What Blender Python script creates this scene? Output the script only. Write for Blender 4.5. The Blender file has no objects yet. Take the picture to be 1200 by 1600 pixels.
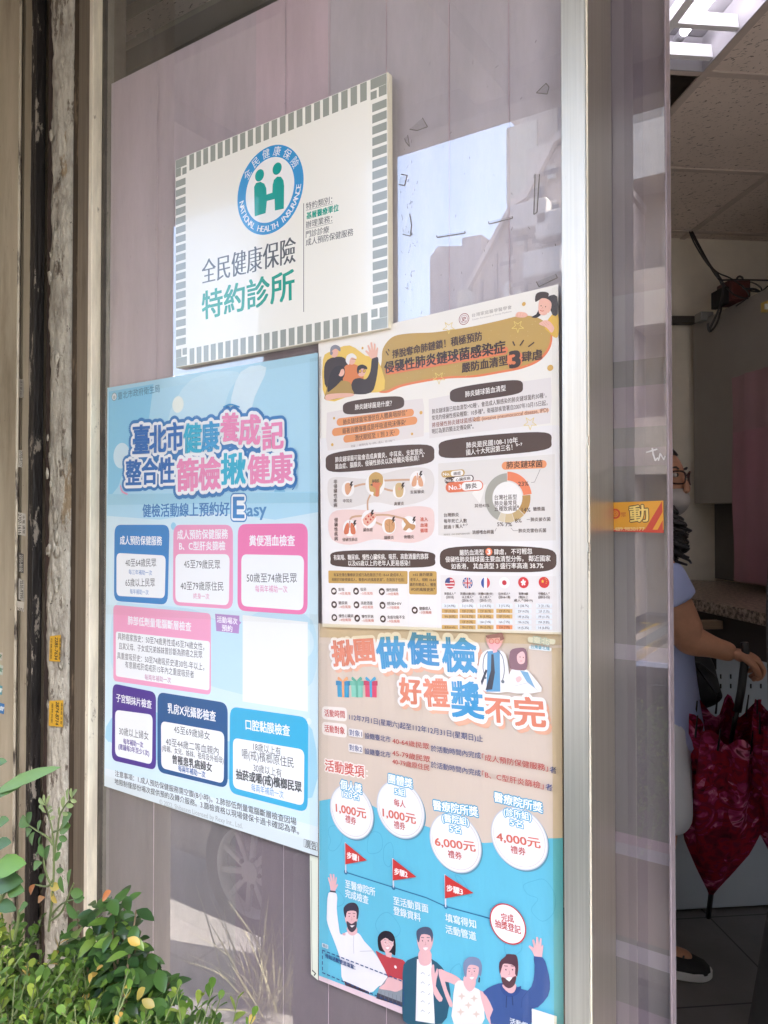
import bpy, bmesh, math, random
from mathutils import Vector, Matrix
from mathutils.geometry import tessellate_polygon
S = bpy.context.scene
C = S.collection
RAD = math.radians
random.seed(7)

# ------------------------------------------------------------------ camera, sky, sun, exposure
F, CX, CY, YAW, PITCH, D0, H0 = 1156.0, 600.0, 778.0, RAD(33.4), RAD(1.0), 0.975, 1.45
cam_d = bpy.data.cameras.new('camera'); cam = bpy.data.objects.new('camera', cam_d); C.objects.link(cam)
cam_d.sensor_width = 36; cam_d.lens = F / 1600 * 36; cam_d.shift_y = -(800 - CY) / 1600
cam_d.clip_start = 0.02; cam_d.clip_end = 500
cam.location = (0, -D0, H0); cam.rotation_euler = (RAD(90) + PITCH, 0, YAW)
S.camera = cam
SUN = Vector((0.78, -0.26, 1.25)).normalized()
world = bpy.data.worlds.new('World'); S.world = world; world.use_nodes = True
nt = world.node_tree
sky = nt.nodes.new('ShaderNodeTexSky'); sky.sky_type = 'NISHITA'; sky.sun_disc = False
sky.sun_elevation = math.asin(SUN.z); sky.sun_rotation = math.atan2(SUN.x, SUN.y)
sky.dust_density = 5.0; sky.air_density = 1.0; sky.ozone_density = 1.0
nt.links.new(sky.outputs[0], nt.nodes['Background'].inputs[0]); nt.nodes['Background'].inputs[1].default_value = 0.15
sun_d = bpy.data.lights.new('sun', 'SUN'); sun_d.energy = 3.4; sun_d.angle = RAD(0.5); sun_d.color = (1, .95, .87)
sun = bpy.data.objects.new('sun', sun_d); C.objects.link(sun)
sun.rotation_euler = (-SUN).to_track_quat('-Z', 'Y').to_euler()
S.view_settings.view_transform = 'Standard'; S.view_settings.look = 'None'; S.view_settings.exposure = 3.92; S.view_settings.gamma = 1
S.render.engine = 'CYCLES'
try:
    S.cycles.use_denoising = True; S.cycles.denoiser = 'OPENIMAGEDENOISE'
    S.cycles.max_bounces = 10; S.cycles.diffuse_bounces = 5; S.cycles.glossy_bounces = 5
    S.cycles.transparent_max_bounces = 16; S.cycles.sample_clamp_indirect = 6
    S.cycles.caustics_reflective = False; S.cycles.caustics_refractive = False
except Exception: pass

# ------------------------------------------------------------------ unprojection on real planes
RT = Vector((math.cos(YAW), math.sin(YAW), 0)); FW = Vector((-math.sin(YAW) * math.cos(PITCH), math.cos(YAW) * math.cos(PITCH), math.sin(PITCH)))
UP = Vector((math.sin(YAW) * math.sin(PITCH), -math.cos(YAW) * math.sin(PITCH), math.cos(PITCH)))
CAM = Vector((0, -D0, H0))
def ray(px, py): return FW + RT * ((px - CX) / F) - UP * ((py - CY) / F)
def on_plane(px, py, p0, n):
    d = ray(px, py); return CAM + d * ((p0 - CAM).dot(n) / d.dot(n))
def wall(px, py, off=0.0): return on_plane(px, py, Vector((0, -off, 0)), Vector((0, -1, 0)))
def wx(px, y=0.0): return on_plane(px, 798, Vector((0, y, 0)), Vector((0, -1, 0))).x
def depth(px, py, Z): return CAM + ray(px, py) * Z
def level(px, py, z): return on_plane(px, py, Vector((0, 0, z)), Vector((0, 0, 1)))

# ------------------------------------------------------------------ materials
MATS = {}
def lin(c):
    if isinstance(c, str):
        c = [int(c.lstrip('#')[i:i + 2], 16) / 255 for i in (0, 2, 4)]
        c = [x / 12.92 if x <= .04045 else ((x + .055) / 1.055) ** 2.4 for x in c]
    return tuple(c[:3])
def mat(name, col=(.5, .5, .5), rough=.6, metal=0.0, var=0.0, vscale=6.0, stretch=(1, 1, 1), bump=0.0, bscale=60.0, bstretch=None, coat=0.0, col2=None, lo=.35, hi=.65, spec=.5, emit=None, es=0.0, trans=0.0, detail=6, rvar=0.0):
    if name in MATS: return MATS[name]
    m = bpy.data.materials.new(name); m.use_nodes = True; t = m.node_tree; b = t.nodes['Principled BSDF']
    col = lin(col)
    b.inputs['Base Color'].default_value = (*col, 1); b.inputs['Roughness'].default_value = rough; b.inputs['Metallic'].default_value = metal
    b.inputs['Specular IOR Level'].default_value = spec; b.inputs['Coat Weight'].default_value = coat; b.inputs['Coat Roughness'].default_value = .06
    b.inputs['Transmission Weight'].default_value = trans
    if emit: b.inputs['Emission Color'].default_value = (*lin(emit), 1); b.inputs['Emission Strength'].default_value = es
    def coords(st):
        tc = t.nodes.new('ShaderNodeTexCoord'); mp = t.nodes.new('ShaderNodeMapping'); mp.inputs['Scale'].default_value = st
        t.links.new(tc.outputs['Object'], mp.inputs['Vector']); return mp.outputs[0]
    if var > 0 or col2:
        n = t.nodes.new('ShaderNodeTexNoise'); n.inputs['Scale'].default_value = vscale; n.inputs['Detail'].default_value = detail; n.inputs['Roughness'].default_value = .65
        t.links.new(coords(stretch), n.inputs['Vector'])
        r = t.nodes.new('ShaderNodeValToRGB'); r.color_ramp.elements[0].position = lo; r.color_ramp.elements[1].position = hi
        c2 = lin(col2) if col2 else tuple(min(1, x * (1 + var)) for x in col)
        c1 = col if col2 else tuple(x * (1 - var) for x in col)
        r.color_ramp.elements[0].color = (*c1, 1); r.color_ramp.elements[1].color = (*c2, 1)
        t.links.new(n.outputs['Fac'], r.inputs['Fac']); t.links.new(r.outputs['Color'], b.inputs['Base Color'])
        if rvar:
            mr = t.nodes.new('ShaderNodeMapRange'); mr.inputs['To Min'].default_value = max(.02, rough - rvar); mr.inputs['To Max'].default_value = rough + rvar
            t.links.new(n.outputs['Fac'], mr.inputs['Value']); t.links.new(mr.outputs[0], b.inputs['Roughness'])
    if bump > 0:
        n2 = t.nodes.new('ShaderNodeTexNoise'); n2.inputs['Scale'].default_value = bscale; n2.inputs['Detail'].default_value = 5
        t.links.new(coords(bstretch or stretch), n2.inputs['Vector'])
        bp = t.nodes.new('ShaderNodeBump'); bp.inputs['Strength'].default_value = bump; bp.inputs['Distance'].default_value = .01
        t.links.new(n2.outputs['Fac'], bp.inputs['Height']); t.links.new(bp.outputs[0], b.inputs['Normal'])
        if coat: t.links.new(bp.outputs[0], b.inputs['Coat Normal'])
    MATS[name] = m; return m
def spots(m, scale, stretch, lo, hi, col, detail=8, amt=1.0):
    """stains, chips and scratches of their own colour over a material"""
    t = m.node_tree; b = t.nodes['Principled BSDF']; s = b.inputs['Base Color']; tc = t.nodes.new('ShaderNodeTexCoord'); mp = t.nodes.new('ShaderNodeMapping'); mp.inputs['Scale'].default_value = stretch; t.links.new(tc.outputs['Object'], mp.inputs[0])
    n = t.nodes.new('ShaderNodeTexNoise'); n.inputs['Scale'].default_value = scale; n.inputs['Detail'].default_value = detail; n.inputs['Roughness'].default_value = .7; t.links.new(mp.outputs[0], n.inputs['Vector'])
    r = t.nodes.new('ShaderNodeMapRange'); r.inputs['From Min'].default_value = lo; r.inputs['From Max'].default_value = hi; r.inputs['To Max'].default_value = amt; t.links.new(n.outputs['Fac'], r.inputs['Value'])
    mx = t.nodes.new('ShaderNodeMix'); mx.data_type = 'RGBA'; mx.inputs[7].default_value = (*lin(col), 1); t.links.new(r.outputs[0], mx.inputs[0])
    if s.is_linked: t.links.new(s.links[0].from_socket, mx.inputs[6])
    else: mx.inputs[6].default_value = s.default_value
    t.links.new(mx.outputs[2], s); return m
def print_mat(name, rough=.45, coat=0.0, crinkle=0.0, cscale=14, stretch=(1, 1, 1), coat_rough=.08, dist=.01):
    m = mat(name, (.8, .8, .8), rough, coat=coat, bump=crinkle, bscale=cscale, bstretch=stretch); t = m.node_tree
    for n in t.nodes:
        if n.type == 'BUMP': n.inputs['Distance'].default_value = dist
    a = t.nodes.new('ShaderNodeAttribute'); a.attribute_name = 'Col'
    t.links.new(a.outputs['Color'], t.nodes['Principled BSDF'].inputs['Base Color'])
    t.nodes['Principled BSDF'].inputs['Coat Roughness'].default_value = coat_rough
    return m

# ------------------------------------------------------------------ object helpers
def link(o): C.objects.link(o); return o
def obj(name, me, m=None, parent=None, smooth=False):
    if m is not None and not me.materials: me.materials.append(m)
    o = link(bpy.data.objects.new(name, me))
    if parent is not None:
        o.parent = parent; me.transform(parent_inv(parent))
    if smooth:
        for p in me.polygons: p.use_smooth = True
    return o
def parent_inv(p):
    m = Matrix.Identity(4); q = p
    while q is not None:
        m = q.matrix_basis @ m; q = q.parent
    return m.inverted()
def tag(o, label=None, cat=None, group=None, kind=None):
    if label: o['label'] = label
    if cat: o['category'] = cat
    if group: o['group'] = group
    if kind: o['kind'] = kind
    return o
def thing(name, label, cat, loc=(0, 0, 0), group=None):
    o = link(bpy.data.objects.new(name, None)); o.location = loc; o.empty_display_size = .05
    return tag(o, label, cat, group)
class MB:
    def __init__(s): s.bm = bmesh.new()
    def box(s, a, b, bevel=0.0, mat_i=0):
        a, b = Vector(a), Vector(b)
        r = bmesh.ops.create_cube(s.bm, size=1); vs = r['verts']; d = b - a; c = (a + b) / 2
        for v in vs: v.co = Vector((v.co.x * d.x, v.co.y * d.y, v.co.z * d.z)) + c
        if bevel:
            es = list({e for v in vs for e in v.link_edges}); bmesh.ops.bevel(s.bm, geom=es, offset=bevel, segments=2, affect='EDGES', profile=.5)
        return s
    def obox(s, c, ax, ay, az, bevel=0.0):
        r = bmesh.ops.create_cube(s.bm, size=2); vs = r['verts']
        c, ax, ay, az = map(Vector, (c, ax, ay, az))
        for v in vs: v.co = c + ax * v.co.x + ay * v.co.y + az * v.co.z
        if bevel:
            es = list({e for v in vs for e in v.link_edges}); bmesh.ops.bevel(s.bm, geom=es, offset=bevel, segments=2, affect='EDGES', profile=.5)
        return s
    def prism(s, pts, vec, bevel=0.0):
        vec = Vector(vec); a = [s.bm.verts.new(Vector(p)) for p in pts]; b = [s.bm.verts.new(Vector(p) + vec) for p in pts]; n = len(a)
        fs = [s.bm.faces.new(a), s.bm.faces.new(b[::-1])]
        for i in range(n): fs.append(s.bm.faces.new((a[i], b[i], b[(i + 1) % n], a[(i + 1) % n])))
        bmesh.ops.recalc_face_normals(s.bm, faces=fs)
        if bevel:
            es = [e for e in fs[0].edges] + [e for e in fs[1].edges]; bmesh.ops.bevel(s.bm, geom=es, offset=bevel, segments=2, affect='EDGES', profile=.5)
        return s
    def quad(s, *p):
        s.bm.faces.new([s.bm.verts.new(Vector(q)) for q in p]); return s
    def tube(s, pts, r, n=8, caps=True):
        pts = [Vector(p) for p in pts]; k = len(pts); rs = r if isinstance(r, (list, tuple)) else [r] * k; rings = []
        up = Vector((.31, .22, .93))
        for i, p in enumerate(pts):
            d = (pts[min(i + 1, k - 1)] - pts[max(i - 1, 0)]).normalized()
            u = d.cross(up); 
            if u.length < 1e-3: u = d.cross(Vector((1, 0, 0)))
            u.normalize(); w = d.cross(u)
            rings.append([s.bm.verts.new(p + (u * math.cos(2 * math.pi * j / n) + w * math.sin(2 * math.pi * j / n)) * rs[i]) for j in range(n)])
        for i in range(k - 1):
            for j in range(n): s.bm.faces.new((rings[i][j], rings[i][(j + 1) % n], rings[i + 1][(j + 1) % n], rings[i + 1][j]))
        if caps: s.bm.faces.new(rings[0][::-1]); s.bm.faces.new(rings[-1])
        return s
    def loft(s, rings, caps=True, closed=True):
        rv = [[s.bm.verts.new(Vector(p)) for p in r] for r in rings]; n = len(rv[0])
        for i in range(len(rv) - 1):
            for j in range(n if closed else n - 1): s.bm.faces.new((rv[i][j], rv[i][(j + 1) % n], rv[i + 1][(j + 1) % n], rv[i + 1][j]))
        if caps: s.bm.faces.new(rv[0][::-1]); s.bm.faces.new(rv[-1])
        return s
    def mesh(s, name):
        me = bpy.data.meshes.new(name); bmesh.ops.recalc_face_normals(s.bm, faces=s.bm.faces); s.bm.to_mesh(me); s.bm.free(); return me
    def build(s, name, m, parent=None, smooth=False): return obj(name, s.mesh(name), m, parent, smooth)
def arc(c, r, a0, a1, n=24, sx=1.0, sy=1.0):
    return [(c[0] + r * sx * math.cos(RAD(a0 + (a1 - a0) * i / n)), c[1] - r * sy * math.sin(RAD(a0 + (a1 - a0) * i / n))) for i in range(n + 1)]
def smooth_pts(pts, k=6, closed=True):
    n = len(pts); out = []
    for i in range(n if closed else n - 1):
        p = [pts[(i + j - 1) % n] if closed else pts[min(max(i + j - 1, 0), n - 1)] for j in range(4)]
        for s in range(k):
            t = s / k
            out.append(tuple(.5 * (2 * p[1][q] + (p[2][q] - p[0][q]) * t + (2 * p[0][q] - 5 * p[1][q] + 4 * p[2][q] - p[3][q]) * t * t + (3 * p[1][q] - p[0][q] - 3 * p[2][q] + p[3][q]) * t ** 3) for q in (0, 1)))
    if not closed: out.append(pts[-1])
    return out
GLYPHS = {}
def glyphs(text, off=0.0):
    k = (text, off)
    if k not in GLYPHS:
        cu = bpy.data.curves.new('text', 'FONT'); cu.body = text; cu.resolution_u = 3; cu.offset = off
        o = link(bpy.data.objects.new('text', cu))
        me = bpy.data.meshes.new_from_object(o.evaluated_get(bpy.context.evaluated_depsgraph_get()))
        vs = [v.co.copy() for v in me.vertices]; fs = [tuple(p.vertices) for p in me.polygons]
        bpy.data.objects.remove(o); bpy.data.curves.remove(cu); bpy.data.meshes.remove(me)
        x0 = min(v.x for v in vs); x1 = max(v.x for v in vs)
        GLYPHS[k] = ([( (v.x - x0) / (x1 - x0), v.y) for v in vs], fs, x1 - x0)
    return GLYPHS[k]
def is_cjk(t): return any(ord(c) > 0x2E80 for c in t)
RING8 = [(math.cos(i * math.pi / 4), math.sin(i * math.pi / 4)) for i in range(8)]
RING24 = [(math.cos(i * math.pi / 12), math.sin(i * math.pi / 12)) for i in range(24)]
RING12 = [(math.cos(i * math.pi / 6), math.sin(i * math.pi / 6)) for i in range(12)]
INK_GAIN = .86
class Surf:
    """a printed flat surface: everything drawn later lies a hair in front of what was drawn before"""
    def __init__(s, p0=(0, 0, 0), n=(0, -1, 0), off=.0012, step=3e-6):
        s.p0 = Vector(p0); s.n = Vector(n).normalized(); s.k = off; s.step = step; s.base = None; s.top = off; s.nudge = 0.0; s.o = (0, 0); s.sc = 1.0
    def frame(s, ox=0, oy=0, sc=1.0): s.o = (ox, oy); s.sc = sc
    def P(s, p, off=None):
        return on_plane(s.o[0] + p[0] / s.sc, s.o[1] + p[1] / s.sc, s.p0 + s.n * (s.k if off is None else off), s.n)
    def next(s): s.k += s.step; s.top = max(s.top, s.k)
class Ink:
    def __init__(s, surf, keep=False):
        s.f = surf; s.v = []; s.fc = []; s.c = []
        if surf.base is not None:
            surf.nudge += 4e-6; surf.k = surf.top if keep else surf.base + surf.nudge
    def _add(s, pts, faces, col):
        b = len(s.v); s.v += pts; s.fc += [tuple(b + i for i in f) for f in faces]; cl = tuple(x * INK_GAIN for x in lin(col)); s.c += [cl] * len(pts)
    def polyw(s, pts, col):
        tr = tessellate_polygon([pts]); s._add(pts, tr, col); s.f.next(); return s
    def poly(s, pts, col, smooth=0):
        if smooth: pts = smooth_pts(pts, smooth)
        return s.polyw([s.f.P(p) for p in pts], col)
    def m_per(s, p):
        a = s.f.P(p); return (a - CAM).dot(FW) / F / s.f.sc
    def disc(s, c, r, col, n=40, a0=0, a1=360, inner=0.0, rx=1.0):
        w = s.f.P(c); k = s.m_per(c) * r; up = Vector((0, 0, 1)); ri = s.f.n.cross(up) * -1
        ri = up.cross(s.f.n).normalized(); up = s.f.n.cross(ri).normalized()
        ang = [RAD(a0 + (a1 - a0) * i / n) for i in range(n + 1)]
        pt = lambda a, q: w + (ri * math.sin(a) * rx + up * math.cos(a)) * q
        if inner: 
            o = [pt(a, k) for a in ang] + [pt(a, k * inner) for a in ang]; m = n + 1
            s._add(o, [(i, i + 1, m + i + 1, m + i) for i in range(n)], col)
        elif a1 - a0 < 360: 
            o = [w] + [pt(a, k) for a in ang]; s._add(o, [(0, i + 1, i + 2) for i in range(n)], col)
        else: s._add([pt(a, k) for a in ang[:-1]], [tuple(range(n))], col)
        s.f.next(); return s
    def capsule(s, p0, p1, r, col, n=10):
        a, b = s.f.P(p0), s.f.P(p1); d = (b - a).normalized(); u = s.f.n.cross(d); ra = s.m_per(p0) * r; rb = s.m_per(p1) * r
        pts = [b + (d * math.sin(math.pi * i / n) + u * math.cos(math.pi * i / n)) * rb for i in range(n + 1)]
        pts += [a - (d * math.sin(math.pi * i / n) + u * math.cos(math.pi * i / n)) * ra for i in range(n + 1)]
        s._add(pts, [tuple(range(len(pts)))], col); s.f.next(); return s
    def line(s, pts, w, col, closed=False):
        if closed: pts = list(pts) + [pts[0]]
        for p, q in zip(pts[:-1], pts[1:]):
            a, b = s.f.P(p), s.f.P(q); d = (b - a)
            if d.length < 1e-6: continue
            d.normalize(); u = s.f.n.cross(d) * (s.m_per(p) * w / 2); e = d * (s.m_per(p) * w * .25)
            s._add([a - u - e, b - u + e, b + u + e, a + u - e], [(0, 1, 2, 3)], col); s.f.next()
        return s
    def rrect(s, tl, tr, br, bl, rad, col):
        """quad with rounded corners; rad as a share of the shorter side"""
        q = [s.f.P(p) for p in (tl, tr, br, bl)]; pts = []
        side = min((q[1] - q[0]).length, (q[3] - q[0]).length) * rad
        for i in range(4):
            c = q[i]; a = (q[i - 1] - c).normalized() * side; b = (q[(i + 1) % 4] - c).normalized() * side
            for j in range(6):
                t = j / 5; pts.append(c + a * (1 - t) ** 2 + b * t ** 2)
        s._add(pts, [tuple(range(len(pts)))], col); s.f.next(); return s
    def text(s, t, p0, p1, h, col, bold=0.0, ring=None, rings=12, xbold=0.0, off=0.0, slant=0.0, shift=(0, 0)):
        vs, fs, w = glyphs(t, off)
        a, b = s.f.P(p0), s.f.P(p1); d = b - a; W = d.length; d = d / W; u = s.f.n.cross(d)
        mid = ((p0[0] + p1[0]) / 2, (p0[1] + p1[1]) / 2); hm = s.m_per(mid) * h
        em = hm / (.92 if is_cjk(t) else .73); yc = .38 if is_cjk(t) else .36
        base = [(x * W, (y - yc) * em) for x, y in vs]
        def put(dx, dy, cl):
            k = s.f.n * s.f.k; k0 = s.f.n * 0
            s._add([a + d * (x + dx + slant * y) + u * (y + dy) for x, y in base], fs, cl)
            a.xyz = a + s.f.n * s.f.step; s.f.next()
        if ring:
            for rr, rc in ring:
                R = rr * em
                for (x, y) in (RING24 if rr > .12 else RING12): put(x * R + shift[0] * em, y * R + shift[1] * em, rc)
                if R > .07 * em:
                    for (x, y) in RING8: put(x * R * .5 + shift[0] * em, y * R * .5 + shift[1] * em, rc)
        if bold:
            for x, y in ((-1, -.6), (1, -.6), (1, .6), (-1, .6)): put(x * bold * em, y * bold * em, col)
        elif xbold:
            for x in (-1, -.4, .4, 1): put(x * xbold * em, 0, col)
        else: put(0, 0, col)
        return s
    def arc_text(s, t, c, r, a0, a1, h, col, inside=False, bold=.015):
        """letters set round a circle, angles clockwise from the top"""
        w = s.f.P(c); k = s.m_per(c); R = r * k; up0 = Vector((0, 0, 1)); ri = up0.cross(s.f.n).normalized(); up = s.f.n.cross(ri).normalized()
        em = h * k / (.92 if is_cjk(t) else .73); n = len(t)
        for i, ch in enumerate(t):
            if ch == ' ': continue
            a = RAD(a0 + (a1 - a0) * (i / (n - 1))); rad = ri * math.sin(a) + up * math.cos(a); tan = ri * math.cos(a) - up * math.sin(a)
            if inside: d, u = -tan, -rad
            else: d, u = tan, rad
            vs, fs, wd = glyphs(ch); yc = .38 if is_cjk(ch) else .36
            for bx in ((-bold, bold) if bold else (0,)):
                s._add([w + rad * R + d * ((x - .5) * wd + bx) * em + u * (y - yc) * em for x, y in vs], fs, col); w = w + s.f.n * s.f.step; s.f.next()
        return s
    def build(s, name, m, parent=None, label=None):
        if name in ('sheet', 'face_sheet'): s.f.base = s.f.k
        me = bpy.data.meshes.new(name); me.from_pydata([tuple(v) for v in s.v], [], s.fc)
        at = me.color_attributes.new('Col', 'FLOAT_COLOR', 'POINT'); fl = []
        for c in s.c: fl += [c[0], c[1], c[2], 1]
        at.data.foreach_set('color', fl)
        # every face looks out of the surface
        n = s.f.n; me.update(); flip = [p.index for p in me.polygons if p.normal.dot(n) < 0]
        if flip:
            bm = bmesh.new(); bm.from_mesh(me); bm.faces.ensure_lookup_table(); bmesh.ops.reverse_faces(bm, faces=[bm.faces[i] for i in flip]); bm.to_mesh(me); bm.free()
        o = obj(name, me, m, parent)
        if label: o['label'] = label
        return o
# ================================================================== SETTING
GZ = -0.45          # pavement level outside; the clinic floor is z = 0
CANZ = 2.98         # underside of the arcade canopy
D = Vector((-.629, .777, 0)).normalized(); R = Vector((.777, .629, 0)).normalized()      # the room lies askew behind the shop front
def room(r, q, z): return Vector((0, -D0, 0)) + R * r + D * q + Vector((0, 0, z))
def rq(p): v = p - Vector((0, -D0, 0)); return v.dot(R), v.dot(D)
def on_q(px, py, q): return on_plane(px, py, room(0, q, 0), -D)
def on_r(px, py, r): return on_plane(px, py, room(r, 0, 0), -R)

alu = mat('brushed_aluminium', '#c6c8c2', .34, .75, var=.10, vscale=9, stretch=(30, 30, .25), bump=.05, bscale=60, bstretch=(8, 8, .15), rvar=.10)
alu_dull = mat('dull_aluminium', '#7d7468', .42, .6, var=.16, vscale=7, stretch=(20, 20, .4), bump=.08, bscale=40, bstretch=(6, 6, .3))
alu_side = mat('anodised_side', '#b9b2a6', .30, .9, var=.08, vscale=8, stretch=(20, 20, .3))
bright = mat('bright_bead', '#d9d2bf', .45, .3, var=.15, vscale=12, stretch=(4, 4, .6))
gasket = mat('dark_gasket', '#46413a', .7, var=.3, vscale=20)
brown = mat('brown_metal', '#42372d', .55, .3, var=.25, vscale=10, stretch=(6, 6, .5))
black = mat('black_recess', '#15110f', .8, var=.4, vscale=14, stretch=(5, 5, .6))

spots(alu, 30, (3, 3, .5), .66, .72, '#57524a', 10, .7); spots(alu_dull, 16, (2, 2, .35), .55, .72, '#5b5044', 8, .8); spots(brown, 20, (2, 2, .4), .56, .66, '#8a7a66', 8, .7); spots(bright, 30, (1, 1, .5), .62, .68, '#6b6354', 8, .8)
# ---- ground
def ground_material(name, base, col2, vs, brick=None, bump=.3):
    m = mat(name, base, .9, var=.2, vscale=vs, col2=col2, bump=bump, bscale=180)
    if brick:
        t = m.node_tree; b = t.nodes['Principled BSDF']; src = b.inputs['Base Color'].links[0].from_socket
        br = t.nodes.new('ShaderNodeTexBrick'); tc = t.nodes.new('ShaderNodeTexCoord'); t.links.new(tc.outputs['Object'], br.inputs['Vector'])
        br.inputs['Scale'].default_value = 1; br.inputs['Brick Width'].default_value = brick[0]; br.inputs['Row Height'].default_value = brick[1]
        br.inputs['Mortar Size'].default_value = brick[2]; br.inputs['Color1'].default_value = (1, 1, 1, 1); br.inputs['Color2'].default_value = (.78, .78, .8, 1); br.inputs['Mortar'].default_value = (.3, .28, .26, 1)
        mx = t.nodes.new('ShaderNodeMix'); mx.data_type = 'RGBA'; mx.blend_type = 'MULTIPLY'; mx.inputs[0].default_value = 1
        t.links.new(src, mx.inputs[6]); t.links.new(br.outputs['Color'], mx.inputs[7]); t.links.new(mx.outputs[2], b.inputs['Base Color'])
    return m
pave = ground_material('granite_pavers', (.17, .155, .145), (.25, .235, .22), 30, (.60, .30, .008))
asph = ground_material('asphalt', (.055, .055, .055), (.085, .084, .082), 60)
kerbm = mat('kerb_stone', (.17, .16, .15), .85, var=.2, vscale=20, bump=.3, bscale=90)
tag(MB().quad((-60, -60, GZ - .154), (60, -60, GZ - .154), (60, 60, GZ - .154), (-60, 60, GZ - .154)).build('ground', asph), kind='structure')
tag(MB().box((-30, -12.8, GZ - .15), (30, -1.52, GZ - .146)).build('road', asph), kind='structure')
tag(MB().box((-30, -1.40, GZ - .15), (30, 6, GZ)).build('pavement', pave), kind='structure')
tag(MB().box((-30, -1.52, GZ - .15), (30, -1.403, GZ - .004), .015).build('kerb', kerbm), kind='structure')
tag(MB().box((-30, -16, GZ - .15), (30, -12.8, GZ)).build('far_pavement', pave), kind='structure')
ym = mat('yellow_road_paint', '#c9a53a', .7, var=.2, vscale=20)
# ---- the building the shop is in: upper storey, canopy, arcade pillars
wallm = mat('stained_render', (.42, .39, .34), .9, var=.2, vscale=3, stretch=(3, 3, .6), bump=.2, bscale=60)
canm = mat('canopy_soffit', (.26, .24, .20), .8, var=.12, vscale=4)
bld = thing('shop_building', 'rendered upper storey of the clinic building above the shop front', 'building', (0, 3, CANZ))
MB().box((-6, .3, CANZ + .02), (7, 7, 9.5)).build('wall', wallm, bld)
MB().box((1.05, .0, GZ), (7, .25, CANZ - .01)).build('side_wall', wallm, bld)
MB().box((-6, .02, GZ), (-2.06, .25, CANZ - .01)).build('side_wall', wallm, bld)
MB().box((-1.8, .15, 2.80), (1.06, .28, CANZ - .01)).build('lintel', canm, bld)
cn = thing('canopy', 'arcade canopy over the pavement with beams under its soffit', 'canopy', (0, -.7, CANZ))
MB().box((-6, -1.50, CANZ), (7, .32, CANZ + .22)).build('slab', canm, cn)
bm_ = MB()
for x in (-4.4, -3.3, -2.2, -1.1, 0, 1.1): bm_.box((x - .06, -1.38, CANZ - .09), (x + .06, .0, CANZ + .003))
bm_.box((-6, -1.497, CANZ - .12), (7, -1.39, CANZ + .002)); bm_.box((-6, -.74, CANZ - .06), (7, -.66, CANZ + .0025))
bm_.build('beam', canm, cn)
for i, x in enumerate((-1.86, 3.4)):
    p = thing('arcade_pillar', ('square tiled arcade pillar at the kerb opposite the shop window', 'square tiled arcade pillar at the kerb beyond the doorway')[i], 'pillar', (x, -1.36, GZ), 'arcade pillars at the kerb')
    MB().box((x - .19, -1.46, GZ), (x + .19, -1.24, CANZ - .12), .01).build('shaft', mat('pillar_tile', (.10, .085, .085), .45, var=.2, vscale=25), p)
    MB().box((x - .21, -1.48, GZ), (x + .21, -1.22, GZ + .14), .01).build('plinth', kerbm, p)

# ---- steel clad pier at the left edge, shutter slot, peeling strip
XL = wx(45)
ZB, ZT = GZ, CANZ
steel = mat('stained_steel', '#9a8d78', .38, .35, var=.22, vscale=2.2, stretch=(5, 5, .5), bump=.06, bscale=30, col2='#bdb09a')
spots(steel, 6, (2, 2, .22), .54, .72, '#6e5f4c', 9, .75); spots(steel, 55, (1, 1, .6), .67, .70, '#4a3d30', 6, .8)
steel_dk = mat('stained_steel_dark', '#33291f', .6, .3, var=.3, vscale=8, stretch=(6, 6, .5))
pier = thing('steel_pier', 'stained beige steel pier with a dark groove at the left edge', 'pier', (XL, -.2, GZ))
def pier_y(px): return on_plane(px, 798, Vector((XL, 0, 0)), Vector((1, 0, 0))).y
y33, y28 = pier_y(34.5), pier_y(27)
MB().box((XL - .45, -.42, ZB), (XL, y28, ZT)).box((XL - .45, y33, ZB), (XL - .002, .06, ZT)).build('cladding', steel, pier)
MB().box((XL - .44, y28, ZB), (XL - .012, y33, ZT)).build('groove', steel_dk, pier)
MB().tube([(XL + .001, pier_y(25.5), ZB), (XL + .001, pier_y(25.5), ZT)], .0035).tube([(XL, -.001, ZB), (XL, -.001, ZT)], .0018).build('edge_bead', mat('worn_edge', '#aaa18f', .5, .2, var=.5, vscale=18, stretch=(2, 2, .6), col2='#3c332b', lo=.5, hi=.62), pier)
guide = thing('shutter_guide', 'black rusty roller shutter guide slot beside the pier', 'shutter guide', ((wx(66)), .04, GZ))
xa, xb = wx(46), wx(79)
MB().box((wx(46.2), -.004, ZB), (wx(54), .02, ZT), .001).build('chipped_edge', spots(mat('chipped_black_paint', '#1c1715', .6, var=.4, vscale=20, stretch=(2, 2, .5), bump=.5, bscale=60), 30, (2, 1, .35), .585, .61, '#9b9184', 9, .9), guide)
MB().box((xa, .085, ZB), (xb + .02, .10, ZT)).build('channel', black, guide)
MB().box((wx(58), .03, ZB), (wx(59.5), .08, ZT)).box((wx(66), .01, ZB), (wx(69), .08, ZT)).build('guide_lip', mat('guide_lip', '#1d1816', .5, .5, var=.5, vscale=16, stretch=(4, 4, .5)), guide)
MB().box((wx(76), -.008, ZB), (wx(82.5), .09, ZT)).build('rusty_edge', mat('rusty_edge', '#3b2a25', .75, .2, var=.5, vscale=16, stretch=(4, 4, .4), col2='#241a17', bump=.4, bscale=40), guide)
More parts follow.
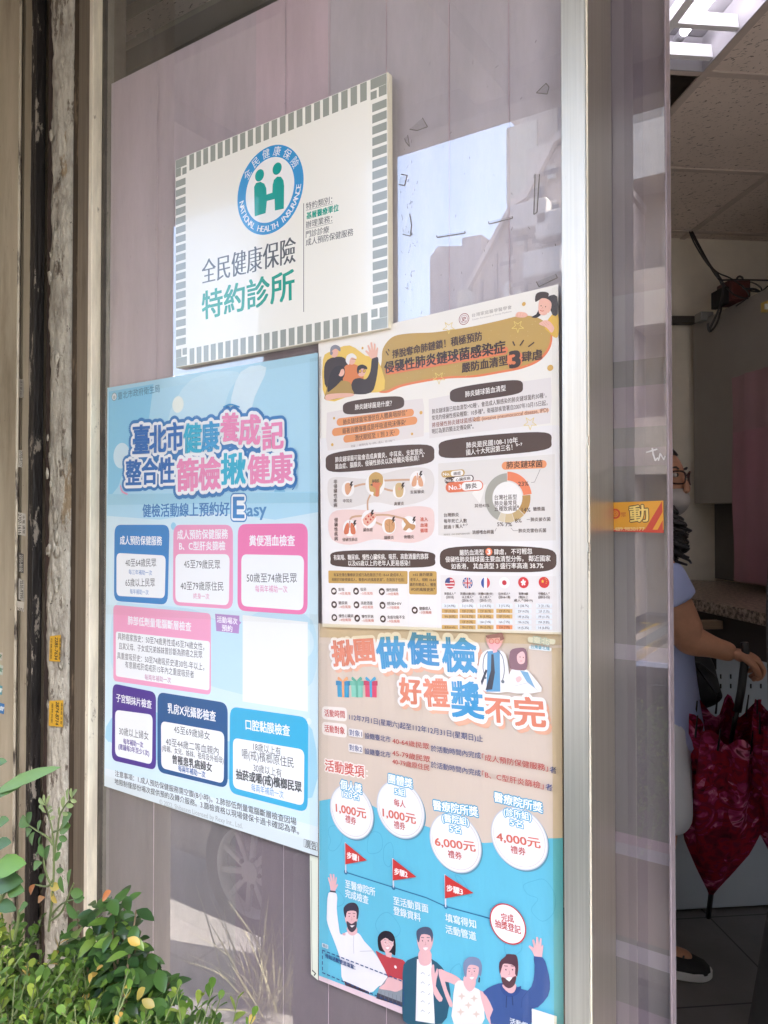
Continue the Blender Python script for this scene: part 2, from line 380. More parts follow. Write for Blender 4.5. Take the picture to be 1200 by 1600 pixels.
# peeling white strip: a lumpy mesh
def strip_mesh():
    m = MB(); rnd = random.Random(3); rows = 260; cols = 9; x0, x1 = wx(82.7), wx(114); rings = []
    for i in range(rows + 1):
        z = ZB + (ZT - ZB) * i / rows; w0 = .0025 * math.sin(z * 9) + rnd.uniform(-.0018, .0018); w1 = .004 * math.sin(z * 5 + 1) + rnd.uniform(-.003, .003)
        row = []
        for j in range(cols):
            t = j / (cols - 1); x = x0 + w0 * (1 - t) + (x1 - x0 + w1 * t) * t
            y = -.010 - .004 * math.sin(t * math.pi) + .0026 * math.sin(z * 31 + j * 1.7) * math.sin(z * 13) + rnd.uniform(-.0012, .0012)
            row.append((x, y, z))
        row.append((x1 + w1, .05, z)); row.insert(0, (x0 + w0, .05, z)); rings.append(row)
    m.loft(rings, caps=False, closed=False); return m
peel = mat('peeling_paint', '#b9b4a6', .85, var=.3, vscale=34, stretch=(1, 1, .45), col2='#837b70', lo=.44, hi=.74, bump=.9, bscale=110, bstretch=(1, 1, .5))
spots(peel, 24, (1.3, 1, .5), .58, .62, '#5d5145', 10, .85); spots(peel, 9, (1.5, 1, .5), .60, .64, '#8a7453', 8, .8); spots(peel, 60, (1, 1, .7), .66, .69, '#3b332b', 4, .9)
pst = thing('plaster_strip', 'cracked off-white plaster strip between shutter slot and window frame', 'plaster strip', (wx(98), 0, GZ))
fl = strip_mesh(); rnd = random.Random(11)
for i in range(46):
    z = rnd.uniform(.2, 2.4); x = wx(rnd.uniform(84, 113)); a = rnd.uniform(0, 6.28); s = rnd.uniform(.004, .013)
    pts = [(x + s * math.cos(a + k * 1.05) * rnd.uniform(.5, 1), -.0165 - rnd.uniform(0, .003), z + 1.9 * s * math.sin(a + k * 1.05) * rnd.uniform(.5, 1)) for k in range(6)]
    fl.prism(pts, (0, .0012, 0))
fl.build('plaster', peel, pst, smooth=True)

# ---- shop window: frame, mullion, glass, film
win = thing('shop_window', 'tall fixed shop window in an aluminium frame with mauve film behind the glass', 'shop window', (wx(500), 0, 0))
MB().box((wx(114.5), -.006, ZB), (wx(119), .06, ZT)).build('frame_reveal', gasket, win)
MB().box((wx(119.2), -.012, ZB), (wx(130.6), .06, ZT)).build('frame_flange', brown, win)
MB().box((wx(131), -.020, ZB), (wx(151), .06, ZT), .0015).build('frame_stile', alu_dull, win)
MB().box((wx(151.6), -.026, ZB), (wx(157.6), .05, ZT), .0012).build('glazing_bead', bright, win)
MB().box((wx(157.8), -.004, ZB), (wx(161), .05, ZT)).build('gasket', gasket, win)
YM = -.012
xm0, xm1 = wx(879, YM), wx(920, YM)
MB().box((xm0, YM, ZB), (xm1 - .0015, .098, ZT), .0012).build('mullion', alu, win)
YD = .10
MB().box((xm1 - .0012, YM + .003, ZB), (xm1 + .0008, .097, ZT)).build('mullion_side', alu_side, win)
lip = MB(); rnd = random.Random(5); z = ZB
while z < ZT:
    h = rnd.uniform(.03, .3); lip.box((xm1 - .001, YM - .0012, z), (xm1 + .0012, YM + .002, z + h - rnd.choice((0, 0, .004, .012))), .0004); z += h
lip.build('mullion_lip', bright, win)

def glass_mat(name, ior=1.5, boost=1.0, rough=0.0, tint=(.93, .95, .95), bump=0.0, bscale=3, dust=0.0):
    m = bpy.data.materials.new(name); m.use_nodes = True; t = m.node_tree; t.nodes.remove(t.nodes['Principled BSDF']); out = t.nodes['Material Output']
    tr = t.nodes.new('ShaderNodeBsdfTransparent'); tr.inputs[0].default_value = (*tint, 1)
    gl = t.nodes.new('ShaderNodeBsdfGlossy'); gl.inputs['Roughness'].default_value = rough; gl.inputs['Color'].default_value = (1, 1, 1, 1)
    # Schlick reflection, the same from either side of the pane
    lw_ = t.nodes.new('ShaderNodeLayerWeight'); lw_.inputs['Blend'].default_value = .5; pw = t.nodes.new('ShaderNodeMath'); pw.operation = 'POWER'; pw.inputs[1].default_value = 5
    f0 = ((ior - 1) / (ior + 1)) ** 2; fr = t.nodes.new('ShaderNodeMath'); fr.operation = 'MULTIPLY_ADD'; fr.inputs[1].default_value = 1 - f0; fr.inputs[2].default_value = f0
    t.links.new(lw_.outputs['Facing'], pw.inputs[0]); t.links.new(pw.outputs[0], fr.inputs[0])
    mu = t.nodes.new('ShaderNodeMath'); mu.operation = 'MULTIPLY'; mu.inputs[1].default_value = boost; mu.use_clamp = True
    mx = t.nodes.new('ShaderNodeMixShader')
    if dust:
        dc = t.nodes.new('ShaderNodeTexCoord'); dm = t.nodes.new('ShaderNodeMapping'); dm.inputs['Scale'].default_value = (3.2, 1, .9); dn = t.nodes.new('ShaderNodeTexNoise'); dn.inputs['Scale'].default_value = 3.5; dn.inputs['Detail'].default_value = 9; dn.inputs['Roughness'].default_value = .72
        dr_ = t.nodes.new('ShaderNodeMapRange'); dr_.inputs['From Min'].default_value = .38; dr_.inputs['From Max'].default_value = .74; dr_.inputs['To Min'].default_value = dust * .25; dr_.inputs['To Max'].default_value = dust
        df = t.nodes.new('ShaderNodeBsdfDiffuse'); df.inputs[0].default_value = (.62, .58, .55, 1); dx = t.nodes.new('ShaderNodeMixShader')
        t.links.new(dc.outputs['Object'], dm.inputs[0]); t.links.new(dm.outputs[0], dn.inputs['Vector']); t.links.new(dn.outputs['Fac'], dr_.inputs['Value']); t.links.new(dr_.outputs[0], dx.inputs[0]); t.links.new(tr.outputs[0], dx.inputs[1]); t.links.new(df.outputs[0], dx.inputs[2]); tr = dx
    t.links.new(fr.outputs[0], mu.inputs[0]); t.links.new(mu.outputs[0], mx.inputs[0]); t.links.new(tr.outputs[0], mx.inputs[1]); t.links.new(gl.outputs[0], mx.inputs[2]); t.links.new(mx.outputs[0], out.inputs[0])
    if bump:
        tc = t.nodes.new('ShaderNodeTexCoord'); n = t.nodes.new('ShaderNodeTexNoise'); n.inputs['Scale'].default_value = bscale; n.inputs['Detail'].default_value = 1
        b = t.nodes.new('ShaderNodeBump'); b.inputs['Strength'].default_value = bump; b.inputs['Distance'].default_value = .01
        t.links.new(tc.outputs['Object'], n.inputs['Vector']); t.links.new(n.outputs['Fac'], b.inputs['Height']); t.links.new(b.outputs[0], gl.inputs['Normal']); 
    MATS[name] = m; return m
glass = glass_mat('window_glass', 1.5, 2.6, dust=.15, bump=.006, bscale=2.2)
MB().quad((wx(159), 0, ZB), (xm0 + .001, 0, ZB), (xm0 + .001, 0, ZT), (wx(159), 0, ZT)).build('glass_pane', glass, win)
filmc = dict(rough=.6, var=.10, vscale=3.0, stretch=(2.4, 1, .5), bump=.8, bscale=5, bstretch=(2.2, 1, .6), spec=.35)
film = mat('mauve_film', (.58, .475, .52), **filmc)
film_p = mat('pink_film', (.66, .50, .56), **filmc)
film_g = mat('grey_film', (.57, .505, .55), **filmc)
film_d = mat('dark_film', (.215, .188, .192), **filmc); film_v = mat('violet_film', (.215, .165, .188), **filmc)
ztop = wall(160, 137, -.012).z
def film_quad(px0, px1, z0, z1, y, m, name='film_sheet'):
    a, b = wx(px0, y), wx(px1, y); g = MB(); n = 14
    for j in range(n):
        for i in range(n):
            xs = [a + (b - a) * (i + k) / n for k in (0, 1)]; zs = [z0 + (z1 - z0) * (j + k) / n for k in (0, 1)]
            g.quad((xs[0], y, zs[0]), (xs[1], y, zs[0]), (xs[1], y, zs[1]), (xs[0], y, zs[1]))
    bmesh.ops.remove_doubles(g.bm, verts=g.bm.verts, dist=1e-5)
    return g.build(name, m, win, True)
film_quad(157, 884, ZB, ztop, .014, film)
film_quad(157, 374, ZB, wall(160, 1225).z, .0128, film_d)
film_quad(398, 512, wall(460, 300).z, ztop - .002, .0120, film_p)
film_quad(512, 884, wall(600, 520).z, ztop - .003, .0112, film_g)
film_quad(370, 884, ZB, wall(440, 1290).z, .0122, film_v)
for px_, w_ in ((697, 1.2), (508, .8), (438, .7), (236, .8), (792, .8), (598, .6)):
    MB().box((wx(px_), .0098, ZB), (wx(px_ + w_), .0106, ztop - .004)).build('film_seam', film_p if px_ > 500 else film, win)
# above the film: an added olive board, the dark interior put into its colour
olive = mat('dark_interior_olive', (.15, .14, .10), .8, var=.2, vscale=5)
blk = thing('bulkhead', 'dim olive board with battens behind the glass above the film', 'bulkhead', (-1.2, .35, GZ))
MB().box((-2.05, .34, GZ), (-.48, .38, CANZ - .02)).box((-2.05, .0, GZ), (-1.85, .34, CANZ - .02)).build('board', olive, blk)
MB().box((wx(182, .33), .325, 2.1), (wx(232, .33), .338, 2.8)).build('board_patch', mat('olive_patch', (.26, .245, .20), .8, var=.15, vscale=4), blk)
MB().box((-1.85, .30, 2.30), (-.5, .336, 2.36)).box((-1.85, .28, 2.62), (-.5, .336, 2.68)).build('batten', mat('olive_batten', (.06, .055, .04), .7, var=.2), blk)

# marks on the glass: scraps of old tape
tapem = glass_mat('clear_tape', 1.45, .8, .1, (.88, .88, .86))
oldglue = mat('old_glue', '#6f6863', .6, var=.3, vscale=60)
def scrap(pts, label, n=0):
    t = thing('tape_scrap', label, 'tape scrap', wall(*pts[0]), 'tape scraps left on the glass')
    g = MB(); k = len(pts)
    for i in range(k):
        if i == n: continue
        a, b = wall(*pts[i], .0008), wall(*pts[(i + 1) % k], .0008); d = (b - a).normalized(); u = d.cross(Vector((0, 1, 0))) * .0007
        g.quad(a - u, b - u, b + u, a + u)
    g.build('glue_edge', oldglue, t); g = MB(); ps = [wall(*p, .0006) for p in pts]; g.bm.faces.new([g.bm.verts.new(p) for p in ps]); g.build('clear_film', tapem, t)
scrap([(640, 202), (660, 184), (668, 198), (652, 204)], 'triangular clear tape scrap on the glass right of the sign top')
scrap([(632, 216), (637, 211), (640, 229), (634, 222)], 'thin clear tape scrap just under the triangular one')
scrap([(623, 288), (627, 272), (636, 274), (632, 290)], 'square clear tape scrap beside the middle of the sign')
scrap([(629, 366), (640, 334), (643, 352), (641, 369)], 'tall pointed clear tape scrap beside the lower half of the sign')
scrap([(838, 145), (853, 130), (858, 136), (855, 147)], 'triangular clear tape scrap high on the glass next to the mullion', 5)
scrap([(836, 272), (843, 272), (839, 332), (834, 335)], 'long thin clear tape scrap next to the mullion above the upper poster')
scrap([(682, 368), (726, 361), (727, 364), (683, 371)], 'flat dark glue line on the glass above the upper poster')
scrap([(763, 346), (800, 338), (801, 341), (764, 350)], 'short dark glue line reaching towards the reflected building')
scrap([(838, 440), (868, 428), (871, 434), (842, 448)], 'crumpled tape scrap on the top edge of the upper poster')

sm = MB(); rnd = random.Random(31)
for i in range(105):
    if i < 40: px, py = rnd.gauss(640, 7), rnd.uniform(215, 490)
    elif i < 70: px, py = rnd.uniform(625, 872), rnd.uniform(40, 470)
    else: px, py = rnd.uniform(166, 490), rnd.choice((rnd.uniform(150, 600), rnd.uniform(1290, 1580)))
    a = rnd.gauss(1.5, .5); L = rnd.uniform(.0006, .003) if i < 70 else rnd.uniform(.0006, .002); p = wall(px, py, .0007); u = Vector((math.cos(a), 0, math.sin(a))) * L; v = Vector((-math.sin(a), 0, math.cos(a))) * rnd.uniform(.0002, .0004)
    sm.quad(p - u - v, p + u - v, p + u * .8 + v, p - u + v)
so_ = sm.build('glue_specks', oldglue, win); so_['kind'] = 'stuff'
# ---- sliding door: edge of it shows right of the mullion
dr = thing('sliding_door', 'frosted glass sliding door drawn open behind the mullion', 'door', (xm1, YD, 0))
xd1 = on_plane(1043, 798, Vector((0, YD, 0)), Vector((0, -1, 0))).x
def dz(py, px=980): return on_plane(px, py, Vector((0, YD, 0)), Vector((0, -1, 0))).z
dglass = glass_mat('door_glass', 1.5, 3.6, .0, (.9, .9, .92), bump=.01, bscale=2, dust=.12)
MB().quad((xm1 - .45, YD, .015), (xd1, YD, .015), (xd1, YD, 2.66), (xm1 - .45, YD, 2.66)).build('glass_pane', dglass, dr)
MB().box((xd1 - .0002, YD - .004, .015), (xd1 + .0028, YD + .022, 2.66), .001).build('edge_strip', mat('pale_edge', '#8b8087', .25, .2, var=.15, vscale=10), dr)
dcols = {'a': mat('door_film_mauve', (.30, .25, .29), **filmc), 'b': mat('door_film_grey', (.21, .195, .205), **filmc), 'c': mat('door_film_pale', (.37, .34, .385), **filmc), 'd': mat('door_film_pink', (.36, .28, .33), **filmc), 'e': mat('door_film_brown', (.26, .21, .215), **filmc)}
ys = [(-120, 455, 'a'), (455, 556, 'c'), (556, 602, 'b'), (602, 662, 'd'), (662, 699, 'b'), (699, 723, 'a'), (723, 1010, 'b'), (1010, 1030, 'c'), (1030, 1310, 'b'), (1310, 1322, 'd'), (1322, 1345, 'c'), (1345, 1470, 'e'), (1470, 1483, 'b'), (1483, 1505, 'c'), (1505, 1580, 'b'), (1580, 1800, 'a')]
for i, (a, b, k) in enumerate(ys):
    z1, z0 = min(2.66, dz(a)), max(.015, dz(b))
    if z1 <= z0: continue
    g = MB(); n = 6; y = YD + .016 - .0006 * (i % 2)
    for q in range(n):
        xa_, xb_ = xm1 - .45 + (xd1 - xm1 + .4495) * q / n, xm1 - .45 + (xd1 - xm1 + .4495) * (q + 1) / n
        g.quad((xa_, y, z0 - .004), (xb_, y, z0 - .004), (xb_, y, z1), (xa_, y, z1))
    g.build('film_strip', dcols[k], dr)
# a vertical overlap of film on the door
MB().quad((wx(975, YD), YD + .0125, .02), (wx(1005, YD), YD + .0125, .02), (wx(1005, YD), YD + .0125, 2.6), (wx(975, YD), YD + .0125, 2.6)).build('film_overlap', glass_mat('film_overlap', 1.3, .6, .3, (.88, .86, .9)), dr)
ds = Surf((0, YD, 0), (0, -1, 0), .0012)
st = thing('door_sticker', 'orange and red sticker reading 動 with a phone number on the sliding door', 'sticker', on_plane(985, 808, Vector((0, YD, 0)), Vector((0, -1, 0))))
sp = print_mat('sticker_print', .4, .3)
I = Ink(ds); ds.frame(850, 533, 3.003)
I.poly([(200, 762), (560, 748), (562, 900), (200, 888)], '#e3a030'); I.poly([(200, 876), (562, 886), (562, 900), (200, 889)], '#c23a2a')
I.poly([(470, 890), (553, 752), (556, 802), (505, 892)], '#c8442f'); I.poly([(528, 894), (557, 840), (558, 896)], '#c8442f')
I.build('backing', sp, st)
I = Ink(ds); I.text('動', (403, 812), (488, 806), 78, '#f6d77c', bold=.02, ring=[(.07, '#5b4326')]); I.disc((334, 810), 24, '#c8442f'); I.disc((334, 810), 15, '#e3a030', inner=.75); I.disc((334, 810), 8, '#e3a030', inner=.5)
I.text('眾', (360, 815), (385, 813), 22, '#b5452e'); I.text('6489.9830177', (318, 881), (472, 881), 17, '#f4d9a0', bold=.01); I.build('lettering', sp, st)
gf = Ink(ds); gf.line([(480, 522), (530, 507)], 7, '#e9e6ea'); gf.line([(508, 503), (512, 530), (522, 560), (533, 548)], 7, '#e9e6ea'); gf.line([(537, 560), (545, 527), (562, 556), (568, 540)], 6, '#e9e6ea')
o = gf.build('white_writing', sp); tag(o, 'white handwritten letters T N on the sliding door film', 'writing')
# ================================================================== CLINIC INTERIOR
CZ = 2.75; QB = 3.36; RW = 2.32
def rpoly(name, pts, m, z0, z1=None, kind='structure'):
    g = MB(); g.prism([room(r, q, z0) for r, q in pts], (0, 0, (z1 - z0) if z1 is not None else .004)); return tag(g.build(name, m), kind=kind)
floor_m = ground_material('floor_tile', (.12, .112, .108), (.155, .146, .14), 5, None, .0)
t = floor_m.node_tree; b = t.nodes['Principled BSDF']; b.inputs['Roughness'].default_value = .35
r0f, q0f = rq(level(1108, 1434, 0))     # a joint crossing under the umbrella tip
def grid_mask(m, base_sock, size, width, dark, off):
    """darkens joints of a square grid laid along the room axes"""
    t = m.node_tree; tc = t.nodes.new('ShaderNodeTexCoord'); res = None
    for ax, o in ((R, off[0]), (D, off[1])):
        d = t.nodes.new('ShaderNodeVectorMath'); d.operation = 'DOT_PRODUCT'; d.inputs[1].default_value = ax; t.links.new(tc.outputs['Object'], d.inputs[0])
        a = t.nodes.new('ShaderNodeMath'); a.operation = 'ADD'; a.inputs[1].default_value = 100 * size - o; t.links.new(d.outputs['Value'], a.inputs[0])
        f = t.nodes.new('ShaderNodeMath'); f.operation = 'MODULO'; f.inputs[1].default_value = size; t.links.new(a.outputs[0], f.inputs[0])
        l = t.nodes.new('ShaderNodeMath'); l.operation = 'LESS_THAN'; l.inputs[1].default_value = width; t.links.new(f.outputs[0], l.inputs[0])
        if res is None: res = l.outputs[0]
        else:
            x = t.nodes.new('ShaderNodeMath'); x.operation = 'MAXIMUM'; t.links.new(res, x.inputs[0]); t.links.new(l.outputs[0], x.inputs[1]); res = x.outputs[0]
    b = t.nodes['Principled BSDF']; mx = t.nodes.new('ShaderNodeMix'); mx.data_type = 'RGBA'; mx.inputs[7].default_value = (*dark, 1)
    t.links.new(res, mx.inputs[0]); t.links.new(base_sock, mx.inputs[6]); t.links.new(mx.outputs[2], b.inputs['Base Color'])
fj = level(1108, 1434, 0); fo = (fj.dot(R), fj.dot(D))
grid_mask(floor_m, b.inputs['Base Color'].links[0].from_socket, .45, .006, (.02, .02, .02), fo)
tag(MB().prism([(-.45, .20, -.05), (1.2, .20, -.05), (4.5, .25, -.05), (4.5, 6, -.05), (-4, 6, -.05), (-.45, .3, -.05)], (0, 0, .05)).build('floor', floor_m), kind='structure')
tag(MB().box((-1.8, .012, GZ - .01), (1.2, .20, -.001)).build('threshold_step', mat('threshold', (.2, .19, .18), .6, var=.2, vscale=20)), kind='structure')
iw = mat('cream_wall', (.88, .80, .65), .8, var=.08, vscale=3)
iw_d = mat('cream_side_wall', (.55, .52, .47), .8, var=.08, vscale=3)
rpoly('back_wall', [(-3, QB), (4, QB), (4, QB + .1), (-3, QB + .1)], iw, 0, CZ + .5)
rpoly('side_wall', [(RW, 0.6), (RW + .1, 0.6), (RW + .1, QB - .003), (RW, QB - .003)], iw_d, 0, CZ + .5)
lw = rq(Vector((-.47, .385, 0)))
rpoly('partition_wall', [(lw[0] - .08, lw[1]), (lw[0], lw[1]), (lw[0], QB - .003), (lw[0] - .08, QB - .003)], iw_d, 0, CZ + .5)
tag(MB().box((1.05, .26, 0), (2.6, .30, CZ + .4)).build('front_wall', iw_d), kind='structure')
# ceiling: T bars and tiles
n1 = level(1101.7, 115, CZ); r0, q0 = rq(n1); TS = .60
n2 = level(1183, 268, CZ); print('tile', rq(n2)[0] - r0, rq(n2)[1] - q0, 'r0q0', r0, q0)
tile_m = mat('fissured_tile', (.70, .60, .53), .9, var=.05, vscale=3)
t = tile_m.node_tree; b = t.nodes['Principled BSDF']; src = b.inputs['Base Color'].links[0].from_socket
tc = t.nodes.new('ShaderNodeTexCoord'); mp = t.nodes.new('ShaderNodeMapping'); mp.inputs['Rotation'].default_value = (0, 0, .8); mp.inputs['Scale'].default_value = (52, 135, 20); t.links.new(tc.outputs['Object'], mp.inputs[0])
no = t.nodes.new('ShaderNodeTexNoise'); no.inputs['Scale'].default_value = 1.0; no.inputs['Detail'].default_value = 2.5; no.inputs['Distortion'].default_value = .9; t.links.new(mp.outputs[0], no.inputs['Vector'])
rp = t.nodes.new('ShaderNodeValToRGB'); rp.color_ramp.elements[0].position = .345; rp.color_ramp.elements[1].position = .37; rp.color_ramp.elements[0].color = (.30, .28, .27, 1); rp.color_ramp.elements[1].color = (1, 1, 1, 1); t.links.new(no.outputs['Fac'], rp.inputs[0])
mx = t.nodes.new('ShaderNodeMix'); mx.data_type = 'RGBA'; mx.blend_type = 'MULTIPLY'; mx.inputs[0].default_value = 1; t.links.new(src, mx.inputs[6]); t.links.new(rp.outputs[0], mx.inputs[7]); t.links.new(mx.outputs[2], b.inputs['Base Color'])
tb = mat('ceiling_bar', (.52, .44, .39), .7, var=.1, vscale=8)
hole_m = mat('ceiling_void', (.03, .028, .026), .9)
def clip_in(mb, y=.285):
    bmesh.ops.bisect_plane(mb.bm, geom=mb.bm.verts[:] + mb.bm.edges[:] + mb.bm.faces[:], plane_co=(0, y, 0), plane_no=(0, 1, 0), clear_inner=True); return mb
tiles = MB()
for i in range(-6, 5):
    for j in range(-6, 3):
        if (i, j) in ((-1, -1), (-1, -2), (-1, 0)): continue
        a, c = r0 + i * TS, q0 + j * TS; e = .010
        tiles.prism([room(a + e, c + e, CZ + .004), room(a + TS - e, c + e, CZ + .004), room(a + TS - e, c + TS - e, CZ + .004), room(a + e, c + TS - e, CZ + .004)], (0, 0, .012))
ceil = tag(clip_in(tiles).build('ceiling', tile_m), kind='structure')
bars = MB()
for i in range(-6, 6): bars.obox(room(r0 + i * TS, q0 - 1, CZ), R * .0125, D * 2.9, Vector((0, 0, .003)))
for j in range(-6, 4): bars.obox(room(r0 - .5, q0 + j * TS, CZ + .0013), R * 3.4, D * .0125, Vector((0, 0, .003)))
tag(clip_in(bars).build('ceiling_grid', tb), kind='structure')
vd = MB(); vd.prism([room(r, q, CZ + .35) for r, q in ((-5, -1), (5, -1), (5, 5), (-5, 5))], (0, 0, .004)); tag(clip_in(vd).build('ceiling_void', hole_m), kind='structure')
# half lifted tile in the open cell
MBh = MB(); MBh.prism([room(r0 - TS + .02, q0 + .14, CZ + .012), room(r0 - .2, q0 + .14, CZ + .012), room(r0 - .16, q0 + TS - .02, CZ + .012), room(r0 - TS + .02, q0 + TS - .02, CZ + .012)], (0, 0, .012))
tag(MBh.build('ceiling_tile', tile_m), 'shifted ceiling tile leaving a dark gap beside the ceiling light', 'ceiling tile')
# troffer with louvres, two cells long
lt = thing('ceiling_light', 'recessed ceiling light with bright tubes behind a white louvre grid', 'ceiling light', room(r0 - .3, q0 - .6, CZ))
white_m = mat('grey_enamel', (.40, .39, .41), .35, coat=.3)
ra, rb_, qa, qb = r0 - TS + .012, r0 - .012, q0 - 2 * TS + .012, q0 - .012
h = MB(); h.prism([room(ra, qa, CZ + .10), room(rb_, qa, CZ + .10), room(rb_, qb, CZ + .10), room(ra, qb, CZ + .10)], (0, 0, .004))
for (u, v, w, x) in ((ra, qa, ra + .004, qb), (rb_ - .004, qa, rb_, qb), (ra + .0045, qa, rb_ - .0045, qa + .004), (ra + .0045, qb - .004, rb_ - .0045, qb)):
    h.prism([room(u, v, CZ - .004), room(w, v, CZ - .004), room(w, x, CZ - .004), room(u, x, CZ - .004)], (0, 0, .102))
h.build('housing', white_m, lt)
lv = MB(); k = 6
for i in range(1, 3):
    x = ra + (rb_ - ra) * i / 3; lv.prism([room(x - .012, qa + .005, CZ + .002), room(x + .012, qa + .005, CZ + .002), room(x + .002, qa + .005, CZ + .05), room(x - .002, qa + .005, CZ + .05)], D * (qb - qa - .01))
lv.build('louvre_rail', mat('louvre_white', (.8, .8, .82), .35), lt)
for i in range(9):
    y = qa + (qb - qa) * (i + .6) / 9; g = MB(); g.prism([room(ra + .005, y - .010, CZ + .0035), room(ra + .005, y + .010, CZ + .0035), room(ra + .005, y + .002, CZ + .045), room(ra + .005, y - .002, CZ + .045)], R * (rb_ - ra - .01)); g.build('louvre', MATS['louvre_white'], lt)
tube_m = mat('lit_tube', (.9, .9, .9), .4, emit='#fbf4ff', es=.8)
cap_m = mat('tube_cap', (.5, .5, .52), .4, .6)
for i in range(3):
    x = ra + (rb_ - ra) * (i + .5) / 3
    tu = MB().tube([room(x, qa + .06, CZ + .066), room(x, qb - .07, CZ + .066)], .013, 12).build('tube', tube_m, lt)
    MB().tube([room(x, qb - .069, CZ + .066), room(x, qb - .03, CZ + .066)], .014, 12).build('tube_holder', cap_m, lt)

# wall pieces: grey upper cabinet along the side wall, conduit, red box, cables
grey_cab = mat('grey_cabinet', (.29, .27, .25), .55, var=.06, vscale=3)
RC = rq(on_plane(1085, 798, room(0, 3.30, 0), -D))[0]
cab = thing('wall_cabinet', 'tall grey wall cabinet hanging above the counter', 'wall cabinet', room(RC + .2, 2.7, 1.48))
zt_, zb_ = on_q(1085, 507, 3.30).z, on_q(1085, 787, 3.30).z
g = MB(); g.prism([room(RC, 1.7, zb_), room(RW - .002, 1.7, zb_), room(RW - .002, 3.30, zb_), room(RC, 3.30, zb_)], (0, 0, zt_ - zb_), .003); g.build('carcass', grey_cab, cab)
g = MB()
for qq in (1.72, 2.12, 2.52, 2.92): g.prism([room(RC - .018, qq, zb_ + .004), room(RC - .001, qq, zb_ + .004), room(RC - .001, qq + .395, zb_ + .004), room(RC - .018, qq + .395, zb_ + .004)], (0, 0, zt_ - zb_ - .008), .002)
del g
recess = MB(); recess.prism([room(RC + .13, 2.2, 1.13), room(RC + .16, 2.2, 1.13), room(RC + .16, QB - .005, 1.13), room(RC + .13, QB - .005, 1.13)], (0, 0, zb_ - 1.131))
tag(recess.build('recess_board', mat('recess_dark_grey', (.12, .11, .10), .6, var=.08)), 'dark grey splashback board between counter and wall cabinet', 'board')  # board for the recess wall, its darkness put into the grey
cond = thing('cable_trunking', 'dark cable trunking across the cream back wall', 'trunking', on_q(1068, 500, QB))
a, b2 = on_q(1030, 501, QB - .03), on_q(1086, 501, QB - .03)
MB().obox((a + b2) / 2, (b2 - a) / 2, D * .028, Vector((0, 0, .016)), .003).build('channel', mat('trunking', (.075, .065, .055), .6), cond)
MB().obox(on_q(1100, 496, 3.2), R * .03, D * .03, Vector((0, 0, .02)), .004).build('power_strip', mat('power_strip', (.25, .25, .24), .5), cond)
rbx = thing('red_box', 'dark red box under a tangle of cables above the wall cabinet', 'box', on_q(1142, 470, 2.95))
c = on_q(1146, 468, 2.98); c.z = max(c.z, zt_ + .05)
MB().obox(c, R * .048, D * .05, Vector((0, 0, .046)), .006).build('case', mat('red_case', (.07, .013, .011), .5), rbx)
MB().obox(c - D * .05 - Vector((0, 0, .0)), R * .038, D * .006, Vector((0, 0, .034)), .003).build('front_plate', mat('red_plate', (.11, .02, .015), .45), rbx)
MB().obox(c - R * .061 + Vector((0, 0, -.02)), R * .012, D * .05, Vector((0, 0, .036)), .003).build('bracket', black, rbx)
ybx = thing('yellow_box', 'small yellow box at the end of the cables', 'box', on_q(1197, 478, 2.6))
MB().obox(on_q(1198, 479, 2.6), R * .012, D * .02, Vector((0, 0, .018)), .003).build('case', mat('yellow_case', (.55, .38, .08), .5), ybx)
MB().obox(on_q(1197.5, 479, 2.575), R * .007, D * .003, Vector((0, 0, .010)), .001).build('label', mat('pale_label', (.6, .58, .5), .5), ybx)
cbl = thing('cable_bundle', 'bundle of black cables hanging from the ceiling corner to the red box', 'cables', on_q(1080, 360, QB - .05))
cm = mat('black_cable', (.02, .018, .018), .5); rnd = random.Random(4)
cpts = [[(1074, 352), (1084, 378), (1102, 408), (1118, 426), (1125, 437), (1150, 437), (1200, 438)], [(1077, 352), (1088, 375), (1108, 412), (1122, 430), (1130, 448), (1124, 480), (1108, 516)],
        [(1075, 353), (1090, 383), (1114, 424), (1131, 445), (1150, 462), (1176, 466), (1200, 452)], [(1079, 353), (1097, 396), (1119, 424), (1140, 434), (1158, 446), (1170, 462), (1150, 478)],
        [(1118, 425), (1130, 455), (1122, 500), (1109, 518), (1106, 505)], [(1150, 452), (1152, 434), (1160, 434), (1162, 450), (1180, 452), (1196, 462)], [(1140, 444), (1170, 440), (1190, 452), (1182, 470)],
        [(1128, 441), (1150, 448), (1184, 456), (1200, 447)]]
for pts in cpts:
    s = smooth_pts(pts, 5, False); L = len(s); MB().tube([on_q(p[0], p[1], (QB - .04) * (1 - min(1, 1.6 * i / L)) + 2.86 * min(1, 1.6 * i / L)) for i, p in enumerate(s)], rnd.choice((.0035, .0045, .003)), 6).build('cable', cm, cbl)
# counter, gap, drawer, metal base cabinet
ZC = 1.13
gran = mat('granite_top', (.42, .33, .26), .35, var=.5, vscale=70, col2='#43342b', lo=.40, hi=.60, detail=8)
ctr = thing('counter', 'speckled brown granite counter top with a dark gap under it', 'counter', level(1130, 935, ZC))
cp = [level(1038, 897, ZC), level(1225, 908, ZC), level(1300, 985, ZC), level(1225, 962, ZC), level(1058, 928, ZC)]
cp = [(1040, 903), (1330, 920), (1330, 985), (1062, 931)]
w4 = [level(*p, ZC) for p in cp]
g = MB(); g.prism([p - Vector((0, 0, .042)) for p in w4], (0, 0, .042), .004); g.build('slab', gran, ctr)
def inset(k, dz0, dz1, shift=.0):
    cpt = sum(w4, Vector()) / 4; return [Vector((cpt.x + (p.x - cpt.x) * k, cpt.y + (p.y - cpt.y) * k, 0)) + D * shift for p in w4], dz0, dz1
ps, _, _ = inset(.94, 0, 0, .05)
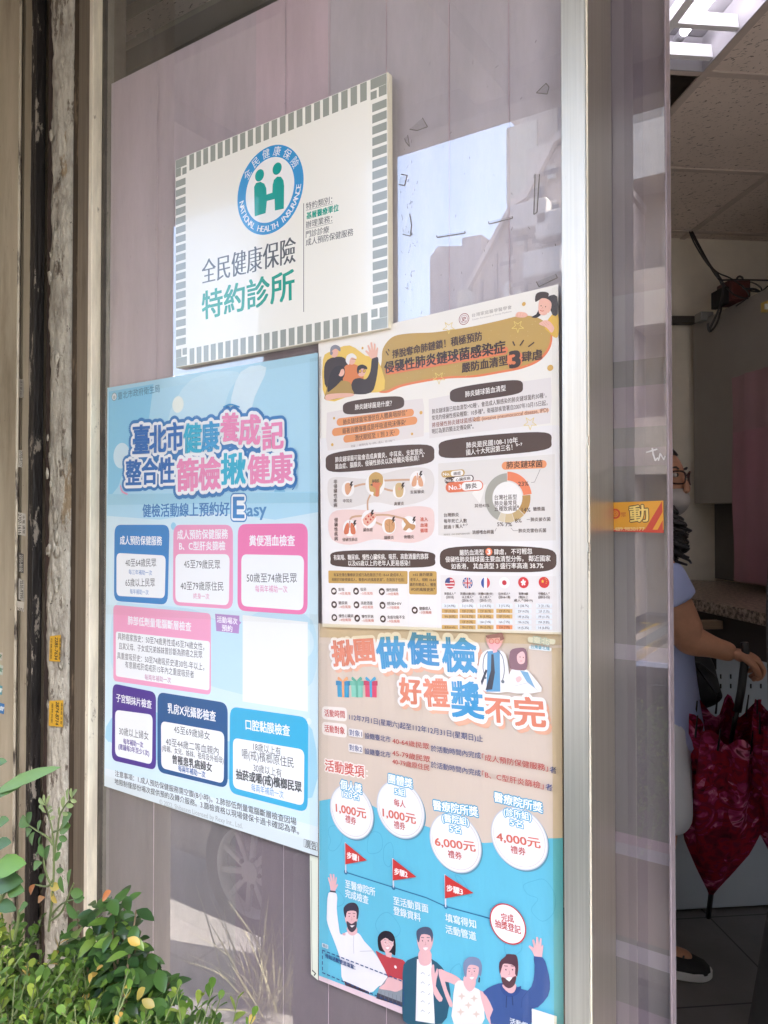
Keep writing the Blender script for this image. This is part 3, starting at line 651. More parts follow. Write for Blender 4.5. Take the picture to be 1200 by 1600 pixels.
g = MB(); g.prism([p + Vector((0, 0, ZC - .16)) for p in ps], (0, 0, .117)); g.build('gap_shade', mat('painted_gap_shade', (.05, .04, .034), .8), ctr)  # near-black block paints the shaded gap under the slab
g = MB(); g.obox(on_q(1150, 975, 2.46), R * .26, D * .02, Vector((0, 0, .014)), .002); g.build('drawer_front', mat('wood_drawer', (.20, .135, .08), .5, var=.2, vscale=6, stretch=(1, 1, 12)), ctr)
bc = thing('metal_cabinet', 'pale blue grey steel cabinet with vent slots under the counter', 'cabinet', room(1.9, 2.6, 0))
QC = 2.58; ra_ = rq(on_q(1015, 900, QC))[0]
g = MB(); g.prism([room(ra_, QC, .008), room(RW - .003, QC, .008), room(RW - .003, QB - .01, .008), room(ra_, QB - .01, .008)], (0, 0, ZC - .175), .004); g.build('body', mat('blue_grey_steel', (.40, .45, .50), .4, var=.05, vscale=4), bc)
g = MB()
for x in range(1050, 1200, 6): pass
for i in range(16):
    for k in (0, 1): MB().obox(on_q(1079 + i * 15.7, 1057 + k * 15, QC - .0015), R * .0022, D * .002, Vector((0, 0, .008))).build('vent_slot', black, bc)
MB().obox(on_q(1112, 1034, QC - .006), R * .016, D * .006, Vector((0, 0, .028)), .002).build('lock_plate', black, bc)
MB().obox(on_q(1150, 1296, QC - .004), R * .5, D * .002, Vector((0, 0, .002))).build('door_gap', mat('gap_grey', (.12, .13, .14), .7), bc)
# pink sheet
pk = mat('pink_sheet', (.31, .18, .205), .5, var=.08, vscale=3, bump=.3, bscale=5, bstretch=(3, 3, .6), spec=.4)
psh = thing('pink_sheet', 'pink plastic sheet hung in front of the grey cabinet over the counter', 'plastic sheet', on_r(1180, 740, RC - .04))
def sheet_r(px0, px1, top0, top1, bot0, bot1, r, m, name):
    q_a = rq(on_r(px0, 798, r))[1]; q_b = rq(on_r(px1, 798, r))[1]; za = on_r(px0, top0, r).z; zb = on_r(px0, bot0, r).z; g = MB(); n = 24; rnd = random.Random(2); rings = []
    for i in range(n + 1):
        q = q_a + (q_b - q_a) * i / n; rr = r + .004 * math.sin(i * 1.3) + .002 * math.sin(i * 2.9); rings.append([room(rr + .004 * math.sin(j * .9 + i), q, za + (zb - za) * j / 10) for j in range(11)])
    g.loft(rings, caps=False, closed=False); return g.build(name, m, psh, True)
sheet_r(1145, 1330, 590, 0, 908, 0, RC - .05, pk, 'upper_fold')
sheet_r(1146, 1330, 676, 0, 905, 0, RC - .075, mat('pink_sheet_overlap', (.33, .155, .20), .5, var=.08, vscale=3, bump=.3, bscale=5, bstretch=(3, 3, .6)), 'lower_fold')
wire = thing('wire_coil', 'thin dark wire coil lying on the counter', 'wire', level(1115, 906, ZC))
MB().tube([level(1104 + 12 * math.cos(a), 889 + 7 * math.sin(a * 1.03), ZC + .01) + Vector((0, 0, .004 * a)) for a in [i * .35 for i in range(40)]], .002, 6).build('loop', cm, wire)
MB().tube([level(1112, 893, ZC + .01) + Vector((0, 0, .02)), level(1128, 897, ZC + .008), level(1134, 905, ZC + .004)], .002, 6).build('lead', cm, wire)
# ================================================================== PEOPLE
def skin_mesh(name, verts, edges, radii, root=0, sub=2):
    me = bpy.data.meshes.new(name); me.from_pydata([tuple(v) for v in verts], edges, []); o = link(bpy.data.objects.new(name, me))
    m = o.modifiers.new('s', 'SKIN'); m.use_smooth_shade = True
    for i, r in enumerate(radii):
        r2 = r if isinstance(r, tuple) else (r, r); me.skin_vertices[0].data[i].radius = r2; me.skin_vertices[0].data[i].use_root = (i == root)
    s = o.modifiers.new('d', 'SUBSURF'); s.levels = sub; s.render_levels = sub
    out = bpy.data.meshes.new_from_object(o.evaluated_get(bpy.context.evaluated_depsgraph_get())); bpy.data.objects.remove(o); bpy.data.meshes.remove(me)
    for p in out.polygons: p.use_smooth = True
    out.name = name; return out
def chain(vs, es, rs, start, pts, rads):
    prev = start
    for p, r in zip(pts, rads):
        vs.append(Vector(p)); rs.append(r); 
        if prev is not None: es.append((prev, len(vs) - 1))
        prev = len(vs) - 1
    return prev
def join_meshes(a, b):
    bm = bmesh.new(); bm.from_mesh(a); bm.from_mesh(b); bm.to_mesh(a); bm.free(); bpy.data.meshes.remove(b); return a
def ellipsoid(c, r, fx=None, seg=28, rings=20):
    bm = bmesh.new(); bmesh.ops.create_uvsphere(bm, u_segments=seg, v_segments=rings, radius=1)
    for v in bm.verts:
        p = v.co.copy()
        if fx: p = fx(p)
        v.co = Vector((c[0] + p.x * r[0], c[1] + p.y * r[1], c[2] + p.z * r[2]))
    me = bpy.data.meshes.new('e'); bm.to_mesh(me); bm.free()
    for p in me.polygons: p.use_smooth = True
    return me
skin_m = mat('skin', (.43, .215, .13), .5, var=.08, vscale=30, spec=.4)
hair_m = mat('black_hair', (.012, .010, .010), .38, var=.3, vscale=40)
def hand(vs_dir, palm, d, up, side, grip):
    """five skinned finger chains rooted in the palm; d = along the fingers, up = back of hand, side = towards the thumb"""
    me = None
    d, up, side = [v.normalized() for v in (d, up, side)]
    for i, (ln, off) in enumerate(((.068, .030), (.075, .010), (.070, -.010), (.056, -.029))):
        base = palm + side * off + d * .028; a = [base - d * .02]
        ang = 0.0; p = base.copy(); a.append(p.copy())
        for k, f in enumerate((.42, .33, .25)):
            ang += (grip[0], grip[1], grip[2])[k]; p = p + (d * math.cos(ang) - up * math.sin(ang)) * ln * f; a.append(p.copy())
        m = skin_mesh('finger', a, [(k, k + 1) for k in range(4)], [.0095, .0095, .0088, .008, .0065])
        me = m if me is None else join_meshes(me, m)
    p = palm + side * .034 - d * .012; a = [palm + side * .018 - d * .02, p, p + side * .018 + d * .022 - up * .014, p + side * .012 + d * .040 - up * .030, p + side * .002 + d * .050 - up * .042]
    return join_meshes(me, skin_mesh('thumb', a, [(k, k + 1) for k in range(4)], [.012, .0125, .011, .0098, .008]))
def put(me, M): me.transform(M); return me
def mobj(name, me, m, parent, label=None):
    me.materials.clear(); o = obj(name, me, m, parent)
    if label: o['label'] = label
    return o

# ---- woman behind the door edge: x forward, y left, z up, then turned into place
ZP = 2.29
base = depth(1016, 798, ZP); base.z = 0
fwd = (RT * .97 - Vector((FW.x, FW.y, 0)).normalized() * .24).normalized(); left = Vector((0, 0, 1)).cross(fwd)
M = Matrix.Translation(base) @ Matrix(((fwd.x, left.x, 0), (fwd.y, left.y, 0), (0, 0, 1))).to_4x4()
Mi = M.inverted()
def loc(px, py, Z): return Mi @ depth(px, py, Z)
w = thing('person', 'woman in glasses, white mask and pale blue polo shirt holding a folded floral umbrella', 'person', tuple(base))
handp = loc(1163, 1026, 2.12); elbow = loc(1078, 1000, 2.13); shou = Vector((.0, -.165, 1.285))
wrist = handp + (elbow - handp).normalized() * .075
vs, es, rs = [], [], []
chain(vs, es, rs, None, [(0, 0, .90), (-.005, 0, 1.02), (.0, 0, 1.15), (.0, 0, 1.27), (-.005, 0, 1.345), (.0, 0, 1.41), (.012, 0, 1.47), (.012, 0, 1.53)], [(.105, .095), (.10, .085), (.11, .09), (.11, .08), .052, .047, .055, .05])
chain(vs, es, rs, 3, [shou, shou * .5 + elbow * .5, shou * .12 + elbow * .88, elbow, elbow * .86 + wrist * .14, elbow * .6 + wrist * .4, wrist, handp - (handp - wrist).normalized() * .02], [.058, .056, .055, .050, .048, .042, .029, (.034, .022)])
chain(vs, es, rs, 3, [(0, .165, 1.285), (-.04, .205, 1.14), (-.08, .21, 1.0), (-.11, .20, .88), (-.12, .19, .80)], [.055, .048, .040, .034, .028])
ft = Mi @ level(1037, 1514, 0)
for sgn, fx in ((1, -.08),):
    chain(vs, es, rs, 0, [(.0, sgn * .09, .82), (.02 + fx * .4, sgn * .10, .62), (.01 + fx * .6, sgn * .10, .45), (fx - .01, sgn * .10, .24), (fx - .02, sgn * .10, .10), (fx + .02, sgn * .10, .05), (fx + .11, sgn * .105, .035)], [.088, .072, .055, .050, .036, .036, .03])
chain(vs, es, rs, 0, [(0, -.09, .82), (ft.x * .35, -.09 + (ft.y + .09) * .3, .62), (ft.x * .6, -.09 + (ft.y + .09) * .5, .45), (ft.x - .045, ft.y, .24), (ft.x - .05, ft.y, .10), (ft.x - .01, ft.y, .05), (ft.x + .09, ft.y, .035)], [.066, .066, .053, .048, .036, .036, .03])
body = skin_mesh('body', vs, es, rs)
hd = (handp - wrist).normalized(); 
knuckle = Vector((0, -.75, .55)); hup = (knuckle - hd * knuckle.dot(hd)).normalized()
hside = hd.cross(hup); hside = hside if hside.dot(Vector((0, -1, 0))) > 0 else -hside
hup = Vector((0, 0, 1)); hup = (hup - hd * hup.dot(hd)).normalized(); hside = hup.cross(hd)
if hside.y > 0: hside = -hside
body = join_meshes(body, hand(None, handp + hd * .0, hd, hup, hside, (.75, .95, .8)))
palm = ellipsoid((0, 0, 0), (.046, .040, .019)); palm.transform(Matrix.Translation(handp) @ Matrix((hd, hside, hup)).transposed().to_4x4()); body = join_meshes(body, palm)
# head, turned a little to the camera
HM = Matrix.Translation((.015, 0, 1.535)) @ Matrix.Rotation(RAD(-36), 4, 'Z')
def face(p):
    q = p.copy()
    if q.z < 0: q.y *= 1 + .28 * q.z; q.x *= 1 + .10 * q.z
    if q.x > .3: q.x -= .10 * max(0, abs(q.z - .05) - .0) * 0; q.y *= .96
    return q
head = ellipsoid((0, 0, .0), (.093, .074, .115), face)
nose = skin_mesh('n', [(.085, 0, .022), (.100, 0, -.006), (.106, 0, -.024), (.088, 0, -.032)], [(0, 1), (1, 2), (2, 3)], [.007, .010, .012, .009])
head = join_meshes(head, nose)
for sg in (-1, 1):
    e = ellipsoid((-.004, sg * .074, -.005), (.020, .009, .030)); head = join_meshes(head, e)
head.transform(HM); body = join_meshes(body, head)
mobj('body', put(body, M), skin_m, w)
# eyes, brows
em, bm2 = mat('eye_white', (.42, .39, .36), .35), mat('dark_brown', (.03, .018, .012), .5)
for sg in (-1, 1):
    e = ellipsoid((.082, sg * .031, .022), (.009, .014, .007)); e.transform(HM); mobj('eye', put(e, M), em, w)
    e = ellipsoid((.088, sg * .031, .022), (.0045, .006, .006)); e.transform(HM); mobj('iris', put(e, M), bm2, w)
    br = skin_mesh('b', [(.085, sg * .014, .040), (.086, sg * .032, .046), (.072, sg * .052, .040)], [(0, 1), (1, 2)], [.003, .0035, .002]); br.transform(HM); mobj('eyebrow', put(br, M), hair_m, w)
# mask
def maskf(p):
    q = p.copy(); q.x = abs(q.x) if q.x < 0 else q.x; return q
mk_ = ellipsoid((.012, 0, -.052), (.094, .071, .062)); bmx = bmesh.new(); bmx.from_mesh(mk_)
bmesh.ops.delete(bmx, geom=[v for v in bmx.verts if v.co.x < .030], context='VERTS'); bmx.to_mesh(mk_); bmx.free(); mk_.transform(HM); mobj('mask', put(mk_, M), mat('white_mask', (.40, .37, .35), .8, bump=.3, bscale=60), w)
for sg in (-1, 1):
    st_ = MB()
    for z in (-.025, -.075): st_.tube([HM @ Vector((.045, sg * .066, z)), HM @ Vector((.015, sg * .077, z * .6)), HM @ Vector((-.012, sg * .080, -.004))], .0015, 5)
    so = st_.mesh('s'); mobj('mask_strap', put(so, M), MATS['white_mask'], w)
# glasses
g = MB(); gl_m = mat('glasses_frame', (.035, .008, .006), .25)
for sg in (-1, 1):
    pts = [HM @ Vector((.103 - 7 * (sg * .034 + .026 * c) ** 2, sg * .034 + .026 * c, .014 + .019 * s_)) for c, s_ in [(math.copysign(abs(math.cos(a)) ** .7, math.cos(a)), math.copysign(abs(math.sin(a)) ** .7, math.sin(a))) for a in [i * math.pi / 10 for i in range(21)]]]
    g.tube(pts, .0028, 6); g.tube([HM @ Vector((.078, sg * .060, .020)), HM @ Vector((.04, sg * .076, .016)), HM @ Vector((-.01, sg * .080, .010))], .0026, 6)
g.tube([HM @ Vector((.102, -.009, .020)), HM @ Vector((.106, 0, .022)), HM @ Vector((.102, .009, .020))], .0026, 6)
gm = g.mesh('g'); mobj('glasses', put(gm, M), gl_m, w)
# hair: cap plus curls
def hairf(p):
    q = p.copy()
    if q.x > .25 and q.z < .55: q.x *= .35
    return q
hc = ellipsoid((-.016, 0, .016), (.105, .087, .118), hairf); hc.transform(HM); put(hc, M)
rnd = random.Random(9); cu = MB()
for i in range(150):
    a = rnd.uniform(1.2, 4.9) if i < 46 else rnd.uniform(4.3, 5.5); rr = rnd.uniform(.82, 1.0); z0 = rnd.uniform(-.02, .06)
    if i < 46: p = Vector((.105 * math.cos(a) * rr - .016, .090 * math.sin(a) * rr, z0)); ln = rnd.uniform(.12, .24)
    else: p = Vector((rnd.uniform(.0, .085), -.074 - rnd.uniform(0, .016), rnd.uniform(-.11, -.05))); ln = rnd.uniform(.07, .15)
    k = 22; f = rnd.uniform(14, 24); ph = rnd.uniform(0, 6); am = rnd.uniform(.009, .018); pts = []
    for j in range(k):
        t_ = j / (k - 1); am2 = am * (.3 + 1.1 * t_); pts.append(HM @ (p + Vector((am2 * math.cos(f * t_ + ph) + .05 * t_ * (i >= 46) + .01 * t_, am2 * math.sin(f * t_ + ph) - .01 * t_, -ln * t_))))
    cu.tube(pts, [(.0058 if i < 46 else .0085) * (1 - .6 * j / k) for j in range(k)], 5)
cm_ = cu.mesh('c'); put(cm_, M)
for p in cm_.polygons: p.use_smooth = True
mobj('hair', join_meshes(hc, cm_), hair_m, w)
# polo shirt
vs, es, rs = [], [], []
chain(vs, es, rs, None, [(0.01, 0, .70), (.005, 0, .80), (.0, 0, .92), (.0, 0, 1.05), (.0, 0, 1.17), (0, 0, 1.28), (0, 0, 1.325)], [(.165, .165), (.16, .16), (.15, .145), (.14, .13), (.15, .13), (.13, .10), (.075, .07)])
cf = shou * .62 + elbow * .38
chain(vs, es, rs, 5, [shou, shou * .8 + elbow * .2, cf, shou * .5 + elbow * .5], [.072, .074, .076, .080]); chain(vs, es, rs, 5, [(0, .17, 1.285), (-.01, .195, 1.2), (-.02, .215, 1.12)], [.07, .07, .072])
sh = skin_mesh('shirt', vs, es, rs); mobj('polo_shirt', put(sh, M), mat('pale_blue_cotton', (.36, .42, .68), .85, bump=.6, bscale=9), w)
co = MB().tube([(.066 * math.cos(a) + .0, .062 * math.sin(a), 1.340 - .012 * math.cos(a)) for a in [i * math.pi / 10 for i in range(21)]], .013, 8, False); com = co.mesh('c'); mobj('collar', put(com, M), MATS['pale_blue_cotton'], w)
# white shorts
vs, es, rs = [], [], []
chain(vs, es, rs, None, [(0, 0, .93), (0, 0, .80)], [(.13, .13), (.13, .13)])
for sg, fx in ((-1, .03), (1, -.08)): chain(vs, es, rs, 1, [(.01, sg * .085, .70), (.015 + fx * .4, sg * .10, .58), (.012 + fx * .6, sg * .10, .50)], [.096, .082, .076])
mobj('shorts', put(skin_mesh('shorts', vs, es, rs), M), mat('white_cotton', (.62, .64, .68), .85, bump=.5, bscale=10), w)
# shoes
def shoe(parent, M_, x, y, yaw, m_up, m_sole):
    L = Matrix.Translation((x, y, 0)) @ Matrix.Rotation(yaw, 4, 'Z'); rings = []
    prof = [(-.095, .030, .085), (-.08, .036, .092), (-.03, .038, .090), (.02, .041, .075), (.07, .046, .062), (.115, .046, .052), (.15, .036, .042), (.165, .018, .03)]
    for px, wd, ht in prof: rings.append([L @ Vector((px, wd * math.cos(a), .022 + max(0, ht - .022) * (math.sin(a) ** .6 if math.sin(a) > 0 else 0))) for a in [math.pi * i / 12 for i in range(13)]])
    u = MB().loft(rings, closed=False, caps=False).mesh('u'); 
    for p in u.polygons: p.use_smooth = True
    o = mobj('shoe', put(u, M_), m_up, parent)
    s_ = MB(); out = smooth_pts([(-.10, 0), (-.085, .036), (-.02, .040), (.07, .049), (.14, .040), (.172, 0), (.14, -.040), (.07, -.049), (-.02, -.040), (-.085, -.036)], 5)
    s_.prism([L @ Vector((a, b, .002)) for a, b in out], (0, 0, .026), .004); mobj('sole', put(s_.mesh('s'), M_), m_sole, o)
    lc = MB()
    for k in range(3): xx = .03 + k * .028; lc.tube([L @ Vector((xx, .022, .070 - k * .006)), L @ Vector((xx + .006, 0, .079 - k * .008)), L @ Vector((xx, -.022, .070 - k * .006))], .003, 6)
    mobj('laces', put(lc.mesh('l'), M_), mat('dark_laces', (.05, .05, .05), .8), o)
shoe_m, sole_m = mat('black_canvas', (.014, .014, .015), .8, bump=.4, bscale=120), mat('white_rubber', (.6, .6, .6), .6)
fx_ = loc(1062, 1522, 2.24); shoe(w, M, ft.x - .03, ft.y, RAD(-4), shoe_m, sole_m); shoe(w, M, -.06, .10, RAD(5), shoe_m, sole_m)
# star on the shorts
sp_ = loc(1053, 1217, 2.17)
# ---- black bag under the arm
bag = thing('shoulder_bag', 'black soft shoulder bag hanging under the arm of the woman', 'bag', tuple(depth(1095, 1115, 2.2)))
bp_ = [(1056, 1000), (1084, 1006), (1106, 1018), (1121, 1040), (1130, 1075), (1134, 1092), (1120, 1106), (1098, 1112), (1076, 1114), (1058, 1104), (1046, 1060)]
MB().prism([depth(*p, 2.26) for p in smooth_pts(bp_, 4)], Vector((FW.x, FW.y, 0)) * .085, .025).build('pouch', mat('black_nylon', (.012, .012, .014), .6, bump=.6, bscale=24), bag, True)
MB().tube([depth(1060, 1004, 2.29), depth(1046, 950, 2.27), depth(1036, 890, 2.29)], .010, 6).build('strap', MATS['black_nylon'], bag)
MB().tube([depth(1066, 1030, 2.255), depth(1094, 1036, 2.255), depth(1120, 1058, 2.255)], .003, 6).build('zip', mat('grey_zip', (.08, .08, .085), .4, .6), bag)

# ---- umbrellas
fl_m = bpy.data.materials.new('floral_cloth'); fl_m.use_nodes = True; t = fl_m.node_tree; b = t.nodes['Principled BSDF']; b.inputs['Roughness'].default_value = .75; b.inputs['Specular IOR Level'].default_value = .2
tc = t.nodes.new('ShaderNodeTexCoord'); n1_ = t.nodes.new('ShaderNodeTexNoise'); n1_.inputs['Scale'].default_value = 9; n1_.inputs['Detail'].default_value = 2; n1_.inputs['Distortion'].default_value = 1.6
t.links.new(tc.outputs['Object'], n1_.inputs['Vector']); vo = t.nodes.new('ShaderNodeTexVoronoi'); vo.inputs['Scale'].default_value = 15; t.links.new(n1_.outputs['Color'], vo.inputs['Vector'])
mixv = t.nodes.new('ShaderNodeMix'); mixv.data_type = 'VECTOR'; mixv.inputs[0].default_value = .22; t.links.new(tc.outputs['Object'], mixv.inputs[4]); t.links.new(n1_.outputs['Color'], mixv.inputs[5]); t.links.new(mixv.outputs[1], vo.inputs['Vector'])
sx = t.nodes.new('ShaderNodeSeparateColor'); t.links.new(vo.outputs['Color'], sx.inputs[0]); rp = t.nodes.new('ShaderNodeValToRGB'); rp.color_ramp.interpolation = 'EASE'
cols = [(0, '#32081a'), (.25, '#6f0e2a'), (.42, '#96142b'), (.56, '#741236'), (.72, '#a83266'), (.86, '#cf7896'), (1, '#5a1028')]
rp.color_ramp.elements[0].color = (*lin(cols[0][1]), 1); rp.color_ramp.elements[1].color = (*lin(cols[-1][1]), 1)
for p_, c_ in cols[1:-1]: e = rp.color_ramp.elements.new(p_); e.color = (*lin(c_), 1)
n3_ = t.nodes.new('ShaderNodeTexNoise'); n3_.inputs['Scale'].default_value = 13; n3_.inputs['Detail'].default_value = 1.5; n3_.inputs['Distortion'].default_value = 2.6; t.links.new(tc.outputs['Object'], n3_.inputs['Vector'])
mrf = t.nodes.new('ShaderNodeMapRange'); mrf.inputs['From Min'].default_value = .30; mrf.inputs['From Max'].default_value = .70; t.links.new(n3_.outputs['Fac'], mrf.inputs['Value'])
mxf = t.nodes.new('ShaderNodeMix'); mxf.inputs[0].default_value = .5; t.links.new(mrf.outputs[0], mxf.inputs[2]); t.links.new(sx.outputs[0], mxf.inputs[3]); t.links.new(mxf.outputs[0], rp.inputs[0]); t.links.new(rp.outputs[0], b.inputs['Base Color']); MATS['floral'] = fl_m
plast = mat('black_plastic', (.012, .012, .013), .35)
def umbrella(label, Z, tip, top, prof, handle, seed, hook=False, group='folded floral umbrellas'):
    a, b3 = depth(*tip, Z + .25), depth(*top, Z); ax = (b3 - a); L = ax.length; ax.normalize(); u = ax.cross(FW).normalized(); v = ax.cross(u)
    um = thing('umbrella', label, 'umbrella', tuple(a), group); rnd = random.Random(seed); rings = []; N = 64; kk = 26
    ph = [rnd.uniform(-.25, .25) for _ in range(8)]
    for i in range(kk + 1):
        t_ = i / kk; rad = None
        for (t0, r0_), (t1, r1_) in zip(prof[:-1], prof[1:]):
            if t0 <= t_ <= t1: rad = r0_ + (r1_ - r0_) * (t_ - t0) / (t1 - t0); break
        ring = []
        for j in range(N):
            th = 2 * math.pi * j / N; c = math.cos(4 * th + ph[j * 8 // N] * .6 + t_ * 1.2); pl = 1 - .34 * t_ * (.5 - .5 * math.cos(8 * th + .6 * math.sin(3 * th) + 1.5 * t_))
            hem = (.05 * math.cos(8 * th + 1.5) * max(0, t_ - .75) * 4 if t_ > .75 else 0); q = rad * pl * (1 + .06 * math.sin(5 * th + 7 * t_))
            ring.append(a + ax * (L * (t_ + hem * .9)) + u * math.cos(th) * q + v * math.sin(th) * q * .8)
        rings.append(ring)
    MB().loft(rings, caps=False).build('canopy', fl_m, um, True)
    MB().tube([a - ax * .10, a + ax * (L + .02)], .005, 8).build('shaft', plast, um); MB().tube([a - ax * .10, a + ax * .05], .0085, 8).build('ferrule', plast, um)
    g = MB()
    for j in range(8):
        th = 2 * math.pi * (j + .1) / 8; q = prof[-1][1] * .86; p = a + ax * L * .98 + u * math.cos(th) * q + v * math.sin(th) * q * .8; g.tube([p - ax * .02, p + ax * .055], [.0035, .002], 6)
    g.build('rib_tip', plast, um)
    hp = [depth(*q, Z - .02) for q in handle]; hh = MB().tube([a + ax * (L * .93), hp[0]], .006, 8); hh.tube(hp, .0115, 10); hh.build('handle', plast, um, True)
    return um
prof = [(0, .006), (.04, .016), (.16, .050), (.34, .096), (.5, .122), (.70, .132), (.86, .125), (1, .128)]
umbrella('folded magenta floral umbrella held by its black handle, tip down', 2.12, (1111, 1398), (1146, 1130), prof, [(1152, 1112), (1158, 1080), (1163, 1040), (1165, 1018), (1163, 1004)], 3)
umbrella('folded pink floral umbrella at the right edge of the doorway', 2.0, (1222, 1345), (1228, 1120), [(0, .006), (.1, .04), (.35, .085), (.6, .10), (1, .088)], [(1229, 1110), (1231, 1060), (1232, 1020)], 8)

# ---- second person, mostly outside the frame, black trousers with a white side stripe
Z2 = 1.55
b2_ = depth(1318, 798, Z2); b2_.z = 0; f2 = (RT * -.97 + Vector((FW.x, FW.y, 0)) * .25).normalized(); l2 = Vector((0, 0, 1)).cross(f2)
M2 = Matrix.Translation(b2_) @ Matrix(((f2.x, l2.x, 0), (f2.y, l2.y, 0), (0, 0, 1))).to_4x4()
p2 = thing('person', 'person in loose black trousers with white side stripe beside the doorway, partly out of view', 'person', tuple(b2_))
vs, es, rs = [], [], []
chain(vs, es, rs, None, [(0, 0, .95), (0, 0, 1.10), (0, 0, 1.25), (0, 0, 1.38), (0, 0, 1.46), (.01, 0, 1.53), (.02, 0, 1.60)], [(.09, .08), (.085, .08), (.09, .08), (.09, .07), .046, .052, .05])
for sg in (-1, 1):
    chain(vs, es, rs, 3, [(0, sg * .17, 1.38), (-.03, sg * .21, 1.22), (-.05, sg * .22, 1.08), (-.04, sg * .21, .95), (-.02, sg * .19, .88)], [.040, .042, .04, .033, .026])
    chain(vs, es, rs, 0, [(0, sg * .085, .85), (.02, sg * .1, .5), (-.01, sg * .1, .1), (.1, sg * .1, .04)], [.085, .055, .038, .03])
bd = skin_mesh('body', vs, es, rs)
for sg in (-1, 1): bd = join_meshes(bd, hand(None, Vector((-.01, sg * .188, .845)), Vector((.1, -sg * .1, -1)), Vector((.3, sg * 1.0, .1)), Vector((1, 0, .2)), (.3, .4, .3)))
hd2 = ellipsoid((.02, 0, 1.64), (.093, .074, .115), face); bd = join_meshes(bd, hd2)
bd = join_meshes(bd, skin_mesh('n', [(.105, 0, 1.66), (.122, 0, 1.63), (.128, 0, 1.615), (.108, 0, 1.605)], [(0, 1), (1, 2), (2, 3)], [.007, .010, .012, .009]))
for sg in (-1, 1): bd = join_meshes(bd, ellipsoid((.016, sg * .074, 1.635), (.02, .009, .03)))
mobj('body', put(bd, M2), skin_m, p2)
for sg in (-1, 1):
    mobj('eye', put(ellipsoid((.103, sg * .031, 1.662), (.009, .014, .007)), M2), em, p2); mobj('iris', put(ellipsoid((.109, sg * .031, 1.662), (.0045, .006, .006)), M2), bm2, p2)
mobj('mouth', put(ellipsoid((.105, 0, 1.578), (.008, .022, .005)), M2), mat('lips', (.32, .12, .10), .5), p2)
mobj('hair', put(ellipsoid((.004, 0, 1.66), (.104, .086, .112), hairf), M2), hair_m, p2)
vs, es, rs = [], [], []
chain(vs, es, rs, None, [(0, 0, .80), (0, 0, 1.0), (0, 0, 1.2), (0, 0, 1.38), (0, 0, 1.44)], [(.17, .15), (.155, .135), (.165, .14), (.14, .12), (.085, .08)])
for sg in (-1, 1): chain(vs, es, rs, 3, [(0, sg * .15, 1.375), (-.01, sg * .192, 1.28), (-.025, sg * .208, 1.16)], [.098, .084, .080])
mobj('t_shirt', put(skin_mesh('shirt', vs, es, rs), M2), mat('dark_grey_cotton', (.06, .06, .065), .85, bump=.5, bscale=9), p2)
tr = MB()
def LEAN(sg, z): return (.16 if sg > 0 else -.04) * max(0, 1 - z / .95)
def leg_ring(sg, z, r, x): return [(x + LEAN(sg, z) + r * 1.05 * math.cos(a), sg * .105 + r * math.sin(a) * (1 + .05 * math.sin(3 * a + z * 9)), z) for a in [2 * math.pi * i / 28 for i in range(28)]]
for sg in (-1, 1): tr.loft([leg_ring(sg, .05, .128, -.01), leg_ring(sg, .25, .118, -.005), leg_ring(sg, .5, .105, .01), leg_ring(sg, .72, .112, .005), leg_ring(sg, .92, .10, 0)])
to = tr.mesh('t'); [setattr(p, 'use_smooth', True) for p in to.polygons]; tro = mobj('trousers', put(to, M2), mat('black_cloth', (.012, .012, .014), .75, bump=.4, bscale=14), p2)
sp2 = MB()
for sg in (-1, 1): sp2.loft([[(x_ + LEAN(sg, z), sg * (.105 + r + .004), z) for x_ in (-.012 + o_, .012 + o_)] + [(x_ + LEAN(sg, z), sg * (.105 + r - .012), z) for x_ in (.012 + o_, -.012 + o_)] for z, r, o_ in ((.055, .128, -.01), (.25, .118, -.005), (.5, .105, .01), (.72, .112, .005), (.9, .10, 0))])
mobj('side_stripe', put(sp2.mesh('s'), M2), mat('white_stripe', (.7, .7, .72), .7), tro)
for sg in (-1, 1): shoe(p2, M2, LEAN(sg, 0) - .01, sg * .105, 0, shoe_m, sole_m)
# ================================================================== SIGN AND POSTERS
paper = print_mat('poster_print', .42, .14, .28, 7, (1.3, 1, 1.2), .16, .010)
paper_wrap = print_mat('wrapped_poster_print', .40, .9, .42, 5, (2.6, 1, .7), .10, .014)
acry = print_mat('sign_print', .25, .30, .0, coat_rough=.02)
# ---------------- sign
sg_ = thing('clinic_sign', 'white acrylic clinic sign with grey block border and blue round emblem', 'sign', tuple(wall(440, 340)))
TH = .014
q_tl, q_tr, q_br, q_bl = [wall(x, y, TH) for x, y in ((274, 250.5), (606, 112.5), (607.5, 513), (274.5, 575))]
MB().prism([q_tl, q_tr, q_br, q_bl], (0, TH - .0005, 0), .0008).build('board', mat('acrylic_edge', '#d9d4c2', .3, spec=.5), sg_)
SS = Surf((0, 0, 0), (0, -1, 0), TH + .0006)
def bil(u, v):
    a = q_tl.lerp(q_tr, u); b = q_bl.lerp(q_br, u); return a.lerp(b, v)
def sq(I, u0, v0, u1, v1, col):
    pts = [bil(u0, v0), bil(u1, v0), bil(u1, v1), bil(u0, v1)]; k = SS.n * (SS.k - TH); I._add([p + k for p in pts], [(0, 1, 2, 3)], col); SS.next()
I = Ink(SS); sq(I, .002, .002, .998, .998, '#fdfcf2'); I.build('face_sheet', acry, sg_)
I = Ink(SS); bu, bv = .060, .078; NU, NV = 22, 18; gcol = '#a2a79d'
for i in range(NU):
    u0 = bu * 1.25 + (1 - 2.5 * bu) * (i + .16) / NU; u1 = bu * 1.25 + (1 - 2.5 * bu) * (i + .84) / NU
    sq(I, u0, .004, u1, bv, gcol); sq(I, u0, 1 - bv, u1, .996, gcol)
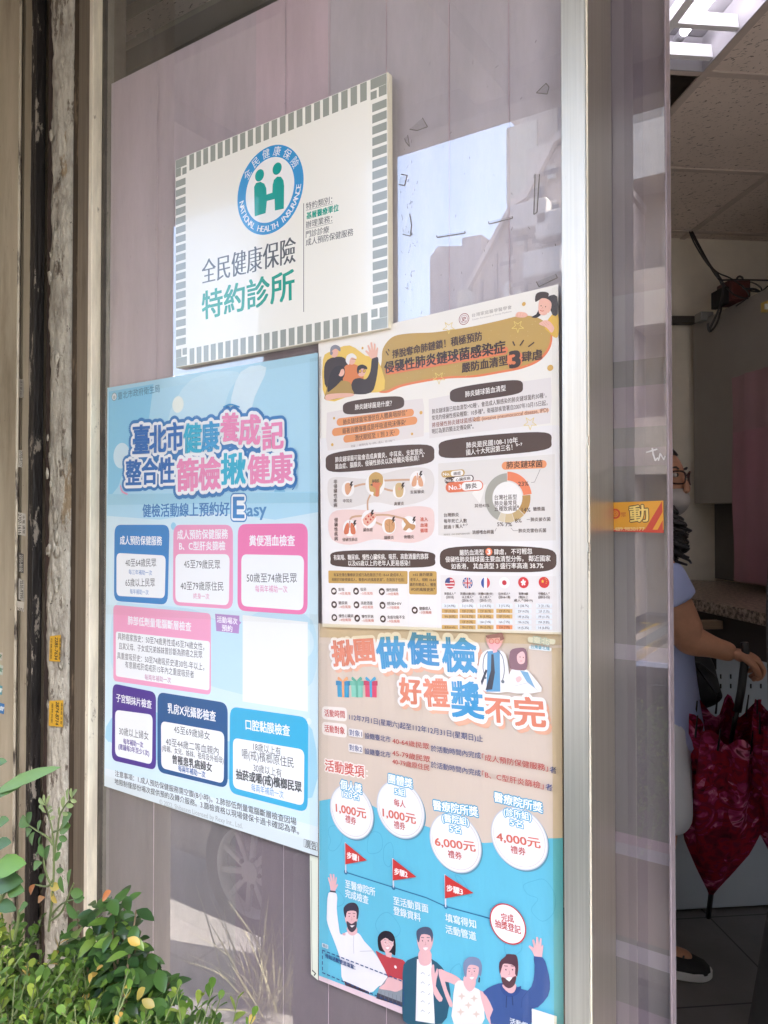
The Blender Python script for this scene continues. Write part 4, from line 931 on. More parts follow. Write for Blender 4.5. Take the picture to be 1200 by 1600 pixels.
for i in range(NV):
    v0 = bv * 1.25 + (1 - 2.5 * bv) * (i + .14) / NV; v1 = bv * 1.25 + (1 - 2.5 * bv) * (i + .86) / NV
    sq(I, .004, v0, bu, v1, gcol); sq(I, 1 - bu, v0, .996, v1, gcol)
for cu_, cv_ in ((0, 0), (1, 0), (0, 1), (1, 1)):
    f = lambda u: u if cu_ == 0 else 1 - u
    g_ = lambda v: v if cv_ == 0 else 1 - v
    sq(I, f(.004), g_(.004), f(bu * 1.1), g_(.045), gcol); sq(I, f(.004), g_(.046), f(.034), g_(bv * 1.1), gcol); sq(I, f(.042), g_(.054), f(bu * 1.1), g_(bv * 1.1), gcol)
I.build('block_border', acry, sg_)
I = Ink(SS); ec = (421, 297); I.disc(ec, 69, '#3f9fdc', 64); I.disc(ec, 50.5, '#fbfdfb', 64)
teal = '#12a79b'
I.disc((405.5, 274), 9.5, teal, 28); I.disc((433, 263.5), 9.5, teal, 28)
I.poly([(397, 292), (400, 286), (407, 284), (413, 287), (416, 294), (416.5, 304), (425.5, 301), (426, 289), (428, 281), (433, 276), (439, 276), (443, 282), (444, 290), (443.5, 326), (429.5, 329), (429, 311), (417, 314), (415, 333), (398, 338)], teal)
I.arc_text('全民健康保險', ec, 59.5, -52, 60, 15, '#f4fbff', bold=.0)
I.arc_text('NATIONAL HEALTH INSURANCE', ec, 59.5, 262, 98, 10, '#f4fbff', inside=True, bold=.02)
I.build('emblem', acry, sg_)
I = Ink(SS)
I.text('全民健康保險', (316, 425.5), (461.5, 389.5), 40, '#5d6062', xbold=.022, off=-.009)
I.text('特約診所', (316, 478), (459.5, 443.5), 46, '#12a58c', bold=.022)
I.line([(474.5, 318), (474.5, 487)], 1.2, '#4d4f50')
I.text('特約類別：', (478, 322.5), (519, 311.5), 11, '#66696a', xbold=.01); I.line([(478, 329), (520, 318.5)], .6, '#7d8081')
I.text('基層醫療單位', (479, 337.5), (529, 324), 11, '#12a58c', bold=.03)
I.text('辦理業務：', (478, 351.5), (519, 341), 11, '#66696a', xbold=.01); I.line([(478, 358.5), (520, 348)], .6, '#7d8081')
I.text('門診診療', (478, 366.5), (514, 358), 11, '#66696a', xbold=.01)
I.text('成人預防保健服務', (478, 379), (552, 362), 11.5, '#66696a', xbold=.01)
I.build('lettering', acry, sg_)

def poster(name, label, at): return thing(name, label, 'poster', tuple(wall(*at)))
# ---------------- left poster (blue health check poster)
P1 = poster('health_poster', 'pale blue health check poster with coloured rounded boxes left of the other posters', (330, 950))
A = Surf(off=.0010)
I = Ink(A)
I.poly([(168, 606), (497, 551), (497, 1338), (163, 1228)], '#d5edf7')
I.poly([(168, 606), (497, 551), (497, 800), (430, 812), (330, 800), (250, 812), (167, 806)], '#b2dff3')
I.poly([(170, 612), (240, 600), (232, 660), (205, 700), (185, 760), (169, 780)], '#8fd0ee'); I.poly([(300, 592), (372, 581), (358, 612), (340, 660), (300, 700), (262, 660)], '#c5e8f7', 4); I.poly([(376, 581), (416, 574), (398, 620), (385, 660), (360, 640)], '#d9f0fa', 3)
I.disc((190, 712), 20, '#d3edf8'); I.disc((278, 632), 13, '#eef7ee'); I.disc((190, 786), 2.5, '#eef7fb'); I.disc((437, 772), 12, '#8bcbe9'); I.disc((271, 822), 6, '#9fd5ee')
I.poly([(178, 950), (215, 944), (300, 952), (360, 975), (420, 952), (488, 970), (488, 1066), (420, 1090), (340, 1075), (260, 1050), (180, 1056)], '#c3e5f4', 4)
I.poly([(174, 1122), (230, 1108), (300, 1140), (380, 1160), (440, 1122), (488, 1140), (488, 1246), (400, 1230), (300, 1200), (176, 1168)], '#a9daf0', 3)
I.poly([(164, 1200), (300, 1237), (497, 1292), (497, 1338), (163, 1228)], '#e3f0f6')
I.disc((470, 1003), 26, '#d6eef8'); I.disc((483, 1127), 5, '#e6f4fa'); I.disc((172, 1165), 6, '#d6eef8')
I.line([(176, 604.5), (176, 632)], .01, '#ffffff')
I.poly([(168, 772), (497, 768), (497, 785), (168, 789)], '#a7dbf2')
I.build('sheet', paper, P1)
I = Ink(A); I.disc((178.5, 620), 6.5, '#e9eef0'); I.disc((178.5, 620), 6.5, '#7f9fb0', inner=.82); I.disc((178.5, 621), 3, '#b7c4c4')
I.text('臺北市政府衛生局', (184, 619), (249.5, 606.5), 12, '#4f7f9e'); I.build('issuer_line', paper, P1)
I = Ink(A); B1, B2, B3, PK = '#2f6fb7', '#2f86c8', '#2fb3d2', '#ee8fbb'
def ttl(t, a, b, h, col, ring, bold=.03): I.text(t, a, b, h, col, bold=bold, ring=ring)
L1 = [('臺', (208, 687.5), (233, 686), 45, B1), ('北', (234, 686.5), (259, 684.5), 43, B1), ('市', (261, 683), (286, 680.5), 43, B1), ('健', (287.5, 685), (314, 683.5), 46, B3), ('康', (315.5, 683), (342, 681), 46, '#3aa0d4'), ('養', (345, 668), (373, 667), 44, PK), ('成', (374, 672), (406, 671), 46, PK), ('記', (410, 682), (442, 679), 43, PK)]
L2 = [('整', (197, 739), (220, 738), 40, B1), ('合', (222, 737), (246, 736), 40, B1), ('性', (248, 735.5), (272, 734.5), 40, B1), ('篩', (277, 743), (309, 741), 50, PK), ('檢', (311, 741), (344, 739), 50, PK), ('揪', (346, 733), (383, 731.5), 48, B3), ('健', (388, 734), (421, 732), 45, PK), ('康', (423, 732), (456, 730), 46, PK)]
for t_, a, b, h, c in L1 + L2: I.text(t_, a, b, h, '#3b82c2', ring=[(.24, '#3b82c2')], rings=12)
for t_, a, b, h, c in L1 + L2: I.text(t_, a, b, h, '#f7fbfd', ring=[(.13, '#f7fbfd')], rings=12)
for t_, a, b, h, c in L1 + L2: I.text(t_, a, b, h, c, bold=.035)
I.line(smooth_pts([(349, 636), (358, 632), (366, 633), (374, 636)], 3, False), 2.2, '#3b9bd3'); I.line(smooth_pts([(463, 745), (463, 755), (457, 765)], 3, False), 2, '#3b82c2'); I.line(smooth_pts([(188, 759), (191, 768), (199, 772)], 3, False), 2.5, '#f4a6c4')
I.build('headline', paper, P1)
I = Ink(A); I.text('健檢活動線上預約好', (223, 798), (358.5, 795), 21, '#4380bd', bold=.022)
I.text('E', (365, 792), (381, 792), 34, '#3f86c6', ring=[(.15, '#3f86c6'), (.105, '#f4fafd')], bold=.035); I.text('asy', (386, 796.5), (416, 794.5), 21, '#5590c4', bold=.022); I.build('subtitle', paper, P1)
def box(poly4, inner4, col, hdrs, lines, ir=.14, orad=.12):
    global I
    I = Ink(A); I.rrect(*poly4, orad, col); I.rrect(*inner4, ir, '#f4f8fa')
    for t_, a, b, h in hdrs: I.text(t_, a, b, h, '#f6f9fb', bold=.018)
    for l in lines: I.text(l[0], l[1], l[2], l[3], l[4], bold=(l[5] if len(l) > 5 else .0))
    I.build('info_panel', paper, P1)
K = '#44484d'
box(((179, 820), (265, 820), (262, 945), (178, 939)), ((182, 864), (259, 868), (257.5, 935), (182, 931)), '#3c86c6', [('成人預防保健服務', (187.5, 844), (253, 845), 14)],
    [('40至64歲民眾', (196, 879), (244, 879), 13, K), ('每三年補助一次', (201, 893.5), (237.5, 895), 8, '#3f7fc0'), ('65歲以上民眾', (196, 910), (242, 910), 13, K), ('每年補助一次', (203, 924), (232, 925.5), 8, '#3f7fc0')])
box(((271, 820), (364, 820), (364, 952), (270, 945.5)), ((274, 865.5), (359, 866), (357.5, 946), (274, 940.5)), '#efa0c3', [('成人預防保健服務', (277, 835.5), (356, 834), 15), ('B、C型肝炎篩檢', (280, 853), (352, 852.6), 14)],
    [('45至79歲民眾', (287.5, 881), (344, 882), 14, K), ('40至79歲原住民', (282, 915), (349, 916), 14, K), ('終身一次', (302, 931), (327, 932), 9, '#dd7fae')])
box(((371.6, 819), (481, 817.6), (480.5, 961), (371, 954)), ((377, 866), (475, 868), (474, 954), (377, 947)), '#ee7fb3', [('糞便潛血檢查', (389.6, 844.6), (460.5, 844.6), 17)],
    [('50歲至74歲民眾', (385.4, 902.6), (463.8, 903), 15, K), ('每兩年補助一次', (398.7, 919.7), (449, 920.5), 11, '#dd7fae')])
box(((177, 945), (329.5, 958.5), (329.5, 1086), (177, 1064)), ((181, 986.5), (328, 1002), (327, 1079), (181, 1056.5)), '#f2a7c9', [('肺部低劑量電腦斷層檢查', (199.7, 969), (298.7, 979.5), 14)],
    [('具肺癌家族史：50至74歲男性或45至74歲女性，', (184, 994), (319, 1010.5), 11, K), ('且其父母、子女或兄弟姊妹曾診斷為肺癌之民眾', (185.7, 1009), (316, 1023), 11, K), ('具重度吸菸史：50至74歲吸菸史達30包-年以上，', (183, 1024), (319, 1042), 11, K), ('有意願戒菸或戒菸15年內之重度吸菸者', (195.5, 1038), (303, 1054), 11, K), ('每兩年補助一次', (226, 1057.6), (267, 1063), 9, '#c06f9c')], .07, .07)
I = Ink(A); I.poly([(336, 959), (374, 962), (374, 970), (377, 973), (374, 976), (373, 990), (338, 986)], '#b58fcb'); I.text('活動場次', (339, 967.5), (371, 971), 10, '#f6f2fa', bold=.025); I.text('預約', (346.7, 980.6), (363, 982.5), 10, '#f6f2fa', bold=.025); I.build('speech_tag', paper, P1)
I = Ink(A); I.poly([(379, 961), (481, 972), (481, 1112), (379, 1096)], '#f3f6f6'); I.build('white_panel', paper, P1)
box(((176, 1067.7), (243.8, 1081.7), (243.8, 1203.5), (174.5, 1187.8)), ((179.8, 1109), (238.6, 1116.7), (237.5, 1194.8), (179.8, 1180.8)), '#4f3492', [('子宮頸抹片檢查', (181.5, 1089.8), (236.8, 1101), 13)],
    [('30歲以上婦女', (186, 1141.6), (232, 1150), 13, K), ('每年補助一次', (192.7, 1158), (223.5, 1164), 9, '#4f3492', .02), ('(建議每3年至少1次)', (185, 1166), (233, 1177), 9, '#4f3492', .02)])
box(((246, 1081), (355.8, 1098.5), (355.8, 1232), (246, 1206)), ((251.5, 1126.5), (350.5, 1144), (349.5, 1224.5), (252, 1200)), '#21588f', [('乳房X光攝影檢查', (262, 1106), (337, 1119.5), 16)],
    [('45至69歲婦女', (271.8, 1138.8), (327.8, 1150), 13, K), ('40至44歲二等血親內', (259, 1158), (341.5, 1174), 13, K), ('(母親、女兒、姊妹、祖母及外祖母)', (253, 1168.5), (349, 1188), 10, K, .006), ('曾罹患乳癌婦女', (269.7, 1186), (331, 1199), 14, K, .03), ('每兩年補助一次', (278.5, 1200), (320.8, 1210.5), 10, '#2b5f9f', .02)])
box(((359.3, 1103.7), (481.8, 1121), (480.7, 1270), (358, 1238.5)), ((364, 1152.7), (475.5, 1171.3), (474.8, 1259.5), (364, 1230.8)), '#3cb3de', [('口腔黏膜檢查', (383.8, 1131.7), (452.7, 1142), 17)],
    [('18歲以上有', (395.7, 1166), (438.7, 1174.5), 13, K), ('嚼(戒)檳榔原住民', (378, 1177), (458.7, 1192), 16, K), ('30歲以上有', (396, 1199), (439.8, 1208), 13, K), ('抽菸或嚼(戒)檳榔民眾', (368.8, 1209), (471, 1230), 16, K, .032), ('每兩年補助一次', (392.5, 1229.8), (443, 1242), 12, '#3a8fcb')])
I = Ink(A); I.text('注意事項：1.成人預防保健服務需空腹(8小時)。2.肺部低劑量電腦斷層檢查因場', (179.8, 1208), (463, 1284), 10.5, K, bold=.01); I.text('地限制僅部份場次提供預約及轉介服務。3.篩檢資格以現場健保卡過卡確認為準。', (179, 1220.5), (467, 1298.5), 10.5, K, bold=.01)
I.text('© 2022, Shibasays Licensed by Rexy Int., Ltd.', (249, 1252.5), (379, 1290.5), 8, '#a9b3b8'); I.line([(475, 1311), (496, 1317), (496, 1329.5), (475, 1323)], .7, '#777c80', True); I.text('廣告', (477, 1317.5), (494.5, 1323), 12, '#5a5f63', bold=.01); I.build('notice_text', paper, P1)

# ---------------- upper right poster (pneumococcus poster)
P2 = poster('pneumonia_poster', 'cream lung infection poster with a gold banner and dark brown caption pills', (690, 720))
A2 = Surf(off=.0065); A2.frame(480, 440, 2.857)
BR, OR, GD, TN = '#4a352c', '#e8814f', '#c7a055', '#e0a67c'
I = Ink(A2); I.poly([(50, 265), (1120, 12), (1135, 1575), (68, 1542)], '#f3efe6'); I.poly([(56, 700), (1125, 640), (1135, 1575), (68, 1542)], '#efecea')
I.poly([(88, 585), (300, 545), (515, 522), (522, 560), (520, 690), (300, 725), (92, 755), (84, 700)], '#e8e0dc'); I.poly([(542, 525), (900, 455), (1088, 428), (1092, 520), (1085, 632), (760, 672), (545, 700)], '#e8e2df')
I.poly([(585, 812), (1105, 770), (1110, 1155), (850, 1160), (585, 1132)], '#e6e1db')
I.poly([(595, 1310), (1112, 1315), (1118, 1560), (598, 1545)], '#eae5e2'); I.build('sheet', paper, P2)
I = Ink(A2); gold = [(300, 470), (330, 370), (338, 300), (380, 248), (450, 232), (560, 227), (640, 216), (740, 200), (850, 176), (960, 152), (1040, 166), (1083, 215), (1078, 285), (1030, 345), (950, 380), (850, 400), (740, 418), (620, 424), (500, 442), (410, 462), (345, 488)]
I.poly([(p[0] + 8, p[1] + 9) for p in gold], OR, 5); I.poly(gold, '#c39f52', 5); rnd = random.Random(2)
for k in range(90):
    x, y = rnd.uniform(345, 1050), rnd.uniform(170, 440)
    if 250 - .12 * (x - 350) < y < 450 - .09 * (x - 400): I.disc((x, y), rnd.uniform(1, 1.8), '#ddc183', 6)
for cx_, cy_, s_ in ((632, 205, 28), (588, 430, 28), (940, 200, 28), (995, 632, 30)):
    st = []; 
    for k in range(10): a = k * math.pi / 5 + .3; r_ = s_ if k % 2 == 0 else s_ * .38; st.append((cx_ + r_ * math.cos(a), cy_ + r_ * math.sin(a)))
    I.line(st, 2.5, '#e9cf6d', True)
for x, y, r_ in ((967, 100, 9), (1085, 385, 14), (508, 585, 8), (112, 728, 7), (468, 680, 6), (247, 297, 6), (120, 610, 6)): I.disc((x, y), r_, '#dcae55', 20)
I.build('gold_banner', paper, P2)
I = Ink(A2, True)   # family at the left of the banner
I.poly([(70, 350), (110, 310), (190, 285), (260, 330), (315, 350), (345, 480), (220, 500), (85, 530)], '#efc95c', 3)
I.poly([(75, 400), (90, 350), (140, 335), (175, 350), (200, 420), (180, 495), (90, 480)], '#3a2c2a', 3); I.poly([(160, 400), (180, 370), (215, 370), (250, 400), (240, 490), (170, 490)], '#e08246', 3)
I.disc((122, 318), 21, '#edb6a0'); I.poly([(103, 318), (106, 293), (125, 282), (146, 292), (147, 312), (130, 300), (115, 305)], '#8b8c95', 3); I.disc((108, 320), 8, '#8b8c95')
I.disc((200, 352), 19, '#edb6a0'); I.poly([(172, 355), (178, 330), (200, 320), (218, 332), (219, 345), (200, 338), (190, 350), (186, 372)], '#f2eee9', 3); I.line([(198, 345), (217, 347)], 2, '#6a5a50')
I.poly([(195, 480), (205, 440), (235, 430), (262, 435), (282, 400), (290, 340), (312, 335), (318, 360), (308, 440), (285, 495), (210, 502)], '#33282a', 3)
I.poly([(286, 345), (270, 325), (258, 310), (264, 306), (277, 316), (268, 285), (274, 282), (286, 308), (282, 272), (289, 270), (296, 306), (298, 276), (305, 278), (305, 310), (312, 292), (317, 298), (312, 336)], '#f0bca6')
I.disc((243, 402), 22, '#edb6a0'); I.poly([(222, 400), (226, 378), (246, 370), (266, 380), (266, 392), (244, 388), (232, 400), (228, 414)], '#241d20', 3); I.disc((236, 400), 8, '#e9b64a', 14); I.disc((254, 399), 8, '#e9b64a', 14); I.disc((236, 400), 8, '#8a4e2a', 14, inner=.7); I.disc((254, 399), 8, '#8a4e2a', 14, inner=.7)
I.poly([(84, 490), (100, 455), (150, 442), (190, 450), (200, 480), (200, 505), (85, 530)], '#b3914b', 3); I.poly([(90, 490), (100, 420), (120, 385), (145, 375), (166, 385), (166, 420), (140, 455), (112, 480)], '#2a2022', 3); I.disc((152, 405), 18, '#f0bca6'); I.poly([(128, 420), (130, 385), (150, 376), (168, 388), (152, 392), (142, 415)], '#2a2022', 3)
I.poly([(86, 505), (150, 498), (205, 500), (200, 512), (130, 522), (86, 530)], '#f0bca6', 3)
I.build('family_picture', paper, P2)
I = Ink(A2, True)   # woman at the upper right
I.poly([(1060, 200), (1090, 150), (1119, 140), (1122, 235), (1105, 250), (1078, 225)], '#e8b93f', 3); I.poly([(1000, 158), (1022, 146), (1036, 118), (1060, 80), (1085, 62), (1116, 66), (1119, 145), (1096, 150), (1082, 118), (1060, 120), (1040, 152), (1020, 162)], '#241d20', 2); I.poly([(1018, 90), (1022, 55), (1050, 45), (1078, 52), (1070, 75), (1040, 80)], '#3c2d28', 3)
I.poly([(1032, 110), (1040, 78), (1068, 76), (1090, 95), (1085, 130), (1060, 150), (1036, 142)], '#f2bba6', 3); I.disc((1044, 108), 2.5, '#2a2022', 10); I.disc((1064, 112), 2.5, '#2a2022', 10); I.line([(1040, 128), (1048, 132), (1056, 130)], 2.4, '#c9463c'); I.line([(1052, 112), (1047, 122)], 1.5, '#c98a72'); I.disc((1073, 142), 3, '#f5efe2', 10)
I.poly([(930, 155), (935, 140), (948, 135), (972, 138), (985, 150), (970, 160), (945, 160)], '#f2bba6', 3); I.poly([(1035, 190), (1048, 178), (1064, 172), (1085, 180), (1103, 208), (1090, 228), (1068, 205)], '#f2bba6', 3)
for k in range(3): I.line([(940 + k * 12, 142), (938 + k * 12, 156)], 1, '#d59a84'); I.line([(1046 + k * 9, 186 - k * 4), (1060 + k * 9, 200 - k * 3)], 1, '#d59a84')
I.build('woman_picture', paper, P2)
I = Ink(A2); I.disc((700, 167), 26, '#9a4a45', 36); I.disc((700, 167), 23, '#f2ece6', 36); I.disc((700, 167), 18, '#9a4a45', 30, inner=.90); I.text('史', (690, 168), (710, 166), 22, '#9a4a45', bold=.02)
I.text('台灣家庭醫學醫學會', (735, 151), (913, 113), 17, '#9b938c'); I.text('Taiwan Association of Family Medicine', (735, 170), (912, 132), 7.5, '#b0aaa4'); I.build('society_mark', paper, P2)
I = Ink(A2, True); I.capsule((362, 398), (880, 308), 18, OR); I.text('掙脫奪命肺鏈鎖！積極預防', (380, 325), (780, 241), 40, BR, bold=.022); I.text('侵襲性肺炎鏈球菌感染症', (345, 385), (884, 289), 54, '#33211a', bold=.03)
I.disc((926, 348), 40, OR); I.text('嚴防血清型', (690, 386), (895, 350), 44, BR, bold=.03); I.text('3', (905, 348), (948, 341), 76, '#33211a', bold=.05); I.text('肆虐', (958, 337), (1048, 324), 46, BR, bold=.03)
for a, b in (((918, 268), (926, 285)), ((966, 262), (950, 285)), ((1012, 272), (988, 290))): I.line([a, b], 6, BR)
I.line([(352, 312), (362, 328)], 5, BR); I.line([(362, 302), (366, 310)], 5, BR)
I.build('title', paper, P2)
def pill(poly, lines, h, col=BR):
    global I
    I = Ink(A2); I.poly(poly, col, 5)
    for t_, a, b in lines: I.text(t_, a, b, h, '#f6f1ea', bold=.010)
    I.build('caption_pill', paper, P2)
def cap(x0, y0, x1, y1, r): # wobbly capsule outline
    return [(x0, y0 + r * .9), (x0 - r * .7, y0), (x0, y0 - r * .9), ((x0 + x1) / 2, (y0 + y1) / 2 - r * 1.12), (x1, y1 - r * .9), (x1 + r * .7, y1), (x1, y1 + r * .9), ((x0 + x1) / 2, (y0 + y1) / 2 + r * 1.05)]
pill(cap(180, 565, 412, 540, 30), [('肺炎鏈球菌是什麼？', (213, 561), (378, 542))], 25)
I = Ink(A2)
for (a, b, r_, t_, ta, tb) in (((145, 627), (462, 585), 17, '肺炎鏈球菌常潛伏在人體鼻咽部位⁺', (160, 628), (447, 583)), ((125, 672), (476, 620), 18, '藉著自體傳播或是呼吸道飛沫傳染¹', (157, 668), (440, 626)), ((175, 702), (398, 672), 17, '潛伏期短至 1 到 3 天¹', (213, 698), (390, 674))):
    I.capsule(a, b, r_, '#e8995f'); I.text(t_, ta, tb, 25, BR, bold=.008)
I.text('兒童：1 歲時約為 70-100% ; 成人：約 10%¹⁻²', (195, 735), (390, 708), 11, '#7d716a'); I.build('info_panel', paper, P2)
pill(cap(660, 508, 940, 470, 33), [('肺炎鏈球菌血清型', (705, 503), (886, 474))], 27)
I = Ink(A2); I.capsule((750, 615), (1072, 574), 9, '#f0c6a6')
for t_, a, b, c in (('肺炎鏈球菌已知血清型>92種¹，會造成人類感染的肺炎鏈球菌約30種¹，', (557, 580), (1067, 506), BR), ('常見的侵襲性感染種類：10多種⁵。衛福部疾管署自2007年10月15日起，', (557, 609), (1072, 540), BR), ('將侵襲性肺炎鏈球菌感染症 (invasive pneumococcal disease, IPD)', (557, 641), (1075, 571), '#8a3f2a'), ('明訂為第四類法定傳染病⁴。', (557, 669), (742, 645), BR)): I.text(t_, a, b, 23, c, bold=.008)
I.build('info_panel', paper, P2)
pill(cap(115, 808, 535, 770, 46), [('肺炎鏈球菌可能會造成鼻竇炎、中耳炎、支氣管炎、', (125, 795), (524, 757)), ('菌血症、腦膜炎、侵襲性肺炎以及骨髓炎等疾病！⁴', (125, 826), (520, 784))], 25)
pill(cap(618, 748, 1060, 712, 43), [('肺炎是民國108-110年', (710, 731), (940, 707)), ('國人十大死因第三名！⁵⁻⁷', (710, 763), (960, 733))], 27)
I = Ink(A2)   # the two disease blobs
I.poly([(92, 900), (130, 872), (260, 880), (330, 860), (450, 832), (540, 835), (567, 880), (555, 950), (500, 985), (400, 1000), (300, 985), (180, 1012), (105, 1000)], '#e3ddd8', 4); I.poly([(95, 1070), (130, 1022), (260, 1020), (330, 1030), (450, 1005), (550, 1010), (568, 1060), (555, 1130), (480, 1165), (380, 1160), (300, 1150), (190, 1175), (110, 1150)], '#f0d3cc', 4)
for ln in ([(182, 925), (245, 905), (303, 905)], [(303, 890), (420, 885), (492, 885)], [(303, 905), (360, 930), (410, 935)], [(290, 940), (270, 980), (272, 1040)], [(190, 1085), (200, 1052), (275, 1045), (360, 1042), (453, 1065)], [(290, 1065), (330, 1085), (365, 1090)]): I.line(smooth_pts(ln, 4, False), 9, '#d3a988')
for x, y, r_ in ((182, 925, 35), (303, 905, 52), (410, 935, 33), (492, 885, 40), (190, 1100, 37), (275, 1060, 40), (365, 1090, 37), (453, 1083, 37)): I.disc((x, y), r_, '#f6f2ee')
I.poly([(170, 905), (185, 898), (198, 910), (196, 930), (182, 952), (172, 945), (168, 925)], TN, 3); I.poly([(275, 900), (278, 868), (305, 850), (335, 865), (338, 900), (325, 925), (320, 958), (296, 955), (296, 940), (280, 935)], '#c9a25d', 4); I.poly([(296, 895), (330, 900), (322, 915), (318, 956), (304, 956), (306, 925), (290, 912)], '#dd7f55', 3); I.poly([(278, 908), (292, 902), (292, 912)], '#5d4a3c')
I.poly([(393, 930), (396, 905), (412, 898), (428, 908), (430, 935), (422, 960), (400, 960)], '#d2b27a', 4); I.disc((410, 925), 7, TN)
for dx in (-1, 1):
    I.poly([(492 + dx * 4, 868), (492 + dx * 16, 872), (492 + dx * 26, 900), (492 + dx * 22, 915), (492 + dx * 5, 908)], '#e2a77f', 3); I.poly([(190 + dx * 4, 1080), (190 + dx * 16, 1082), (190 + dx * 26, 1112), (190 + dx * 22, 1128), (190 + dx * 5, 1122)], '#d9764f', 3)
I.line([(492, 855), (492, 885)], 4, '#c98f6a'); I.line([(190, 1068), (190, 1098)], 4, '#b96a4a')
I.poly([(247, 1062), (285, 1028), (307, 1050), (268, 1092)], '#eab39c', 2)
for x, y in ((262, 1060), (274, 1048), (286, 1042), (270, 1074), (283, 1062), (294, 1052)): I.disc((x, y), 5, '#c8473c', 12)
I.poly([(345, 1085), (350, 1065), (372, 1060), (390, 1075), (390, 1105), (375, 1120), (352, 1115)], '#d7a06c', 4); I.line([(366, 1063), (368, 1118)], 2, '#a9744a'); I.line([(352, 1080), (362, 1090)], 2, '#a9744a'); I.line([(375, 1080), (386, 1092)], 2, '#a9744a')
I.poly([(425, 1055), (440, 1058), (460, 1080), (480, 1085), (482, 1098), (470, 1110), (455, 1100), (440, 1112), (428, 1105), (440, 1085), (432, 1072)], '#c9955f', 3)
for x, y in ((195, 905), (505, 858), (425, 910), (210, 1078), (288, 1032), (383, 1062), (475, 1062)): I.poly([(x, y - 12), (x + 10, y - 14), (x + 4, y), (x + 11, y), (x - 5, y + 20), (x, y + 5), (x - 6, y + 5)], '#33211a')
for t_, a, b in (('中耳炎', (160, 979), (201, 978)), ('鼻竇炎', (388, 992), (432, 990)), ('支氣管炎', (460, 940), (523, 937)), ('侵襲性肺炎', (157, 1152), (225, 1150)), ('菌血症', (250, 1108), (293, 1107)), ('腦膜炎', (343, 1143), (387, 1142)), ('骨髓炎', (432, 1140), (477, 1139)), ('鼻咽部', (289, 891), (320, 889))): I.text(t_, a, b, 16, BR, bold=.008)
for t_, y in (('進入', 1061), ('血液', 1087), ('循環', 1111)): I.text(t_, (505, y), (538, y), 18, '#d9644a', bold=.02)
for i, ch in enumerate('非侵襲性疾病'): I.text(ch, (118, 893 + i * 21), (134, 892 + i * 21), 18, BR, bold=.015)
for i, ch in enumerate('侵襲性疾病'): I.text(ch, (121, 1064 + i * 21), (137, 1063 + i * 21), 18, BR, bold=.015)
I.build('disease_diagram', paper, P2)
I = Ink(A2)   # ring chart
I.poly([(735, 945), (770, 912), (800, 905), (770, 990)], '#f2eee8'); pc = (893, 965); a0 = 0
for share, c in ((23, '#ee8458'), (14, '#b98f4e'), (8, '#c7aa73'), (7, '#d3bd92'), (5, '#ddd0b3'), (43, '#a9a79b')):
    I.disc(pc, 110 * (1.06 if c == '#ee8458' else 1.0), c, 40, a0 * 3.6 + .6, (a0 + share) * 3.6 - .6, .66); a0 += share
I.disc(pc, 71, '#f5f2ed')
for t_, y in (('台灣社區型', 964), ('肺炎最常見', 990), ('五種致病菌⁸', 1014)): I.text(t_, (836, y), (936 if '⁸' not in t_ else 945, y - 3), 23, BR, bold=.012)
I.capsule((885, 822), (1052, 815), 18, '#ee9a66'); I.text('肺炎鏈球菌', (889, 819), (1050, 811), 32, '#33211a', bold=.015); I.line([(1040, 838), (1015, 895), (1000, 897)], 1.5, BR)
for t_, a, b, h in (('23%', (942, 903), (988, 901), 20), ('14%', (958, 1019), (996, 1018), 19), ('8%', (928, 1067), (957, 1066), 18), ('7%', (884, 1084), (914, 1083), 18), ('5%', (848, 1083), (876, 1082), 18), ('其他43%', (747, 1001), (813, 998), 17), ('黴漿菌', (1008, 1015), (1061, 1014), 18), ('肺炎披衣菌', (997, 1062), (1086, 1060), 18), ('肺炎克雷伯氏菌', (943, 1112), (1067, 1110), 18), ('流感嗜血桿菌', (737, 1119), (833, 1117), 18), ('台灣肺炎', (610, 1042), (677, 1040), 18), ('每年死亡人數', (610, 1069), (713, 1067), 18), ('超過 1 萬人⁵⁻⁷', (610, 1096), (716, 1090), 18)): I.text(t_, a, b, h, BR, bold=.01)
I.line([(980, 1062), (994, 1062)], 1.5, BR); I.line([(910, 1100), (920, 1112), (940, 1112)], 1.5, BR); I.line([(845, 1100), (838, 1115)], 1.5, BR)
I.capsule((612, 860), (690, 853), 15, '#c9a45f'); I.capsule((652, 857), (686, 854), 12, '#f6f2ec'); I.capsule((627, 888), (730, 878), 15, BR); I.capsule((664, 884), (728, 878), 12, '#f6f2ec'); I.capsule((638, 919), (765, 910), 23, '#e5764f'); I.capsule((706, 914), (764, 910), 19, '#f8f4ef')
for t_, a, b, h, c in (('No.1', (606, 860), (644, 857), 14, '#f8f4ef'), ('No.2', (618, 888), (655, 884), 14, '#f8f4ef'), ('No.3', (632, 920), (688, 915), 21, '#f8f4ef'), ('癌症', (653, 858), (686, 854), 15, BR), ('心臟疾病', (663, 885), (728, 877), 15, BR), ('肺炎', (706, 915), (757, 909), 24, BR)): I.text(t_, a, b, h, c, bold=.02)
I.text('資料來源：109年 衛福部死因統計結果', (610, 1130), (725, 1124), 8, '#a39a92'); I.build('ring_chart', paper, P2)
pill(cap(130, 1238, 545, 1240, 36), [('有氣喘、糖尿病、慢性心臟疾病、吸菸、高飲酒量的族群', (118, 1231), (541, 1226)), ('以及65歲以上的老年人更易感染！', (183, 1257), (459, 1256))], 25)
